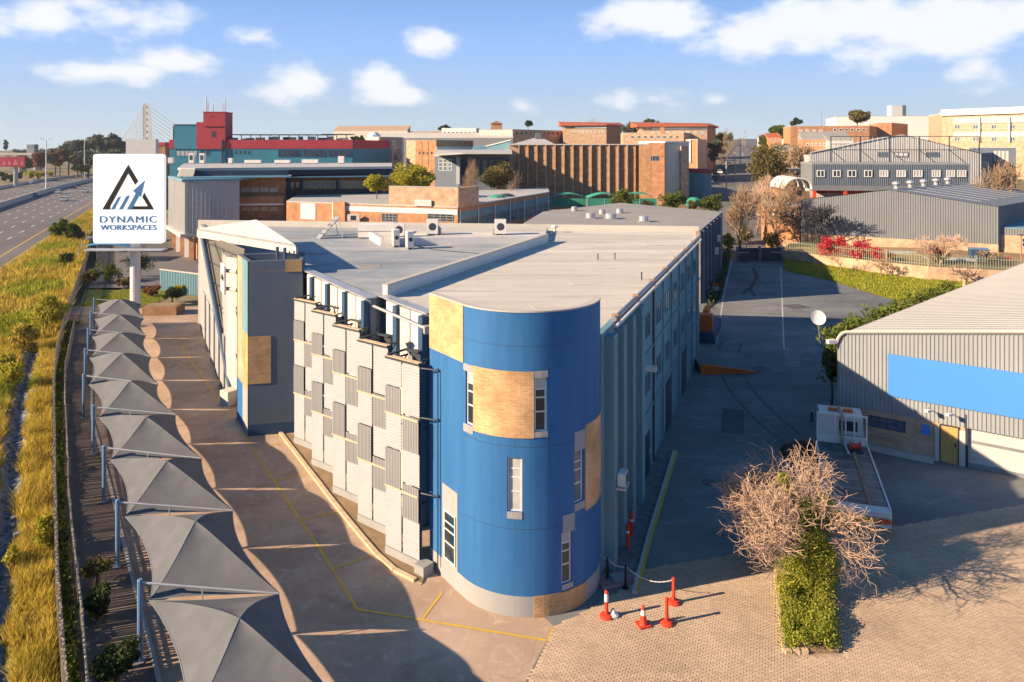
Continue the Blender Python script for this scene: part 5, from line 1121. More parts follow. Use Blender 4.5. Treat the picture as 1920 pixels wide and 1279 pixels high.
# ------------------------------------------------------------------ tree in its planted bed
def front_tree():
    struct('tree_bed', MB().prism(PLANTER, .0, .12), 'dirt')
    e = thing('bed_edging', 'row of pale stones edging the ground-cover bed under the bare tree', 'edging', (*PLANTER[0], 0)); rr = random.Random(6)
    for a, b in ((PLANTER[3], PLANTER[0]), (PLANTER[0], Vector(PLANTER[0]).lerp(Vector(PLANTER[1]), .45))):
        a, b = Vector(a), Vector(b); k = int((b-a).length/.28)
        for i in range(k):
            p = a.lerp(b, (i+.5)/k); obj('stone', MB().obox(p.x, p.y, .09, .24, .14, .14+rr.uniform(0, .06), math.atan2(b.y-a.y, b.x-a.x)+rr.uniform(-.15, .15)), 'kerb', e)
    n = 34000; u, v = RNG.uniform(.02, .98, n), RNG.uniform(.01, .99, n); q = [np.array(p) for p in PLANTER]
    XY = (q[0]*(1-u[:, None])+q[1]*u[:, None])*(1-v[:, None])+(q[3]*(1-u[:, None])+q[2]*u[:, None])*v[:, None]
    hh = .40+.2*np.sin(XY[:, 0]*3.3+1)*np.sin(XY[:, 1]*2.1)+.12*np.sin(XY[:, 0]*9)*np.sin(XY[:, 1]*7)+1.1*v**2.2; XY = XY+RNG.normal(size=(n, 2))*.11; ed = np.minimum(np.minimum(u, 1-u)*8, 1); z = RNG.uniform(.15, 1, n)**.35*hh*(.45+.55*ed)
    P = np.stack([XY[:, 0], XY[:, 1], z+.04], 1); gc = quads_obj('ground_cover', leaves(P, .075, .7), 'ivy'); gc['kind'] = 'stuff'; tag(gc, 'dense yellow-green ground cover in the bed under the bare tree', 'plants')
    B = (12.2, 30.7, .1); t = thing('bare_tree', 'large bare tree with pale curling twigs and ivy on its trunk', 'tree', B)
    rr = random.Random(12); mb = MB(); tips = []; mid = []
    def grow(p, dd, L_, r, lv):
        k = (5, 4, 4, 3, 3, 2)[lv]; pts = [p]; x = dd.copy()
        for i in range(k):
            x = (x+Vector((rr.uniform(-1, 1), rr.uniform(-1, 1), rr.uniform(-.75, .8)))*(.16, .26, .36, .48, .6, .75)[lv]).normalized(); pts.append(pts[-1]+x*L_/k)
        rs = [max(.006, r*(1-.5*i/k)) for i in range(k+1)]; mb.tube(pts, rs, (8, 6, 5, 4, 3, 3)[lv], cap=False)
        if lv <= 2: mid.extend(pts[1:])
        if lv == 5: return
        nb = (7, 6, 5, 4, 3)[lv]
        for j in range(nb):
            f = (.3, .25, .2, .2, .15)[lv]+(.98-(.3, .25, .2, .2, .15)[lv])*(j+rr.random())/nb; i = min(k-1, int(f*k)); q = pts[i].lerp(pts[i+1], f*k-i)
            ang = j*2.4+rr.uniform(-.5, .5); a = x.orthogonal().normalized(); b = x.cross(a); s = a*math.cos(ang)+b*math.sin(ang); sp = (.72, .62, .6, .65, .75)[lv]
            nd = x*(1-sp*.75)+s*sp; nd.z += (.2, .16, .08, .02, .0)[lv]; nd.normalize(); grow(q, nd, L_*rr.uniform(.58, .82), max(rs[i]*.6, .008), lv+1)
        if lv > 0: grow(pts[-1], x, L_*.62, rs[-1], lv+1)
    grow(Vector(B), Vector((-.18, .05, 1)).normalized(), 2.0, .22, 0)
    V = np.array(mb.v); Bn = np.array(B); D = V-Bn
    D[:, 2] *= 5.6/D[:, 2].max(); D[:, 2] = np.maximum(D[:, 2], .45-.0*D[:, 2]) if 0 else D[:, 2]
    fac = 6.7/np.ptp(D[:, 0]); D[:, :2] *= fac; D[:, 0] -= .06*D[:, 2]
    low = D[:, 2] < .3; far = np.hypot(D[:, 0], D[:, 1]) > .8; D[low & far, 2] = .3+RNG.uniform(0, .2, (low & far).sum())
    hid = (np.abs(D[:, 0]+.1) < .75) & (D[:, 1] < -.45) & (D[:, 2] < 3.4); mb.f = [f for f in mb.f if not all(hid[i] for i in f)]      # the ivy has smothered the twigs on this side
    mb.v = [tuple(x) for x in D+Bn]; obj('crown', mb, 'twig', t)
    obj('trunk', MB().tube([(B[0], B[1], -.05), (B[0]-.06, B[1], .9), (B[0]-.2, B[1], 1.8)], [.27, .22, .18], 9), 'bark', t)
    # ivy up the trunk and the main limbs
    C = []
    for k in range(9): z = .3+k*.37; C.append((B[0]-.15*z*.6, B[1]-.35, z, .95-.055*k))
    for x, y, z, r in ((B[0]-.1, B[1]-.95, 1.0, .75), (B[0]+.05, B[1]-.8, 1.7, .7), (B[0]-.2, B[1]-.75, 2.4, .55), (B[0]-.35, B[1]-.6, 3.1, .4), (B[0]+.75, B[1]+.2, 3.0, .62), (B[0]+.45, B[1]-.1, 2.5, .55), (B[0]-.95, B[1]+.2, 4.2, .3), (B[0]-.85, B[1]+.1, 3.7, .32), (B[0]+.5, B[1]-.3, .8, .7), (B[0]+.6, B[1]-.2, 1.4, .5)): C.append((x, y, z, r))
    P = np.concatenate([np.array(c[:3])+(lambda g: g/np.linalg.norm(g, axis=1, keepdims=True)*RNG.uniform(.3, 1, (len(g), 1))**.5)(RNG.normal(size=(int(2300*c[3]), 3)))*c[3] for c in C]); P[:, 2] = np.maximum(P[:, 2], .15)
    quads_obj('ivy', leaves(P, .085, .75), 'ivy', t)
front_tree()
# ------------------------------------------------------------------ cones, delineators, chain, bollards
def cone(px, py, label, kind):
    x, y = G(px, py); t = thing('traffic_cone' if kind == 0 else 'delineator_post', label, 'cone' if kind == 0 else 'post', (x, y, .034))
    b = .034
    if kind == 0:
        obj('base', MB().obox(x, y, b+.03, .46, .46, .06, .3), 'signal', t); obj('body', MB().lathe(x, y, [(.17, b+.06), (.15, b+.1), (.035, b+.76), (.02, b+.77)], 14), 'signal', t)
        obj('white_band', MB().lathe(x, y, [(.102, b+.4), (.072, b+.58)], 14), 'white', t)
    else:
        obj('base', MB().lathe(x, y, [(.26, b), (.27, b+.05), (.2, b+.1), (.09, b+.13)], 16), 'signal', t); obj('post', MB().lathe(x, y, [(.075, b+.12), (.06, b+.9), (.075, b+.9), (.075, b+.97), (.03, b+1.0)], 12), 'signal', t)
        if kind == 2: obj('white_band', MB().lathe(x, y, [(.085, b+.6), (.07, b+.92)], 12), 'white', t)
    return t
cone(1206, 1174, 'traffic cone with one white band, left of the plain red post', 0)
cone(1250, 1171, 'plain red delineator post standing in full sun', 1)
cone(1263, 1132, 'red delineator post holding the chain at the shadow edge', 1)
cone(1137, 1158, 'leftmost red and white post near the foot of the blue tower', 2)
x, y = G(1144, 1156); o = obj('cone_base', MB().lathe(x+.12, y, [(.22, .034), (.22, .1), (.12, .16), (.05, .3)], 12), 'white', origin=(x, y, .034)); tag(o, 'small white weighted base beside the leftmost red and white post', 'base')
for i, (px, py, lb) in enumerate([(1139, 1090, 'black chain post nearest the blue tower'), (1173, 1104, 'black chain post nearest the yellow kerb line')]):
    x, y = G(px, py); t = thing('chain_post', lb, 'post', (x, y, 0), 'black chain posts'); obj('post', MB().lathe(x, y, [(.05, 0), (.05, .95), (.03, 1.0)], 10), 'black', t); obj('foot', MB().lathe(x, y, [(.14, 0.02), (.14, .05), (.06, .07)], 10), 'black', t)
def chain():
    pts = [Vector((*G(1125, 1082), .95)), Vector((*G(1139, 1090), .95)), Vector((*G(1173, 1104), .9)), Vector((*G(1263, 1132), .95))]; t = thing('chain', 'white plastic chain hung between the black posts and red post', 'chain', tuple(pts[0]))
    k = 0
    for a, b in zip(pts[:-1], pts[1:]):
        n = max(2, int((b-a).length/.085))
        for i in range(n):
            f = (i+.5)/n; p = a.lerp(b, f); p.z -= .3*4*f*(1-f)*min(1, (b-a).length/2); d = (b-a).normalized(); k += 1
            q = MB().tube([p-d*.045, p+d*.045], .017 if k % 2 else .012, 4); obj('link', q, 'white', t)
chain()
for i, (px, py, lb) in enumerate([(1177, 1028, 'nearer of two red safety bollards beside the shaded wall'), (1184, 1005, 'farther of two red safety bollards beside the shaded wall')]):
    x, y = G(px, py); t = thing('bollard', lb, 'bollard', (x, y, 0), 'red bollards by the shaded wall'); obj('post', MB().lathe(x, y, [(.09, 0), (.09, 1.05), (.05, 1.12)], 10), 'signal', t); obj('white_band', MB().lathe(x, y, [(.094, .7), (.094, .8)], 10), 'white', t)
def wall_ac():
    u = WR.hit(1138, 935)[0]+.1; t = thing('air_conditioner', 'white air conditioner on a bracket low on the shaded side wall', 'air conditioner', WR.pt(u, 3.2, .42)); w = WR
    obj('casing', MB().slab(w, u-.1, u+.5, 3.4, 3.95, .46, .8), 'white', t); obj('fan_grille', MB().slab(w, u, u+.4, 3.47, 3.88, .8, .81), 'steel_d', t); obj('bracket', MB().slab(w, u-.2, u+.6, 3.3, 3.38, .42, .85), 'galv', t)
wall_ac()
x, y = G(1142, 1100); t = thing('drain_cover', 'small grey hatch with low pink kerb at the foot of the tower', 'hatch', (x, y, 0)); obj('kerb', MB().obox(x+.3, y+.4, .06, 1.5, .9, .1, .3), mat('pinkish_kerb', (.35, .2, .2), .9), t); obj('lid', MB().obox(x+.45, y+.45, .13, .6, .5, .05, .3), 'steel', t)
# ------------------------------------------------------------------ orange ramp and loading dock along the right wall
def dock():
    t = thing('loading_ramp', 'sloping concrete ramp with an orange wedge-shaped side wall', 'ramp', (*G(1360, 700), 0))
    a, b = Vector(G(1313, 702)), Vector(G(1416, 699)); w = Wall(a, b); q = MB().add([w.pt(0, 0, .12), w.pt(w.len, 0, .12), w.pt(w.len, .12, .12), w.pt(0, .85, .12), w.pt(0, 0, -.1), w.pt(w.len, 0, -.1), w.pt(w.len, .12, -.1), w.pt(0, .85, -.1)], [(0, 1, 2, 3), (7, 6, 5, 4), (0, 4, 5, 1), (1, 5, 6, 2), (2, 6, 7, 3), (3, 7, 4, 0)]); obj('side_wall', q, 'orange', t)
    obj('slope', MB().add([w.pt(0, .62, -.1), w.pt(w.len, .02, -.1), w.pt(w.len+1.2, .02, -5.6), w.pt(.9, .62, -5.6), w.pt(0, 0, -.1), w.pt(.9, 0, -5.6)], [(0, 1, 2, 3), (0, 3, 5, 4)]), 'yard', t)
    p = thing('loading_dock', 'raised dock with orange parapet blocks on a blue-grey base', 'dock', (*G(1325, 645), 0)); x, y = G(1325, 640)
    ang = WR.d; aa = math.atan2(ang.y, ang.x)
    obj('base', MB().obox(x+.8, y+2.6, .45, 7.0, 1.9, .9, aa), 'blue_dk', p); obj('parapet_block', MB().obox(x+.05, y+.55, 1.65, 1.1, 1.25, 1.5, aa), 'orange', p); obj('parapet_block', MB().obox(x+1.15, y+4.4, 1.5, 2.2, .5, 1.2, aa), 'orange', p); obj('coping', MB().obox(x+.75, y+2.5, 1.0, 3.6, .3, .2, aa), 'cream', p)
    for k in range(3): obj('step', MB().obox(x+.35+k*.1, y+1.6+k*.5, 1.0+k*.18, .9, .5, .2, aa), 'haze_con', p)
    t2 = thing('planted_border', 'dark planted border along the far side wall of the building', 'border', (*G(1340, 560), 0)); q = [G(1322, 585), G(1352, 560), G(1372, 470), G(1352, 470)]
    obj('soil', MB().prism(q, 0, .1), mat('dark_soil', (.05, .045, .03)), t2); n = 2600; u, v = RNG.uniform(0, 1, n), RNG.uniform(0, 1, n); Q = [np.array(p_) for p_ in q]; XY = (Q[0]*(1-u[:, None])+Q[1]*u[:, None])*(1-v[:, None])+(Q[3]*(1-u[:, None])+Q[2]*u[:, None])*v[:, None]
    quads_obj('plants', leaves(np.stack([XY[:, 0], XY[:, 1], RNG.uniform(.1, 1.3, n)*(.5+.5*np.sin(XY[:, 1]*1.1))], 1), .3), 'leaf_d', t2)
    st = thing('stacked_goods', 'small pile of orange and white goods by the far side wall', 'goods', (*G(1338, 545), 0)); x, y = G(1338, 548)
    for k in range(5): obj('crate', MB().obox(x+.2*math.sin(k), y+.25*k, .25+.3*(k % 3), 1.0, .5, .28, .2*k), 'orange' if k % 3 == 2 else 'white', st)
dock()
# ================================================================== BEHIND THE RIGHT YARD
def back_yard():
    base = [G(1468, 491), G(1560, 505), G(1660, 521), G(1740, 531), G(1830, 537), (72, 92)]
    t = thing('retaining_wall', 'tan brick retaining wall above the green bank', 'wall', (*base[0], 0))
    zt = [1.75, 1.9, 2.1, 2.2, 2.2, 2.2]
    for i in range(len(base)-1):
        w = Wall(base[i], base[i+1]); m = MB(); m.hexa([w.pt(0, 0, 0), w.pt(w.len, 0, 0), w.pt(w.len, 0, -.35), w.pt(0, 0, -.35), w.pt(0, zt[i], 0), w.pt(w.len, zt[i+1], 0), w.pt(w.len, zt[i+1], -.35), w.pt(0, zt[i], -.35)]); obj('wall', m, 'brickt', t)
    # terrace behind
    struct('terrace', MB().prism([(x, y+.36) for x, y in base]+[(110, 120), (95, 170), (60, 150), (48, 128)], -.2, [1.7, 1.85, 2.05, 2.15, 2.15, 2.15, 2.2, 5, 3.5, 2.0]), 'dirt')
    # grass bank
    G2 = [G(1472, 508), G(1560, 528), G(1640, 553), G(1720, 572), G(1800, 580)]
    m = MB(); V = [(x, y, .02) for x, y in G2]+[(x, y-.02, .5) for x, y in base[:5]]; struct('grass_bank', m.add(V, [(i, i+1, 6+i, 5+i) for i in range(4)]), mat('bank_grass', (.15, .16, .015), .95, col2=(.26, .24, .03), scale=.5, bump=.4))
    n = 14000; u = RNG.uniform(0, 1, n); v = RNG.uniform(0, 1, n); k = u*4; a = np.array(G2); b = np.array(base[:5]); i = np.minimum(3, k.astype(int)); f = (k-i)[:, None]
    XY = (a[i]*(1-f)+a[i+1]*f)*(1-v[:, None])+(b[i]*(1-f)+b[i+1]*f)*v[:, None]; P = np.stack([XY[:, 0], XY[:, 1], .02+.48*v], 1); D = RNG.normal(size=(n, 3))*.035; D[:, 2] = 0
    T = P+np.stack([RNG.normal(size=n)*.06, RNG.normal(size=n)*.06, RNG.uniform(.08, .28, n)], 1); o = quads_obj('bank_grass', np.stack([P-D, P+D, T], 1).reshape(-1, 3), 'green_grass', k=3); o['kind'] = 'stuff'; tag(o, 'bright green grass on the bank below the retaining wall', 'grass')
    # palisade fence on the wall
    f = thing('palisade_fence', 'pale green palisade fence on top of the tan retaining wall', 'fence', (*base[0], 1.75)); far = MB(); pm = bpy.data.meshes.new('pale'); b = MB().box(-.035, .035, -.012, .012, 0, 1.7); pm.from_pydata(b.v, [], b.f); gm = mat('pale_green_steel', (.30, .33, .22), .6, var=.1); pm.materials.append(gm); cnt = 0
    for i in range(len(base)-1):
        w = Wall(base[i], base[i+1]); k = int(w.len/.3)
        for j in range(k):
            u = (j+.5)*w.len/k; z = zt[i]+(zt[i+1]-zt[i])*u/w.len; o = bpy.data.objects.new('pale', pm); COL.objects.link(o); o.parent = f; o.location = Vector(w.pt(u, z, -.17))-f.location; o.rotation_euler = (0, 0, math.atan2(w.d.y, w.d.x)); cnt += 1
        for h in (.3, 1.35): obj('rail', MB().tube([w.pt(0, zt[i]+h, -.2), w.pt(w.len, zt[i+1]+h, -.2)], .035, 4), gm, f)
        obj('post', MB().slab(w, 0, .1, zt[i], zt[i]+1.85, -.24, -.14), gm, f)
    # power box on the wall, gate
    x, y = G(1497, 492); o = obj('meter_box', MB().obox(x, y-.3, .9, 1.2, .4, 1.0, -.4), 'teal_wall', origin=(x, y, .0)); tag(o, 'pale blue meter box at the left end of the retaining wall', 'box')
    g = thing('sliding_gate', 'dark double steel gate closing the end of the yard', 'gate', (*G(1424, 492), 0)); w = Wall(G(1383, 492), G(1465, 491))
    for u0, u1 in ((.1, w.len/2-.25), (w.len/2+.25, w.len-.1)):
        fr = MB(); fr.slab(w, u0, u1, .1, .2, -.04, .04); fr.slab(w, u0, u1, 2.1, 2.2, -.04, .04); fr.slab(w, u0, u0+.08, .2, 2.1, -.04, .04); fr.slab(w, u1-.08, u1, .2, 2.1, -.04, .04); l = obj('gate_leaf', fr, 'steel_d', g); obj('gate_sheet', MB().slab(w, u0+.08, u1-.08, .2, 2.1, -.05, -.03), 'navy', l); k = int((u1-u0)/.16)
        for j in range(1, k): u = u0+(u1-u0)*j/k; obj('bar', MB().slab(w, u-.05, u+.05, .2, 2.25, -.015, .015), 'steel_d', l)
    for u in (0, w.len/2, w.len): obj('gate_post', MB().slab(w, u-.15, u+.15, 0, 2.45, -.18, .18), 'slate', g)
    for u in (.9, w.len-.9): obj('gate_motor', MB().slab(w, u-.9, u+.9, 1.5, 1.58, .1, .2), 'galv', g); obj('gate_lamp', MB().slab(w, u-.12, u+.12, 2.2, 2.4, .0, .2), 'white', g)
    # trees on the bank and terrace
    bare_tree(1578, 516, 104, 46, 466, 'small bare sapling on the green bank, leftmost', 'twig_b', 3, z=.3, r0=.05, levels=4, nb=(4, 3, 3, 3), fine=.00008)
    bare_tree(1652, 520, 101, 48, 480, 'low bare shrubby tree on the green bank below the red flowers', 'twig_b', 4, z=.4, r0=.04, levels=4, nb=(4, 3, 3, 3), trunk=.15, fine=.00008)
    bare_tree(1762, 530, 98.5, 96, 434, 'round bare tree with twin trunks rising in front of the retaining wall', 'twig', 5, z=.45, r0=.1, levels=5, nb=(4, 4, 3, 3, 3), spread=.45, trunk=.26, fine=.0001)
    bare_tree(1808, 545, 94, 70, 500, 'sparse bare shrub on the bank beside the warehouse roof', 'twig', 6, z=.4, r0=.04, levels=4, nb=(5, 3, 3, 2), trunk=.12, fine=.00008)
    bare_tree(1535, 470, 118, 118, 374, 'dark bare tree leaning right against the grey sheeting', 'twig_d', 7, z=2.0, r0=.16, levels=5, nb=(4, 4, 3, 3, 2), spread=.5, fine=.0002)
    # bougainvillea
    for i, (px, Y, wd, tp_, bt, lb) in enumerate([(1560, 110.8, 66, 438, 488, 'red flowering creeper at the left of the palisade fence'), (1610, 107, 66, 448, 494, 'red flowering creeper in the middle of the palisade fence'), (1650, 104.4, 62, 455, 498, 'red flowering creeper at the right end of the creeper row'), (1760, 101, 40, 462, 494, 'small red flowering bush behind the twin-trunk bare tree'), (1888, 103, 36, 482, 496, 'red flowering bush at the right edge by the brick wall')]):
        shrub(px, Y, wd, tp_, bt, lb, 'leaf_p', 2200, .24, z=1.2, ncl=26)
    bare_tree(1850, 480, 101, 50, 468, 'brown dry bush beside the blue container', 'twig_b', 9, z=2.1, r0=.05, levels=3)
    x, Y = XA(1835, 103), 103; o = thing('blue_container', 'dark blue skip standing on the terrace behind the fence', 'container', (x, Y, 2.1)); obj('body', MB().obox(x, Y, 3.0, 2.2, 1.6, 1.8, -.3), 'blue_dk', o); obj('rim', MB().obox(x, Y, 3.94, 2.3, 1.7, .1, -.3), 'steel_b', o)
    for i, (px, Y, L_, lb) in enumerate([(1668, 110, 7, 'stack of pale pipes on the terrace behind the fence'), (1785, 103, 5.5, 'stack of grey pipes on the terrace left of the blue skip')]):
        t = thing('pipe_stack', lb, 'pipes', (XA(px, Y), Y, 2.1))
        for k in range(5): obj('pipe', MB().tube([(XA(px, Y)-L_/2, Y+1.2+.3*k, 2.3+.16*(k % 2)), (XA(px, Y)+L_/2, Y-1.2+.3*k, 2.3+.16*(k % 2))], .15, 7), 'galv', t)
back_yard()
def gable_shed():
    P0, P1 = Vector((XA(1502, 122), 122)), Vector((XA(1872, 108), 108)); w = Wall(P0, P1); e = Vector((.74, .67)); t = thing('gable_warehouse', 'large grey sheeted gable warehouse behind the palisade fence', 'warehouse', (*P0, 2)); L_ = w.len; ua, za = w.hit(1665, 356)
    zt = lambda u: 9.3+(za-9.3)*(u/ua if u < ua else (L_-u)/(L_-ua))
    obj('brick_base', MB().slab(w, 0, L_, 1.6, 3.9, -.3, -.03), 'brickt', t); obj('wall_sheeting', corr(w, 0, L_, 3.88, zt, .33, .07), 'sheet_d', t)
    D = 34; p = [(*P0, 9.3), (*(P0+w.d*ua), za), (*P1, 9.3)]; off = Vector((*(-e*.2), .05)); q = [Vector(x)+off for x in p]+[Vector(x)+Vector((*(e*D), .05)) for x in p]
    obj('roof', MB().add([tuple(x) for x in q], [(0, 1, 4, 3), (1, 2, 5, 4)]), 'sheet_d', t)
    sm = mat('skylight_sheet', (.88, .88, .86), .4, var=.03); N_ = (q[4]-q[1]).cross(q[2]-q[1]).normalized(); N_ = N_ if N_.z > 0 else -N_
    for k in range(8):
        a = (k+.7)/8.6; b0 = q[1].lerp(q[4], a); c0 = q[2].lerp(q[5], a); A, B = b0.lerp(c0, .12)+N_*.06, b0.lerp(c0, .8)+N_*.06; v = (q[4]-q[1]).normalized()*.7; obj('skylight', MB().add([tuple(A), tuple(B), tuple(B+v), tuple(A+v)], [(0, 1, 2, 3)]), sm, t)
    sw = Wall(P1, P1+e*D, (1, -1)); obj('side_wall', corr(sw, .02, D, 1.6, 9.25, .33, .07), 'sheet_d', t)
    for k, (px, py) in enumerate(((1684, 355), (1738, 353), (1768, 345), (1782, 346), (1822, 343))):
        a = .1+.17*k; b0 = q[1].lerp(q[4], a); o = thing('roof_ventilator', ['first', 'second', 'third', 'fourth', 'fifth'][k]+' whirling ventilator from the left on the grey gable ridge', 'ventilator', tuple(b0), 'ventilators on the grey gable ridge'); x, y, z = b0; obj('throat', MB().lathe(x, y, [(.35, z-.2), (.35, z+.5)], 10), 'galv', o); obj('hood', MB().lathe(x, y, [(.4, z+.5), (.62, z+.75), (.6, z+1.0), (.2, z+1.2)], 10), 'galv', o)
    t2 = thing('annex', 'low brick annex with blue sheeted roof right of the gable warehouse', 'building', (*(P1+e*6), 2)); A = P1+e*.9; w2 = Wall(A, A+w.d*20)
    obj('wall', MB().slab(w2, .1, 20, 1.6, 5.2, -.3, 0), 'bricko' if 0 else 'brickt', t2); obj('sheeting', corr(w2, .1, 20, 5.2, 6.2, .33, .06), 'sheet_d', t2); r = [A+w.d*.1, A+w.d*20, A+w.d*20+e*18, A+w.d*.1+e*18]; obj('roof', MB().prism([(p_.x, p_.y) for p_ in r], [6.2, 6.2, 6.6, 6.6], [6.28, 6.28, 6.7, 6.7]), 'teal_roof', t2)
    for u in (2.6, 5.2): window(t2, w2, u, u+1.5, 3.6, 4.9, 2, 2, 'white', 'glass', .07)
    o = thing('lamp_standard', 'rusty steel post at the right edge by the brick annex', 'post', (XA(1915, 101), 101, 2.1)); obj('post', MB().tube([(XA(1915, 101), 101, 2.1), (XA(1915, 101), 101, 6)], .1, 6), 'brickb', o); obj('cap', MB().box(XA(1915, 101)-.2, XA(1915, 101)+.2, 100.8, 101.2, 6, 6.1), 'steel_d', o)
gable_shed()
# ------------------------------------------------------------------ generic background building
def block(name, label, pts, top, mt, cat='building', roof='roof_p', base=None, overhang=0.0, closeback=16, roofz=None, wallmats=None):
    """pts: (px, Y) corners along the visible walls, left to right; top: photo row of the wall head at the first corner (or list of heights)"""
    C = [Vector((XA(p, Y), Y)) for p, Y in pts]; zt = ZA(top, pts[0][1]) if not isinstance(top, tuple) else top[0]
    mid = sum(C, Vector((0, 0)))/len(C); z0 = (min(gz(c.x, c.y) for c in C)-.5) if base is None else base
    t = thing(name, label, cat, (C[0].x, C[0].y, max(0, z0))); W = []
    for i, (a, b) in enumerate(zip(C[:-1], C[1:])):
        w = Wall(a, b); obj('wall', MB().slab(w, 0, w.len, z0, zt, -.4, 0), (wallmats[i] if wallmats else mt), t); W.append(w)
    back = Vector((0, closeback)); P = C+[C[-1]+back*(C[-1].y+closeback)/(C[-1].y+closeback)+Vector((C[-1].x/C[-1].y*closeback*.6, 0)), C[0]+back+Vector((C[0].x/C[0].y*closeback*.6, 0))]
    P = [tuple(p) for p in P]
    obj('roof', MB().prism(P, zt-.02, zt+.18) if roofz is None else MB().prism(P, zt-.02, [zt+.18+(roofz if i >= len(C) else 0) for i in range(len(P))]), roof, t)
    W2 = Wall(P[-3], P[-2], (1, 0)); obj('wall', MB().slab(W2, .41, W2.len, z0, zt-.03, -.4, -.01), mt, t)
    W3 = Wall(P[0], P[-1], (-1, 0)); obj('wall', MB().slab(W3, .41, W3.len, z0, zt-.03, -.4, -.01), mt, t)
    return t, W, zt, P
def winrow(t, w, px0, px1, n, py0, py1, frac=.6, **k):
    s = (px1-px0)/n
    for i in range(n): winpx(t, w, px0+i*s+s*(1-frac)/2, px0+(i+1)*s-s*(1-frac)/2, py0, py1, **k)
def right_back():
    # dark grey upper floor on red columns, pale gable hall behind it
    t, W, zt, P = block('workshop_building', 'dark grey sheeted upper floor with ten windows on red columns', [(1523, 150), (1817, 146)], 308, 'sheet_d', base=9.2, roof='roof_d'); w = W[0]
    obj('wall_sheeting', corr(w, 0, w.len, 10.3, zt, .4, .06, o=.01), 'slate', t)
    for i, (a, b) in enumerate(((1531, 1546), (1561, 1576), (1589, 1605), (1620, 1635), (1649, 1665), (1681, 1698), (1712, 1729), (1747, 1763), (1774, 1790), (1794, 1811))): winpx(t, w, a, b, 319, 332, nx=2 if i < 4 else 3, ny=1, frame='white', glass='glass' if i < 4 else 'blind', fw=.16, out=.14, o=.07)
    g = obj('ground_floor_wall', MB().slab(w, 0, w.len, 1.5, 10.2, -3.4, -3.0), 'cream', t)
    for px in (1525, 1583, 1642, 1700, 1758): u, _ = w.hit(px, 350); obj('column', MB().slab(w, u, u+.55, 1.5, 10.25, -.6, -.05), 'signal', t)
    for i in range(5): slabpx(t, 'red_panel', Wall(w.pt(0, 0, -3), w.pt(w.len, 0, -3)), 1531+i*25, 1552+i*25, 358, 362, 'signal', .0, .1)
    h = thing('gable_hall', 'pale grey sheeted hall with curved gable behind the dark upper floor', 'hall', (XA(1520, 172), 172, 3)); w = Wall((XA(1518, 172), 172), (XA(1840, 168), 168)); ua, za = w.hit(1690, 252); ze = ZA(287, 172); L_ = w.len
    top = lambda u: ze+(za-ze)*(u/ua if u < ua else (L_-u)/(L_-ua))
    obj('wall_sheeting', corr(w, 0, L_, 2, top, .5, .06), 'sheet_p', h); us = np.linspace(0, L_, 15); V = [w.pt(u, top(u), .3) for u in us]+[(w.pt(u, top(u), 0)[0]+16, w.pt(u, 0, 0)[1]+40, top(u)) for u in us]; obj('roof', MB().add(V, [(i, i+1, 16+i, 15+i) for i in range(14)]), 'roof_p', h)
    for a, b, mt in ((1646, 1666, 'glass_b'), (1675, 1702, 'white'), (1735, 1760, 'glass_b')): winpx(h, w, a, b, 285, 294, nx=3, ny=1, frame='steel', glass=mt, fw=.15, out=.1, o=.06)
    sw = Wall(w.b, w.b+Vector((26, 34)), (1, -1)); obj('side_wall', MB().slab(sw, 0, sw.len, 2, ze, -.3, 0), 'slate', h)
    for k in range(5): window(h, sw, 4+k*1.6, 5.2+k*1.6, 10, 14.5, 1, 1, 'cream', 'glass', .2)
    fr = thing('mesh_frame', 'tall steel mesh frame with braces above the dark upper floor', 'frame', (XA(1558, 160), 160, 14)); w = Wall((XA(1558, 160), 160), (XA(1836, 158), 158)); z0, z1, z2 = ZA(308, 160), ZA(281, 160), ZA(256, 160)
    for z in (z1, z2): obj('rail', MB().tube([w.pt(0, z, 0), w.pt(w.len, z, 0)], .1, 4), 'steel_d', fr)
    for k in range(6): u = w.len*k/5; obj('post', MB().tube([w.pt(u, z0-3, 0), w.pt(u, z2, 0)], .12, 4), 'steel_d', fr)
    for k in range(5): u = w.len*k/5; obj('brace', MB().tube([w.pt(u, z1, 0), w.pt(u+w.len/5*.6, z0-.3, .8)], .1, 4), 'steel_d', fr)
    for k in range(30): u = w.len*(k+.5)/30; obj('wire', MB().tube([w.pt(u, z1, 0), w.pt(u, z2, 0)], .04, 3), 'steel', fr)
    t, W, zt, P = block('office_wing', 'cream two-storey office wing with three small windows left of the pale hall', [(1516, 178), (1560, 176)], 292, 'cream', closeback=8); winrow(t, W[0], 1520, 1553, 3, 295, 305, .5, frame='steel', glass='glass', fw=.12, ny=2)
    # round-roofed shelter
    t = thing('arched_shelter', 'small white shelter with three arched roof strips below the big tree', 'shelter', (XA(1490, 140), 140, 2))
    for k in range(3):
        X0, X1 = XA(1466, 140), XA(1515, 140); Y = 138+k*3; z = ZA(352, Y)+.2*k; n = 12; V = []
        for i in range(n+1):
            a = math.pi*i/n; x = (X0+X1)/2-(X1-X0)/2*math.cos(a); zz = z+1.9*math.sin(a)
            for yy, dz in ((Y, 0), (Y+2.4, 0), (Y, -.25), (Y+2.4, -.25)): V.append((x, yy, zz+dz))
        Fc = []
        for i in range(n): Fc += [(4*i, 4*i+4, 4*i+5, 4*i+1), (4*i+2, 4*i+3, 4*i+7, 4*i+6), (4*i, 4*i+2, 4*i+6, 4*i+4)]
        obj('roof_arch', MB().add(V, Fc), 'white', t)
    obj('wall', MB().box(XA(1467, 140), XA(1514, 140), 139, 147, 0, ZA(358, 140)), 'brickb', t)
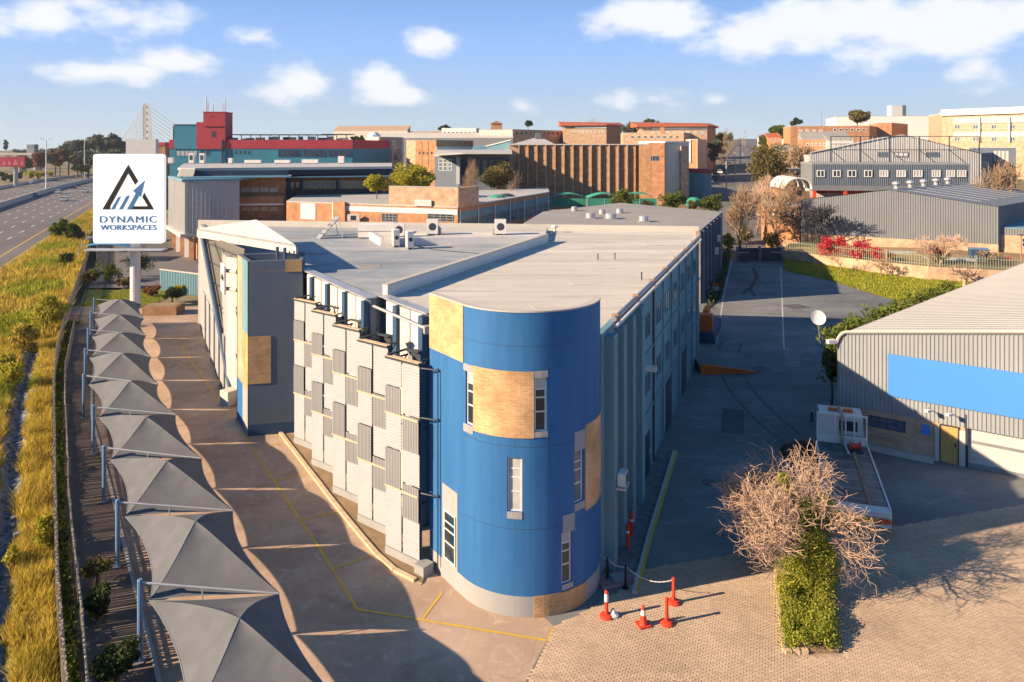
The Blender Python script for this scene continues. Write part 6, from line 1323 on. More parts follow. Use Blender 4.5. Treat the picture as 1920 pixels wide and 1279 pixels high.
    # brick lodge and red wall by the arch
    t, W, zt, P = block('brick_lodge', 'orange brick lodge below the arched shelter', [(1440, 128), (1500, 124)], 385, 'bricko', closeback=9); winrow(t, W[0], 1445, 1495, 3, 395, 408, .45, frame='white', glass='glass', fw=.1, ny=2)
    # brick buildings up the hill on the right
    t, W, zt, P = block('brick_office', 'long orange brick office block below the round brown tree', [(1482, 262), (1630, 258), (1648, 276)], 237, 'bricko', closeback=18); winrow(t, W[0], 1495, 1545, 4, 243, 252, .55, frame='white', glass='blind', fw=.18, ny=1); winrow(t, W[0], 1560, 1625, 6, 241, 246, .6, frame='white', glass='glass', fw=.15, ny=1)
    t, W, zt, P = block('brick_house', 'small orange brick house with grey hipped roof above the bare trees', [(1505, 225), (1552, 222)], 262, 'bricko', closeback=10, roof='roof_d', roofz=2.4); winrow(t, W[0], 1510, 1550, 5, 268, 274, .5, frame='white', glass='glass', fw=.15, ny=1)
    t, W, zt, P = block('grey_shed', 'grey roofed workshop with a window strip beside the brick house', [(1553, 218), (1600, 216)], 264, 'silver', closeback=14, roof='roof_d', roofz=2.8); winrow(t, W[0], 1556, 1598, 9, 268, 273, .75, frame='silver', glass='glass', fw=.12, ny=1)
    t, W, zt, P = block('white_hall', 'long white hall on the hilltop below a rooftop tank', [(1568, 345), (1628, 342), (1905, 330)], 219, 'white', closeback=30, roof='roof_d'); x = XA(1677, 350); o = thing('rooftop_tank', 'white box with grey side on the roof of the long white hall', 'tank', (x, 350, zt+.16)); obj('body', MB().box(x-3.4, x+1.7, 346, 350, zt+.16, zt+5.2), 'white', o); obj('side', MB().box(x+1.72, x+3.4, 346, 350, zt+.16, zt+5.3), 'slate', o)
    t, W, zt, P = block('red_brick_block', 'low red brick block right of the round brown tree', [(1643, 272), (1672, 270), (1702, 290)], 231, 'bricko', closeback=14)
    t, W, zt, P = block('tan_block', 'large tan brick building with banded windows at the right edge', [(1766, 262), (1935, 240)], 213, 'brickt', closeback=22, roof='white'); w = W[0]
    for py in (225, 252): slabpx(t, 'band', w, 1788, 1935, py-4, py+4, 'cream', .0, .25)
    for py0, py1 in ((234, 242), (257, 265)):
        for i in range(12): winpx(t, w, 1790+i*11.5, 1800.5+i*11.5, py0, py1, nx=2, ny=1, frame='cream', glass='brickt' if i % 3 else 'glass_b', fw=.15, out=.15)
    for px in (1838, 1894): slabpx(t, 'white_duct', w, px-1.3, px+1.3, 220, 266, 'white', .25, .8)
    slabpx(t, 'eave', w, 1766, 1935, 206, 212, 'white', -.2, .8)
    t, W, zt, P = block('grey_block', 'shaded grey block with cream window strip at the far right', [(1842, 190), (1905, 186)], 277, 'slate', closeback=14); winrow(t, W[0], 1862, 1892, 4, 283, 303, .7, frame='cream', glass='cream', fw=.15, ny=1)
    t, W, zt, P = block('low_row', 'low pale building with dark openings left of the cream office wing', [(1470, 190), (1516, 186)], 318, 'haze_con', closeback=8); winrow(t, W[0], 1473, 1512, 3, 322, 330, .7, frame='haze_con', glass='glass', ny=1)
right_back()
def right_trees():
    leaf_tree(1443, 185, 84, 263, 334, 'big olive-green evergreen tree beside the climbing street', 'leaf_o', 7000, .55, ncl=60, hollow=.3, base=gz(60, 185)+2.5)
    leaf_tree(1458, 320, 44, 230, 262, 'leafy green tree on the skyline right of the street', 'leaf_g', 1800, .9)
    leaf_tree(1607, 300, 52, 201, 236, 'round brown-leaved tree on the skyline before the white hall', 'leaf_r' if 0 else 'leaf_o', 2600, .9, ncl=34, hollow=.3)
    leaf_tree(1492, 315, 24, 221, 240, 'dark spiky palm on the skyline beside the brick office', 'leaf_d', 500, 1.2, ncl=9)
    for i, (px, Y, wd, tp_, seed, mt, lb, py) in enumerate([(1388, 118, 78, 340, 21, 'twig_b', 'dense bare tree left of the yard gate', 0), (1356+62, 140, 60, 338, 22, 'twig', 'hazy bare tree beyond the yard gate', 0), (1455, 122, 92, 330, 23, 'twig_b', 'spreading bare tree with dark limbs right of the yard gate', 0), (1500, 200, 74, 262, 24, 'twig_b', 'bare brown tree right of the big olive tree', 0), (1885, 132, 110, 290, 25, 'twig_b', 'wide bare tree at the right edge above the grey roof', 0), (1432, 150, 50, 322, 26, 'twig', 'pale bare tree just below the big olive tree', 0), (1476, 170, 60, 318, 27, 'twig_b', 'bare tree beside the arched shelter', 0)]):
        bare_tree(px, py, Y, wd, tp_, lb, mt, seed, levels=4, nb=(6, 6, 5, 4), r0=.16, trunk=.22)
    for i, (px, Y, wd, tp_, bt, lb, mt) in enumerate([(1174, 128, 66, 352, 396, 'leftmost of three round green bushes behind the grey roof', 'leaf_g'), (1260, 128, 60, 352, 398, 'middle of three round green bushes behind the grey roof', 'leaf_g'), (1333, 128, 52, 353, 402, 'rightmost of three round green bushes behind the grey roof', 'leaf_g'), (1214, 127, 26, 372, 396, 'low pale cactus-like shrub between the left and middle round bushes', 'leaf_o'), (1298, 127, 24, 372, 398, 'grey-green cactus-like shrub between the middle and right round bushes', 'leaf_o'), (1364, 116, 24, 420, 478, 'bright yellow-green shrub beside the end of the side wall', 'leaf_y'), (1448, 121, 50, 420, 478, 'dry yellow bush right of the yard gate', 'leaf_o'), (1398, 124, 44, 410, 470, 'dry ochre bush behind the yard gate', 'leaf_o')]):
        shrub(px, Y, wd, tp_, bt, lb, mt, 2600 if i < 3 else 900, .28, z=0, ncl=30 if i < 3 else 14)
right_trees()
# ================================================================== BEHIND THE MAIN BUILDING
def rear_wing():
    RZ2 = 8.4; a, b = Vector((21.6, 85.6)), Vector((31, 110)); c, d, e = Vector((17.8, 123)), Vector((4.5, 108)), Vector((1.5, 94))
    t = thing('rear_wing', 'separate rear block with flat grey felt roof behind the cream roof', 'building', (*a, 0)); P = [tuple(x) for x in (Vector((2.2, 89.0)), a, b, c, d, e)]
    obj('roof', MB().prism(P, RZ2-.25, [RZ2, RZ2, RZ2, RZ2+.35, RZ2+.2, RZ2]), 'roof_d', t); w = Wall(a, b, (1, -.2)); obj('wall', MB().slab(w, 0, w.len, 0, RZ2-.02, -.3, 0), 'slate', t)
    w2 = Wall((2.2, 89.0), a); obj('wall', MB().slab(w2, 0, w2.len, 0, RZ2-.02, -.3, 0), 'brickt', t)
    for k in range(6): obj('pilaster', MB().slab(w, .3+k*3.9, .8+k*3.9, 0, RZ2-.05, .002, .35), 'slate', t); window(t, w, 1.3+k*3.9, 3.4+k*3.9, 5.2, 7.6, 2, 2, 'steel', 'glass', .07); window(t, w, 1.3+k*3.9, 3.4+k*3.9, 1.6, 4.2, 2, 2, 'steel', 'glass', .07)
    wn = Wall(b, c, (1, 1)); obj('wall', MB().slab(wn, 0, wn.len, 0, RZ2-.1, -.3, 0), 'brickt', t); wl = Wall(e, d, (-1, 0)); obj('wall', MB().slab(wl, 0, wl.len, 0, RZ2-.1, -.3, 0), 'brickt', t)
    for k, u in enumerate((12.4, 14.6)): ob = thing('air_conditioner', ['lower', 'upper'][k]+' white air conditioner on the side wall of the grey-roofed rear block', 'air conditioner', w.pt(u, 4, .4), 'units on the rear block wall'); obj('casing', MB().slab(w, u, u+1, 4+1.4*k, 4.8+1.4*k, .36, .75), 'white', ob); obj('fan_grille', MB().slab(w, u+.15, u+.8, 4.1+1.4*k, 4.7+1.4*k, .75, .76), 'steel_d', ob)
    L_ = ['far left', 'left tall', 'centre left low', 'centre box', 'centre right low', 'front right']
    for i, (px, py, r) in enumerate([(1077, 398, .45), (1107, 411, .6), (1129, 404, .45), (1145, 412, .7), (1162, 402, .5), (1207, 417, .6)]):
        x, y = G(px, py, RZ2); o = thing('roof_ventilator', L_[i]+' drum ventilator on the grey felt roof', 'ventilator', (x, y, RZ2), 'drum ventilators on the grey felt roof'); obj('drum', MB().lathe(x, y, [(r, RZ2), (r, RZ2+.75), (r*.7, RZ2+.85)], 12), 'galv', o); obj('curb', MB().box(x-r*1.1, x+r*1.1, y-r*1.1, y+r*1.1, RZ2, RZ2+.18), 'roof_d', o)
rear_wing()
def brick_school():
    t, W, zt, P = block('brick_workshop', 'orange brick building with white band and raised brick parapet behind the roof', [(537, 117), (858, 106), (1030, 141)], (9.3,), 'bricko', base=0, closeback=14, roof='roof_p')
    w, w2 = W; 
    u0, z1 = w.hit(560, 397); obj('white_band', MB().slab(w, 8.8, w.len, ZA(401, 108), ZA(391, 108), .002, .06), 'white', t); obj('white_band', MB().slab(w2, 0, w2.len, 7.6, 8.6, .002, .06), 'teal_wall', t)
    # raised parapet
    q = [G(746, 372, 9.3), G(880, 372, 9.3)]; wp = Wall(w.pt(w.len*.62, 0, -.2), w.pt(w.len-.02, 0, -.2)); rp = obj('raised_parapet', MB().slab(wp, 0, wp.len, 9.28, 12.1, -.5, .1), 'brickt', t); wq = Wall(w2.pt(0, 0, .0), w2.pt(6.8, 0, .0)); obj('raised_parapet', MB().slab(wq, .05, wq.len, 9.28, 12.1, -.5, .08), 'brickt', t); obj('coping', MB().slab(wp, 0, wp.len, 12.1, 12.2, -.6, .15), 'haze_con', rp)
    obj('raised_roof', MB().prism([wp.pt(0, 0, -.3)[:2], wp.pt(wp.len, 0, -.3)[:2], wq.pt(wq.len, 0, -.3)[:2], (wp.pt(0, 0)[0], wp.pt(0, 0)[1]+9)], 11.2, 11.5), 'roof_d', t)
    slabpx(t, 'blank_plate', w, 779, 810, 374, 387, 'silver', .1, .22)
    for a, b in ((564, 592), (623, 635)): slabpx(t, 'white_panel', w, a, b, 381, 412, 'white', .0, .08)
    for a, b in ((716, 744), (802, 850)): winpx(t, w, a, b, 400, 416, nx=4, ny=3, frame='steel', glass='glass', fw=.08, out=.1)
    slabpx(t, 'pier', w, 628, 650, 378, 415, 'bricko', .0, .5)
    for i in range(16):
        u = .6+i*2.35; 
        if u+2 < w2.len: window(t, w2, u, u+2.05, 5.6, 7.5, 3, 2, 'teal_wall', 'glass_b', .1, out=.1)
    for k in range(7):
        u = .3+k*6.1; 
        if u < w2.len: obj('drain_pipe', MB().tube([w2.pt(u, 3, .25), w2.pt(u, 9, .25)], .09, 6), 'white', t)
    x, y = XA(665, 112), 111.5; o = thing('air_conditioner', 'white air conditioner against the orange brick building', 'air conditioner', (x, y, 7)); obj('casing', MB().box(x-.9, x+.9, y-.5, y, 6.9, 7.9), 'white', o); obj('fan_grille', MB().box(x-.4, x+.4, y-.52, y-.5, 7.05, 7.75), 'steel_d', o)
    for i, (px, Y, lb) in enumerate([(932, 125, 'left of two turquoise tarpaulins on the brick building roof'), (950, 128, 'right of two turquoise tarpaulins on the brick building roof')]):
        x = XA(px, Y); o = thing('tarpaulin', lb, 'tarpaulin', (x, Y, 9.5)); obj('sheet', MB().lathe(x, Y, [(1.4, 9.5), (1.2, 9.75), (.5, 9.95)], 8), 'green_net' if i == 0 else 'steel_d', o); obj('weight', MB().box(x-1.6, x-1.2, Y-.3, Y+.1, 9.48, 9.7), 'haze_con', o)
brick_school()
def long_office():
    # corrugated end wing
    c = Vector((XA(347, 118), 118)); r = Vector((XA(449, 122), 122)); l = Vector((XA(316, 131), 131)); t = thing('long_office', 'long office block with navy fascia and grey sheeted end wing', 'building', (*c, 0)); zt, zb = 12.5, 4.2
    wf, wl = Wall(c, r), Wall(l, c, (-1, -1))
    obj('wing_sheeting', corr(wf, 0, wf.len, zb, zt, .35, .06), 'sheet_p', t); obj('wing_sheeting', corr(wl, 0, wl.len, zb, zt, .35, .06), 'sheet_p', t)
    obj('wing_roof', MB().prism([tuple(c+Vector((-.3, -.4))), tuple(r+Vector((.2, -.4))), tuple(r+Vector((2, 14))), tuple(l+Vector((-.3, .4)))], zt, zt+.35), 'teal_roof', t); obj('wing_soffit', MB().prism([tuple(c+Vector((-.5, -.6))), tuple(r), tuple(r+Vector((2, 14))), tuple(l+Vector((-.6, 0)))], zb-.5, zb), 'cream', t)
    for i in range(5): p = l.lerp(c, i/4); obj('ground_column', MB().box(p.x+.6, p.x+1.4, p.y, p.y+.8, 0, zb-.5), 'white' if i % 2 else 'bricko', t)
    g = Wall(l+Vector((1.5, 1)), c+Vector((1.5, 1)), (-1, -1)); obj('ground_wall', MB().slab(g, 0, g.len, 0, zb-.5, -.3, 0), 'bricko', t); gf = Wall(c+Vector((1.5, 1)), r+Vector((0, 1))); obj('ground_wall', MB().slab(gf, 0, gf.len, 0, zb-.5, -.3, 0), 'bricko', t)
    # slatted steel screen standing off the front of the wing: casts its grid on the sheeting
    fr = MB()
    for k in range(9): u = 1.0+k*.62; z1 = 11.6-.32*k; fr.slab(wf, u, u+.07, zb+.2, z1, .75, .82)
    for z in (5.2, 6.8, 8.4): fr.slab(wf, 1.0, 6.1, z, z+.08, .72, .76)
    obj('steel_lattice', fr, 'silver', t)
    # main range
    w = Wall((XA(449, 127), 127), (XA(535, 128), 128)); obj('wall', MB().slab(w, 0, w.len, 0, 13, -.4, 0), 'brickb', t)
    for z in (4.0, 8.1): obj('balcony_slab', MB().slab(w, 0, w.len, z, z+.3, .0, 1.8), 'white', t)
    for py0, py1 in ((352, 360), (388, 395)): winrow(t, w, 452, 522, 4, py0, py1, .85, frame='cream', glass='blind', fw=.1, ny=1, nx=3)
    for z0, z1 in ((9.2, 9.6), (5.0, 5.5)): obj('balcony_wall', MB().slab(w, 0, w.len, z0-.85, z1, 1.6, 1.78), 'brickb', t)
    w2 = Wall((XA(535, 134), 134), (XA(735, 140), 140)); obj('wall', MB().slab(w2, 0, w2.len, 0, 13.2, -.4, 0), 'brickb', t)
    winrow(t, w2, 568, 630, 4, 339, 353, .92, frame='white', glass='blind', fw=.12, ny=1, nx=1); winrow(t, w2, 636, 720, 5, 339, 353, .92, frame='white', glass='blind', fw=.12, ny=1, nx=1)
    for px in (527, 541, 565, 632, 690): slabpx(t, 'column', w2, px-2.5, px+2.5, 334, 420, 'blue_dk', .6, 1.3)
    for px in (537, 548, 558): slabpx(t, 'wall_ac', w2, px-3, px+3, 341, 351, 'white', .1, .6)
    slabpx(t, 'balcony_wall', w2, 535, 735, 357, 367, 'navy', 1.3, 1.5)
    # roofs: two long flat slabs over a navy fascia
    f1 = Wall((XA(347, 124), 124), (XA(540, 127), 127)); obj('fascia', MB().slab(f1, 1.5, f1.len, 12.95, 14.0, -.3, 0), 'navy', t); obj('lower_roof', MB().prism([(XA(345, 121), 121), (XA(545, 124), 124), (XA(548, 134), 134), (XA(340, 134), 134)], 12.9, 13.1), 'teal_roof', t)
    f2 = Wall((XA(530, 131), 131), (XA(735, 137), 137)); obj('fascia', MB().slab(f2, 0, f2.len, 13.0, 13.9, -.3, 0), 'navy', t); obj('lower_roof', MB().prism([(XA(528, 128.5), 128.5), (XA(735, 134), 134), (XA(735, 142), 142), (XA(528, 138), 138)], 12.6, 12.75), 'teal_roof', t)
    obj('upper_roof', MB().prism([(XA(333, 126), 126), (XA(365, 125), 125), (XA(735, 136), 136), (XA(735, 165), 165), (XA(345, 160), 160)], 14.0, 14.4), 'roof_p', t)
    pr = MB().hexa([(*p, z) for z, pp_ in ((13.1, ((XA(333, 123), 123), (XA(362, 123), 123), (XA(362, 128), 128), (XA(333, 128), 128))), (14.3, ((XA(339, 123), 123), (XA(366, 123), 123), (XA(366, 128), 128), (XA(339, 128), 128)))) for p in pp_]); obj('roof_end', pr, 'cream', t)
    for i, (px, lb) in enumerate([(321, 'leftmost'), (360, 'second'), (380, 'third'), (433, 'fourth'), (475, 'fifth'), (530, 'sixth'), (582, 'seventh'), (640, 'rightmost')]):
        Y = 157; x = XA(px, Y); wd = (1.0, 1.0, 1.0, .8, 3.4, 3.2, 3.4, 1.2)[i]; o = thing('roof_unit', lb+' small unit along the far edge of the long office roof', 'roof unit', (x, Y, 14.4), 'units on the long office roof'); obj('casing', MB().box(x-wd/2, x+wd/2, Y-.5, Y+.5, 14.55, 14.4+(1.3, 2.2, 2.2, 1.2, .8, .8, .9, 1.6)[i]), 'white', o); obj('base', MB().box(x-wd/2+.05, x+wd/2-.05, Y-.4, Y+.4, 14.39, 14.56), 'steel', o)
        if i in (1, 2): obj('fan_grille', MB().box(x-.32, x+.32, Y-.53, Y-.5, 15.2, 16.2), 'steel_d', o)
long_office()
def red_teal():
    Y = 200; t = thing('red_teal_building', 'teal building with red parapet band and red stair tower with aerials', 'building', (XA(318, Y), Y, 0)); w = Wall((XA(318, Y), Y), (XA(661, Y+3), Y+3)); zr, zb = ZA(262, Y), ZA(279, Y)
    obj('wall', MB().slab(w, 0, w.len, 0, zb, -.4, 0), 'teal', t); obj('red_band', MB().slab(w, -.1, w.len+.1, zb, zr, -.4, .12), 'red', t); obj('roof', MB().prism([w.pt(0, 0, -.3)[:2], w.pt(w.len, 0, -.3)[:2], (XA(661, Y+3)+6, Y+28), (XA(318, Y)-4, Y+28)], zr-.8, zr-.5), 'roof_d', t)
    for P0, P1, o in ((w.pt(w.len, 0)[:2], (XA(661, Y+3)+6, Y+28), (1, 0)), (w.pt(0, 0)[:2], (XA(318, Y)-4, Y+28), (-1, 0))): q = Wall(P0, P1, o); obj('wall', MB().slab(q, .42, q.len, 0, zb, -.4, -.01), 'teal', t); obj('red_band', MB().slab(q, .42, q.len, zb+.01, zr-.01, -.4, .1), 'red', t)
    s = MB(); u0, _ = w.hit(369, 262); u1, _ = w.hit(382, 262); u2, _ = w.hit(423, 262)
    s.slab(w, u0, u1, zr-2.5, ZA(229, Y), -6, .3); s.slab(w, u1, u2, zr-2.5, ZA(211, Y), -6, .35); tw = obj('stair_tower', s, 'red', t); obj('cap', MB().slab(w, u1-.1, u2+.1, ZA(211, Y), ZA(210, Y)+.1, -6.1, .45), 'red', tw); obj('ledge', MB().slab(w, u1, u2, ZA(237, Y), ZA(236, Y)+.1, .352, .6), 'red', tw)
    winpx(tw, w, 397, 405, 246, 258, nx=1, ny=2, frame='red', glass='glass', o=.352, fw=.1); winpx(tw, w, 395, 404, 218, 220, nx=1, ny=1, frame='red', glass='glass', o=.352, fw=.05)
    for k, px in enumerate((384, 387, 397, 415, 419)): u, _ = w.hit(px, 200); h = (4.2, 2.8, 2.0, 2.6, 3.6)[k]; obj('aerial', MB().tube([w.pt(u, ZA(211, Y), -1), w.pt(u+.1, ZA(211, Y)+h, -1)], .14, 5), 'silver', tw)
    b = obj('blue_box', MB().slab(w, w.hit(327, 250)[0], u0-.02, zr-2.5, ZA(235, Y), -5, .2), 'teal', t); obj('box_trim', MB().slab(w, w.hit(326, 250)[0], u0-.02, ZA(235, Y), ZA(234, Y)+.12, -5.1, .3), 'navy', b)
    obj('roof_ladder', MB().tube([w.pt(w.hit(324, 250)[0], zr, -.5), w.pt(w.hit(324, 250)[0], ZA(236, Y), -.5)], .16, 5), 'steel_d', t)
    for a, c in ((522, 564), (568.5, 611), (615.5, 658)): winpx(t, w, a, c, 281, 294, nx=4, ny=2, frame='blue_dk', glass='glass', fw=.18, out=.12)
    for k in range(6): winpx(t, w, 424+8.2*k, 428.5+8.2*k, 282, 290, nx=1, ny=1, frame='teal', glass='glass', fw=.08)
    winpx(t, w, 330, 370, 282, 293, nx=5, ny=1, frame='teal', glass='blind', fw=.15); winpx(t, w, 375.5, 383, 281, 292, nx=1, ny=1, frame='teal', glass='glass', fw=.1); winpx(t, w, 386, 393.5, 281, 292, nx=1, ny=1, frame='teal', glass='glass', fw=.1)
    for k in range(18): px = 425+k*13; winpx(t, w, px, px+5, 306, 311, nx=1, ny=1, frame='teal', glass='glass', fw=.06)
    slabpx(t, 'drain_pipe', w, 416.5, 419.5, 262, 312, 'navy', .15, .6)
    # rooftop pergola
    pg = obj('pergola_roof', MB().slab(w, w.hit(430, 250)[0], w.hit(618, 250)[0], ZA(253, Y), ZA(251.5, Y), -9, -1), 'steel_d', t); obj('pergola_roof', MB().slab(w, w.hit(600, 250)[0], w.hit(655, 250)[0], ZA(252, Y), ZA(250.5, Y), -11, -3), 'steel_d', t)
    for k in range(13): u = w.hit(432+k*18, 255)[0]; obj('pergola_post', MB().tube([w.pt(u, zr-.5, -1.2), w.pt(u, ZA(252.5, Y), -1.2)], .12, 5), 'steel_d', pg)
    rr = random.Random(3)
    for k in range(14): u = w.hit(430+k*16, 260)[0]+rr.uniform(-1, 1); obj('rooftop_box', MB().slab(w, u, u+rr.uniform(1, 2.2), zr-.5, zr+rr.uniform(.3, 1.0), -4, -2.5), ('teal', 'steel', 'navy', 'brickt')[k % 4], t)
    e = thing('red_annex', 'low red annex left of the teal building behind the sign', 'building', (XA(298, 215), 215, 0)); obj('wall', MB().box(XA(288, 215), XA(319, 215), 212, 224, 0, ZA(273, 215)), 'brickb', e); obj('parapet', MB().box(XA(287, 215), XA(319, 215), 211.8, 224, ZA(273, 215), ZA(267, 215)), 'red', e)
red_teal()
def fluted():
    Y = 185; t = thing('fluted_building', 'tall brown brick building with fluted windowless front', 'building', (XA(955, Y), Y, 5)); zt = ZA(270, Y); zb = gz(XA(1080, Y), Y)-1; m = MB(); lit = MB()
    n = 13; x0, x1 = XA(972, Y), XA(1195, Y-3); 
    obj('end_pier', MB().box(XA(955, Y), x0-.01, Y, Y+24, zb, zt), 'bricko' if 0 else 'brickt', t)  # tan brick puts the sunlit look of this end into its colour
    for i in range(n):
        a = x0+(x1-x0)*i/n; b = x0+(x1-x0)*(i+1)/n; p = MB(); p.prism([(a, Y-.1), (b, Y-.75), (b, Y+1), (a, Y+1)], zb, zt-.5); obj('flute', p, 'brickb', t); obj('fin', MB().prism([(a-.06, Y-.06), (a-.06, Y-1.05), (a+.26, Y-1.05), (a+.26, Y-.06)], zb, zt-.35), 'brickt', t)  # paler fin brick puts the sunlit edges of the flutes into the colour
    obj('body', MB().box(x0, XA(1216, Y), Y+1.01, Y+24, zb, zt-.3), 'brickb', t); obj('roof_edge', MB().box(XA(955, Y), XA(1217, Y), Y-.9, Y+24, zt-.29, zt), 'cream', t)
    w = Wall((XA(1195, Y), Y-2.2), (XA(1216, Y), Y-3.2)); obj('wall', MB().slab(w, 0, w.len, zb, zt-.3, -.4, 0), 'brickb', t)
    q = Wall((XA(1216, 182), 182), (XA(1246, 181), 181)); obj('stair_tower', MB().slab(q, 0, q.len, zb, ZA(268, 182), -14, 0), 'brickt' if 0 else 'bricko', t); winpx(t, q, 1217.5, 1236, 292, 302, nx=3, ny=1, frame='steel', glass='glass', fw=.12)
    q2 = Wall((XA(1247, 184), 184), (XA(1292, 186), 186)); obj('rear_wall', MB().slab(q2, 0, q2.len, zb, ZA(268, 184), -14, 0), 'cream', t); obj('rear_trim', MB().slab(q2, -.1, q2.len+.1, ZA(268, 184), ZA(265, 184), -14.2, .2), 'white', t)
    obj('rear_pier', MB().slab(q2, 4, 6.2, zb, ZA(274, 184), 0, .8), 'brickt', t)
    rf = [(XA(960, 190), 190), (XA(1040, 188), 188), (XA(1035, 212), 212), (XA(975, 212), 212)]; obj('hip_roof', MB().add([(*p, zt) for p in rf]+[(XA(1000, 200), 200, zt+1.6), (XA(1018, 200), 200, zt+1.6)], [(0, 1, 5, 4), (1, 2, 5), (2, 3, 4, 5), (3, 0, 4)]), 'roof_p', t); obj('roof_box', MB().box(XA(1004, 199), XA(1014, 199), 198, 201, zt+1, zt+3), 'slate', t)
    L_ = ['left', 'middle', 'right']
    for i, (a, b) in enumerate(((1033, 1100), (1102, 1166), (1168, 1232))):                 # green shade-net carports at its foot
        Y2 = 150-i*3; o = thing('carport', L_[i]+' green shade-net carport at the foot of the fluted building', 'carport', (XA((a+b)/2, Y2), Y2, gz(XA(a, Y2), Y2)), 'green carports'); X0, X1 = XA(a, Y2), XA(b, Y2); zc = ZA(372, Y2); V = []; k = 10
        for r_ in range(k+1):
            for c_ in range(5): u, v = r_/k, c_/4; V.append((X0+(X1-X0)*u, Y2+v*6, zc+1.1*math.sin(math.pi*u)*(1-.4*abs(v-.5))))
        obj('net', MB().add(V, [(5*r_+c_, 5*r_+c_+1, 5*r_+c_+6, 5*r_+c_+5) for r_ in range(k) for c_ in range(4)]), 'green_net', o, smooth=True); obj('side_net', MB().box(X0, X1, Y2-.03, Y2+.03, zc-1.6, zc-.02), 'green_net', o)
        for u in (0, .5, 1): obj('post', MB().tube([(X0+(X1-X0)*u, Y2, gz(X0, Y2)-.2), (X0+(X1-X0)*u, Y2, zc)], .09, 5), 'steel', o)
fluted()
def mid_blocks():
    t, W, zt, P = block('beige_block', 'beige four-storey block with white rounded roof corner', [(687, 232), (711, 226), (753, 238)], 258, 'cream', closeback=12, wallmats=['cream', 'brickt']); winrow(t, W[0], 691, 707, 3, 266, 274, .7, frame='white', glass='glass', fw=.12); winrow(t, W[0], 691, 707, 3, 285, 292, .7, frame='white', glass='glass', fw=.12); slabpx(t, 'stair_glazing', W[1], 737, 745, 264, 300, 'glass', .0, .1); slabpx(t, 'stair_trim', W[1], 735, 737, 262, 308, 'white', .0, .2); slabpx(t, 'band', W[1], 711, 752, 276, 277.5, 'white', .0, .2)
    obj('roof_corner', MB().lathe(XA(700, 232), 233, [(2.0, zt), (2.0, zt+.8), (1.2, zt+1.6), (.3, zt+1.8)], 12), 'white', t)
    t, W, zt, P = block('crenellated_block', 'small orange block with toothed parapet beside the teal building', [(663, 255), (689, 254)], 270, 'bricko', closeback=8); 
    for k in range(5): slabpx(t, 'merlon', W[0], 663+5.4*k, 666.2+5.4*k, 265.5, 270, 'brickt', -.4, .02)
    t, W, zt, P = block('orange_cube', 'orange brick block with brown shaded side and strip windows', [(762, 212), (779, 209), (818, 206), (886, 224)], 264, 'bricko', closeback=12, wallmats=['brickt', 'bricko', 'brickb'], roof='roof_d'); winrow(t, W[1], 783, 813, 4, 284, 290, .5, frame='bricko', glass='glass', fw=.1, ny=1); slabpx(t, 'white_band', W[2], 818, 886, 275, 281, 'silver', .0, .15); winrow(t, W[2], 819, 886, 9, 282, 289, .8, frame='navy', glass='glass', fw=.12, ny=1)  # brown brick on the right-hand wall puts that side's shade into the colour
    for px in (791, 803): slabpx(t, 'joint', W[1], px-.4, px+.4, 264, 312, 'brickb', .0, .08)
    t, W, zt, P = block('glass_block', 'dark glazed block under a broad pale canopy roof behind the trees', [(815, 176), (860, 172), (956, 170)], 293, 'slate', closeback=14, roof='roof_p', roofz=1.0); winrow(t, W[0], 822, 848, 3, 298, 320, .85, frame='silver', glass='glass_b', fw=.12, ny=3); winrow(t, W[1], 864, 955, 7, 299, 336, .85, frame='navy', glass='glass', fw=.12, ny=3); slabpx(t, 'pier', W[1], 858, 864, 293, 345, 'silver', .0, 1.2)
    obj('canopy_roof', MB().prism([(XA(812, 168), 168), (XA(868, 165), 165), (XA(960, 164), 164), (XA(960, 190), 190), (XA(820, 190), 190)], [zt+.2, zt+.6, zt+.6, zt+1.2, zt+1.2], [zt+.45, zt+.9, zt+.9, zt+1.5, zt+1.5]), 'roof_p', t)
    t = thing('teal_roof_hall', 'long hall with sloping teal roof left of the fluted building', 'hall', (XA(890, 196), 196, 6)); a, b = XA(886, 196), XA(958, 194); m = MB().add([(a, 196, 4), (b, 194, 4), (b, 194, ZA(263, 194)), (a+3.5, 196, ZA(275, 196)), (a, 196, ZA(276, 196)), (a, 212, 4), (b, 212, 4), (b, 212, ZA(263, 194)+.4), (a+3.5, 212, ZA(275, 196)+.4), (a, 212, ZA(276, 196)+.4)], [(0, 1, 2, 3, 4), (4, 3, 8, 9), (3, 2, 7, 8), (1, 6, 7, 2), (0, 4, 9, 5)]); obj('wall', m, 'teal_roof', t); obj('ridge_cap', MB().tube([(a+3.5, 196, ZA(275, 196)), (b, 194, ZA(263, 194))], .25, 5), 'silver', t)
    t, W, zt, P = block('long_pale_hall', 'long low hall with pale roof band across the middle skyline', [(706, 300), (962, 290)], 259, 'sheet_d', closeback=20, roof='cream', roofz=2.2)
    t, W, zt, P = block('beige_hangar', 'wide beige curved-roof hangar on the skyline behind the teal building', [(625, 360), (764, 352)], 246, 'cream', closeback=26, roof='brickt', roofz=3.0)
    t, W, zt, P = block('beige_store', 'low beige store right of the hangar on the skyline', [(764, 345), (826, 342)], 250, 'cream', closeback=16, roof='brickt', roofz=1.0)
    t, W, zt, P = block('white_school', 'white block with small windows on the middle skyline', [(828, 318), (893, 314), (898, 322)], 241, 'white', closeback=14); winrow(t, W[0], 830, 892, 8, 247, 252, .6, frame='white', glass='glass', fw=.12, ny=1)
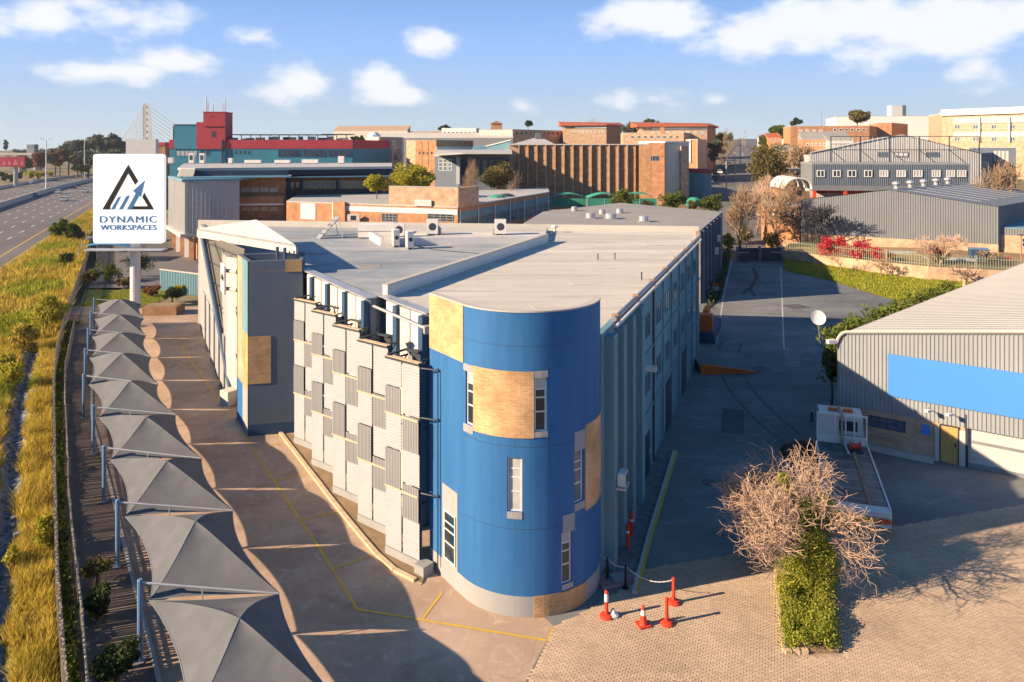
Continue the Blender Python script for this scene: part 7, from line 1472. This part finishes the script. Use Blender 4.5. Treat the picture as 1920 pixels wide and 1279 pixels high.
    t, W, zt, P = block('cream_brick_block', 'cream brick block with strip windows and a small gabled turret', [(898, 302), (961, 296), (1057, 322)], 244, 'brickt', closeback=18, wallmats=['cream', 'brickt'], roof='roof_d'); winrow(t, W[0], 900, 958, 9, 248, 255, .6, frame='cream', glass='blind', fw=.15, ny=1); winrow(t, W[0], 915, 955, 6, 258, 263, .7, frame='cream', glass='glass', fw=.15, ny=1); winrow(t, W[1], 965, 1050, 10, 247, 253, .5, frame='brickt', glass='glass', fw=.12, ny=1)
    x = XA(931, 304); z = ZA(244, 304); obj('turret', MB().prism([(x-2.2, 302), (x+2.2, 302), (x+2.2, 306), (x-2.2, 306)], z-.3, z+2.6), 'bricko', t); obj('turret_roof', MB().add([(x-2.5, 301.6, z+2.6), (x+2.5, 301.6, z+2.6), (x+2.5, 306.4, z+2.6), (x-2.5, 306.4, z+2.6), (x, 301.6, z+3.7), (x, 306.4, z+3.7)], [(0, 1, 4), (2, 3, 5), (1, 2, 5, 4), (3, 0, 4, 5)]), 'bricko', t)
    for nm, lb, a, b, tp_, side, Y in (('red_roof_block', 'orange block with red roof and dark ridge left of the skyline trees', 1056, 1137, 236, 1166, 312), ('red_roof_block', 'large orange block with red roof next to the climbing street', 1200, 1326, 238, 1342, 268)):
        t, W, zt, P = block(nm, lb, [(a, Y), (b, Y-4), (side, Y+14)], tp_, 'bricko', closeback=16, wallmats=['brickt', 'bricko'], roof='redroof', roofz=1.2); slabpx(t, 'white_band', W[0], a+22, b, tp_+1.5, tp_+4.5, 'white', .0, .3); winrow(t, W[0], a+18, b-3, 8, tp_+8, tp_+13, .6, frame='cream', glass='blind', fw=.14, ny=1)
        E = 1.2; obj('eaves', MB().prism([(P[0][0]-E, P[0][1]-E), (P[1][0], P[1][1]-E), (P[2][0]+E, P[2][1]), (P[2][0]+E, P[2][1]+14), (P[0][0]-E, P[0][1]+14)], zt, [zt+.5, zt+.5, zt+.5, zt+2.2, zt+2.2]), 'redroof', t)
    t, W, zt, P = block('tan_terrace', 'tan low terrace with brick stack below the red-roofed blocks', [(1168, 262), (1282, 256), (1300, 270)], 250, 'brickt', closeback=14, roof='haze_con'); winrow(t, W[0], 1180, 1276, 8, 255, 259, .6, frame='cream', glass='glass', fw=.12, ny=1); slabpx(t, 'brick_stack', W[0], 1238, 1246, 239, 250, 'bricko', -2, .1)
    t, W, zt, P = block('brick_annex', 'plain orange brick annex with narrow piers beside the street', [(1292, 230), (1308, 228), (1325, 240)], 262, 'brickt', closeback=12, wallmats=['bricko', 'brickt']); slabpx(t, 'pier', W[0], 1292, 1296, 262, 305, 'white', .0, .4)
    t, W, zt, P = block('low_red_wall_house', 'low house with maroon roof band by the lower end of the street', [(1293, 192), (1332, 188)], 318, 'teal_wall', closeback=6, roof='red'); slabpx(t, 'roof_band', W[0], 1292, 1333, 317, 325, 'red', .0, .2)
    t = thing('tarpaulin', 'green tarpaulin heap at the lower end of the street', 'tarpaulin', (XA(1301, 180), 180, gz(XA(1301, 180), 180))); x, z = XA(1301, 180), gz(XA(1301, 180), 180); obj('sheet', MB().lathe(x, 180, [(1.9, z), (1.7, z+1.3), (.8, z+1.9)], 8), 'green_net', t); obj('frame', MB().box(x-1.6, x+1.6, 179, 181, z, z+.3), 'steel_d', t)
    # hilltop crest, small houses, antenna
    t, W, zt, P = block('crest_house', 'small white house on the skyline by the green tree right of the street', [(1470, 330), (1482, 328)], 251, 'white', closeback=8, roof='redroof', roofz=1.5); winrow(t, W[0], 1472, 1480, 2, 254, 258, .5, frame='white', glass='glass', fw=.1)
    for i, (px, top, lb) in enumerate([(1362, 268, 'nearest'), (1378, 258, 'second'), (1388, 250, 'third'), (1393, 243, 'fourth'), (1397, 238, 'farthest')]):
        Y = (200, 240, 290, 350, 430)[i]; X = XA(px, Y); z = gz(X, Y); o = thing('utility_pole', lb+' timber utility pole on the left side of the climbing street', 'pole', (X, Y, z), 'utility poles along the street'); h = 9; obj('pole', MB().tube([(X, Y, z-.2), (X, Y, z+h)], .16, 6), 'wood', o); obj('cross_arm', MB().box(X-1, X+1, Y-.08, Y+.08, z+h-.8, z+h-.6), 'wood', o)
    o = thing('radio_mast', 'thin lattice radio mast on the skyline above the brick office', 'mast', (XA(1540, 420), 420, 20)); X = XA(1540, 420); obj('mast', MB().tube([(X, 420, 18), (X, 420, ZA(207, 420))], [.35, .12], 4), 'galv', o); obj('cross_arm', MB().box(X-.8, X+.8, 419.9, 420.1, 36, 36.3), 'galv', o)
    rr = random.Random(9)
    for i in range(9):
        Y = 205+i*11; px = 1330+i*5.2; X = XA(px, Y)-1.2; place_car(X, Y, gz(X, Y)+.1, 1.35, ('white', 'silver', 'blue_dk', 'red', 'steel', 'white', 'navy', 'silver', 'white')[i], ['first', 'second', 'third', 'fourth', 'fifth', 'sixth', 'seventh', 'eighth', 'ninth'][i]+' car parked along the left of the climbing street, counting uphill', 'cars parked up the street')
CAR = {}
def place_car(X, Y, z, ang, paint, label, group):
    key = paint
    t = thing('car', label, 'car', (X, Y, z), group); t.rotation_euler = (0, 0, ang)
    if key not in CAR:
        def sect(prof, hw, taper):
            n = len(prof); V = [(x, -hw+taper(zz), zz) for x, zz in prof]+[(x, hw-taper(zz), zz) for x, zz in prof]; return MB().add(V, [tuple(range(n)), tuple(range(2*n-1, n-1, -1))]+[(i, n+i, n+(i+1) % n, (i+1) % n) for i in range(n)])
        body = sect([(-2.1, .3), (-2.15, .7), (-1.95, .92), (-.9, .97), (1.0, .95), (2.0, .8), (2.15, .55), (2.1, .3)], .86, lambda q: .04 if q > .8 else 0)
        cab = sect([(-1.75, .93), (-1.25, 1.42), (-.2, 1.47), (.45, 1.4), (1.15, .94)], .78, lambda q: .14 if q > 1.2 else 0)
        wh = MB().lathe(0, 0, [(.05, -.1), (.31, -.1), (.31, .1), (.05, .1)], 12); wh.v = [(x, zz, y+.31) for x, y, zz in wh.v]
        roof = sect([(-1.3, 1.425), (-.2, 1.475), (.42, 1.41), (-.2, 1.5), (-1.2, 1.46)], .64, lambda q: 0)
        L_ = []
        for nm, b, mm in (('body', body, paint), ('cabin', cab, 'glass'), ('roof', roof, paint), ('wheel', wh, 'tyre')):
            me = bpy.data.meshes.new(nm); me.from_pydata(b.v, [], b.f); me.materials.append(M[mm]); L_.append(me)
        CAR[key] = L_
    b, c, r, w = CAR[key]
    for me in (b, c, r): o = bpy.data.objects.new(me.name.split('.')[0], me); COL.objects.link(o); o.parent = t
    for x in (-1.35, 1.35):
        for y in (-.78, .78): o = bpy.data.objects.new('wheel', w); COL.objects.link(o); o.parent = t; o.location = (x, y, 0)
mid_blocks()
def mid_trees():
    leaf_tree(706, 122, 58, 322, 366, 'smaller yellow-green feathery tree left of its larger twin', 'leaf_y', 3600, .34, ncl=40, hollow=.25, z=0)
    leaf_tree(772, 124, 104, 303, 366, 'large yellow-green feathery tree behind the brick parapet', 'leaf_y', 7000, .36, ncl=70, hollow=.2, z=0)
    leaf_tree(934, 150, 74, 300, 362, 'olive-brown leafy tree in front of the fluted building', 'leaf_o', 4500, .4, ncl=44, hollow=.25)
    bare_tree(888, 0, 148, 46, 294, 'pale bare tree left of the olive-brown tree', 'twig_b', 31, levels=4)
    bare_tree(965, 0, 145, 34, 318, 'thin bare tree at the corner of the fluted building', 'twig_b', 32, levels=3)
    for i, (px, Y, wd, tp_, bt, mt, lb) in enumerate([(991, 330, 15, 223, 240, 'leaf_d', 'small dark tree alone on the cream brick block skyline'), (835, 345, 44, 234, 246, 'leaf_d', 'dark spiky tree behind the white skyline block'), (1178, 300, 40, 225, 262, 'leaf_h', 'dark rounded tree between the two red-roofed blocks'), (1220, 310, 50, 222, 234, 'leaf_g', 'flat green tree behind the larger red-roofed block'), (1352, 300, 34, 230, 296, 'leaf_o', 'brownish tree crowding the left side of the upper street'), (1338, 250, 30, 254, 306, 'leaf_h', 'dark tree beside the street below the red-roofed block'), (672, 300, 44, 254, 266, 'leaf_d', 'low dark tree behind the pergola end of the teal building')]):
        leaf_tree(px, Y, wd, tp_, bt, lb, mt, 1300, .7, ncl=18, hollow=.3)
    bare_tree(1110, 0, 330, 40, 219, 'faint bare tree on the skyline above the red roof', 'twig_b', 33, levels=3)
    bare_tree(1362, 0, 260, 24, 232, 'bare tree among the houses left of the upper street', 'twig_b', 34, levels=3)
mid_trees()
def hillside():
    for i, (px, Y, w, top, bot, mt, lb) in enumerate([(1434, 262, 28, 262, 306, 'leaf_o', 'lowest olive tree on the right verge of the climbing street'), (1438, 305, 26, 252, 290, 'leaf_g', 'green tree on the right verge halfway up the street'), (1431, 350, 20, 250, 280, 'leaf_o', 'brown tree on the right verge near the top of the street'), (1432, 410, 18, 249, 272, 'leaf_d', 'dark tree on the right verge at the crest of the street'), (1338, 285, 20, 262, 296, 'leaf_d', 'dark tree left of the street beside the parked cars'), (1356, 345, 16, 246, 276, 'leaf_o', 'brown tree on the left verge near the top of the street'), (1368, 410, 14, 244, 268, 'leaf_g', 'green tree on the left verge at the crest of the street'), (1472, 250, 36, 268, 300, 'leaf_o', 'wide olive tree behind the big evergreen'), (1516, 235, 26, 284, 306, 'leaf_g', 'green tree below the small orange brick house'), (1550, 300, 30, 236, 252, 'leaf_d', 'dark tree peeping over the long orange brick office')]):
        leaf_tree(px, Y, w, top, bot, lb, mt, 1100, .6, ncl=18, hollow=.25)
    for nm, lb, a, b, Y, top, m_, rf in (('cottage', 'small orange house with red roof right of the street crest', 1440, 1466, 300, 258, 'bricko', 'redroof'), ('cottage', 'small cream house with grey roof near the street crest', 1424, 1440, 395, 259, 'cream', 'roof_d'), ('cottage', 'small white house with red roof left of the upper street', 1322, 1342, 330, 250, 'white', 'redroof'), ('cottage', 'tan house with grey roof behind the big evergreen', 1456, 1486, 240, 284, 'brickt', 'roof_d'), ('cottage', 'low grey-roofed house right of the olive tree below the brick office', 1490, 1516, 232, 288, 'cream', 'roof_d')):
        t, W, zt, P = block(nm, lb, [(a, Y), (b, Y-2)], top, m_, closeback=9, roof=rf, roofz=1.8); winrow(t, W[0], a+2, b-2, 3, top+3, top+7, .45, frame='white', glass='glass', fw=.12, ny=1)
hillside()
# ================================================================== FREEWAY SIDE
def freeway_side():
    Lb = ['dark blue car on the near carriageway below the first lamp', 'white car in the middle of the near carriageway', 'dark car ahead of the white one in the near carriageway', 'white hatchback nearest the sign in the outer lane', 'small white car in the lane nearest the verge', 'white car leading on the far carriageway at left', 'silver van on the far carriageway at left', 'grey car following the silver van', 'white car on the far carriageway near the second lamp']
    for i, (px, py, c) in enumerate([(69, 369, 'steel_b'), (109, 363, 'white'), (138, 354, 'navy'), (160, 361, 'white'), (121, 377, 'white'), (57, 345, 'white'), (67, 341, 'silver'), (83, 341, 'steel'), (152, 331, 'white')]):
        X, Y = G(px, py, .02); place_car(X, Y, .02, math.radians(113), c, Lb[i], 'cars on the freeway')
    for i, (px, py, top) in enumerate([(86.5, 355, 262), (158.5, 335, 263), (220.5, 322, 255)]):
        Y = F*CH/(py-HZ); X = XA(px, Y); t = thing('street_lamp', ['left', 'middle', 'right'][i]+' tall white lamp standing on the freeway median', 'lamp', (X, Y, 0), 'freeway lamps'); h = ZA(top, Y); obj('pole', MB().tube([(X, Y, 0), (X, Y, h)], [.32, .18], 8), 'white', t); obj('arm', MB().tube([(X-2, Y, h+.35), (X, Y, h), (X+2, Y, h+.35)], .12, 5), 'white', t)
        for s in (-1, 1): obj('lantern', MB().box(X+s*2-.6, X+s*2+.6, Y-.25, Y+.25, h+.3, h+.55), 'galv', t)
    Y = 330; t = thing('billboard', 'dark red advertising hoarding on a post beyond the freeway', 'billboard', (XA(25, Y), Y, 0)); obj('panel', MB().box(XA(-25, Y), XA(46, Y), Y, Y+1, ZA(313, Y), ZA(294, Y)), mat('maroon_print', (.22, .02, .05), .6, col2=(.38, .04, .07), scale=.15), t); obj('post', MB().lathe(XA(25, Y), Y+1.6, [(.9, 0), (.9, ZA(296, Y))], 10), 'steel', t)
    for k, (a, b, h) in enumerate(((4, 11, 5), (14, 21, 6), (24, 34, 7), (38, 44, 5))): x = XA((a+b)/2, Y); obj('printed_shape', MB().add([(XA(a, Y), Y-.03, ZA(309, Y)), (XA(b, Y), Y-.03, ZA(309, Y)), (x, Y-.03, ZA(309-h*1.5, Y))], [(0, 1, 2)]), mat('pink_print', (.55, .12, .14), .6), t)
    # trees beyond: dark pines massed on a rise, rust trees, hazy belts
    rr = random.Random(14)
    prof = [(103, 272, 46), (128, 262, 50), (152, 254, 56), (178, 247, 58), (202, 248, 56), (226, 254, 50), (248, 262, 46), (268, 266, 46), (165, 274, 70), (200, 278, 70), (235, 280, 66)]
    for i, (px, top, w) in enumerate(prof): leaf_tree(px, 470-(i > 7)*40, w, top, top+42, ['umbrella pine at the left end of the dark wooded rise', 'second umbrella pine from the left on the wooded rise', 'third umbrella pine from the left on the wooded rise', 'highest umbrella pine left of the sign on the wooded rise', 'highest umbrella pine above the second lamp', 'umbrella pine directly left of the bridge pylon', 'umbrella pine behind the grey billboard', 'umbrella pine at the foot of the bridge stays', 'lower left pine in front of the wooded rise', 'lower middle pine in front of the wooded rise', 'lower right pine in front of the wooded rise'][i], 'leaf_h', 1700, 1.7, 'pines on the wooded rise', 0, ncl=26, hollow=.2, flat=.7)
    for i, (px, Y, w, top, bot, mt, lb) in enumerate([(75, 420, 30, 279, 318, 'leaf_r', 'rust-coloured tree beyond the freeway, left of its pair'), (112, 425, 30, 272, 316, 'leaf_r', 'rust-brown tree beyond the freeway, right of its pair'), (145, 430, 50, 282, 314, 'leaf_o', 'hazy grey-brown tree under the wooded rise'), (40, 450, 60, 290, 322, 'leaf_o', 'low hazy tree line behind the red hoarding'), (20, 380, 70, 322, 342, 'leaf_d', 'dark green bush below the red hoarding'), (70, 390, 70, 318, 334, 'leaf_y', 'yellow scrub beside the red hoarding post'), (155, 410, 50, 308, 322, 'leaf_d', 'dark shrub under the second freeway lamp'), (11, 700, 9, 258, 284, 'leaf_h', 'lone dark cypress at the far left horizon'), (110, 700, 60, 276, 300, 'leaf_h', 'distant hazy tree on the left horizon'), (50, 720, 90, 272, 300, 'leaf_h', 'distant hazy treetops at the far left')]):
        leaf_tree(px, Y, w, top, bot, lb, mt, 1500, 1.3, z=0, ncl=22, hollow=.2)
    t = thing('overpass', 'pale concrete flyover crossing behind the red hoarding', 'flyover', (XA(20, 520), 520, 0)); obj('deck', MB().box(XA(-200, 520), XA(68, 520), 520, 532, ZA(291, 520), ZA(287, 520)), 'haze_con', t)
    for px in (-150, -60, 30, 60): obj('pier', MB().box(XA(px, 520)-1, XA(px, 520)+1, 522, 530, -.1, ZA(291, 520)), 'haze_con', t)
    t, W, zt, P = block('far_house', 'distant blue-grey building among trees at left', [(50, 600), (64, 598)], 271, 'slate', closeback=14); winrow(t, W[0], 51, 63, 4, 274, 278, .5, frame='slate', glass='glass', fw=.2, ny=1)
    # cable-stayed bridge
    Y = 620; t = thing('cable_stayed_bridge', 'cable-stayed bridge pylon with fans of stays on the left skyline', 'bridge', (XA(275, Y), Y, 0)); zt = ZA(194, Y)
    def ly(px, z, y=Y): return (XA(px, y), y, z)
    p = MB(); p.prism([ly(268, 0)[:2], ly(275, 0)[:2], ly(275, 0, Y+5)[:2], ly(268, 0, Y+5)[:2]], -.1, zt); obj('pylon_leg', p, 'haze_con', t)
    q = MB().hexa([ly(278, 0), ly(290, 0), ly(290, 0, Y+5), ly(278, 0, Y+5), ly(277, zt), ly(281.5, zt), ly(281.5, zt, Y+5), ly(277, zt, Y+5)]); obj('pylon_leg', q, 'silver', t)
    for k in range(6): z = zt-2.2-k*5.2; obj('cross_beam', MB().prism([ly(274.8, 0, Y+1)[:2], ly(278.2, 0, Y+1)[:2], ly(278.2, 0, Y+4)[:2], ly(274.8, 0, Y+4)[:2]], z-1.6, z), 'haze_con', t)
    for k in range(9):
        z = zt-3-k*3.2; obj('stay', MB().tube([ly(269, z), ly(222+k*4.6, 20)], .28, 4), 'silver', t); obj('stay', MB().tube([ly(281, z), ly(384-k*10.4, 19)], .28, 4), 'silver', t)
    obj('deck', MB().box(XA(180, Y), XA(420, Y), Y-1, Y+8, 15, 17.4), 'haze_con', t)
freeway_side()
# ------------------------------------------------------------------ thin winter haze over the whole place
hz = obj('haze', MB().box(-900, 900, -40, 1150, -3.5, 75), mat('haze_air', (.7, .76, .85)))
hm = hz.data.materials[0]; hn = hm.node_tree; hn.nodes.remove(hn.nodes['Principled BSDF']); hv = hn.nodes.new('ShaderNodeVolumePrincipled'); hv.inputs['Color'].default_value = (.72, .80, .92, 1); hv.inputs['Density'].default_value = .00012; hv.inputs['Anisotropy'].default_value = .2
hn.links.new(hv.outputs[0], hn.nodes['Material Output'].inputs['Volume']); hz['kind'] = 'stuff'; tag(hz, 'thin pale haze softening the far hillside and freeway', 'haze')
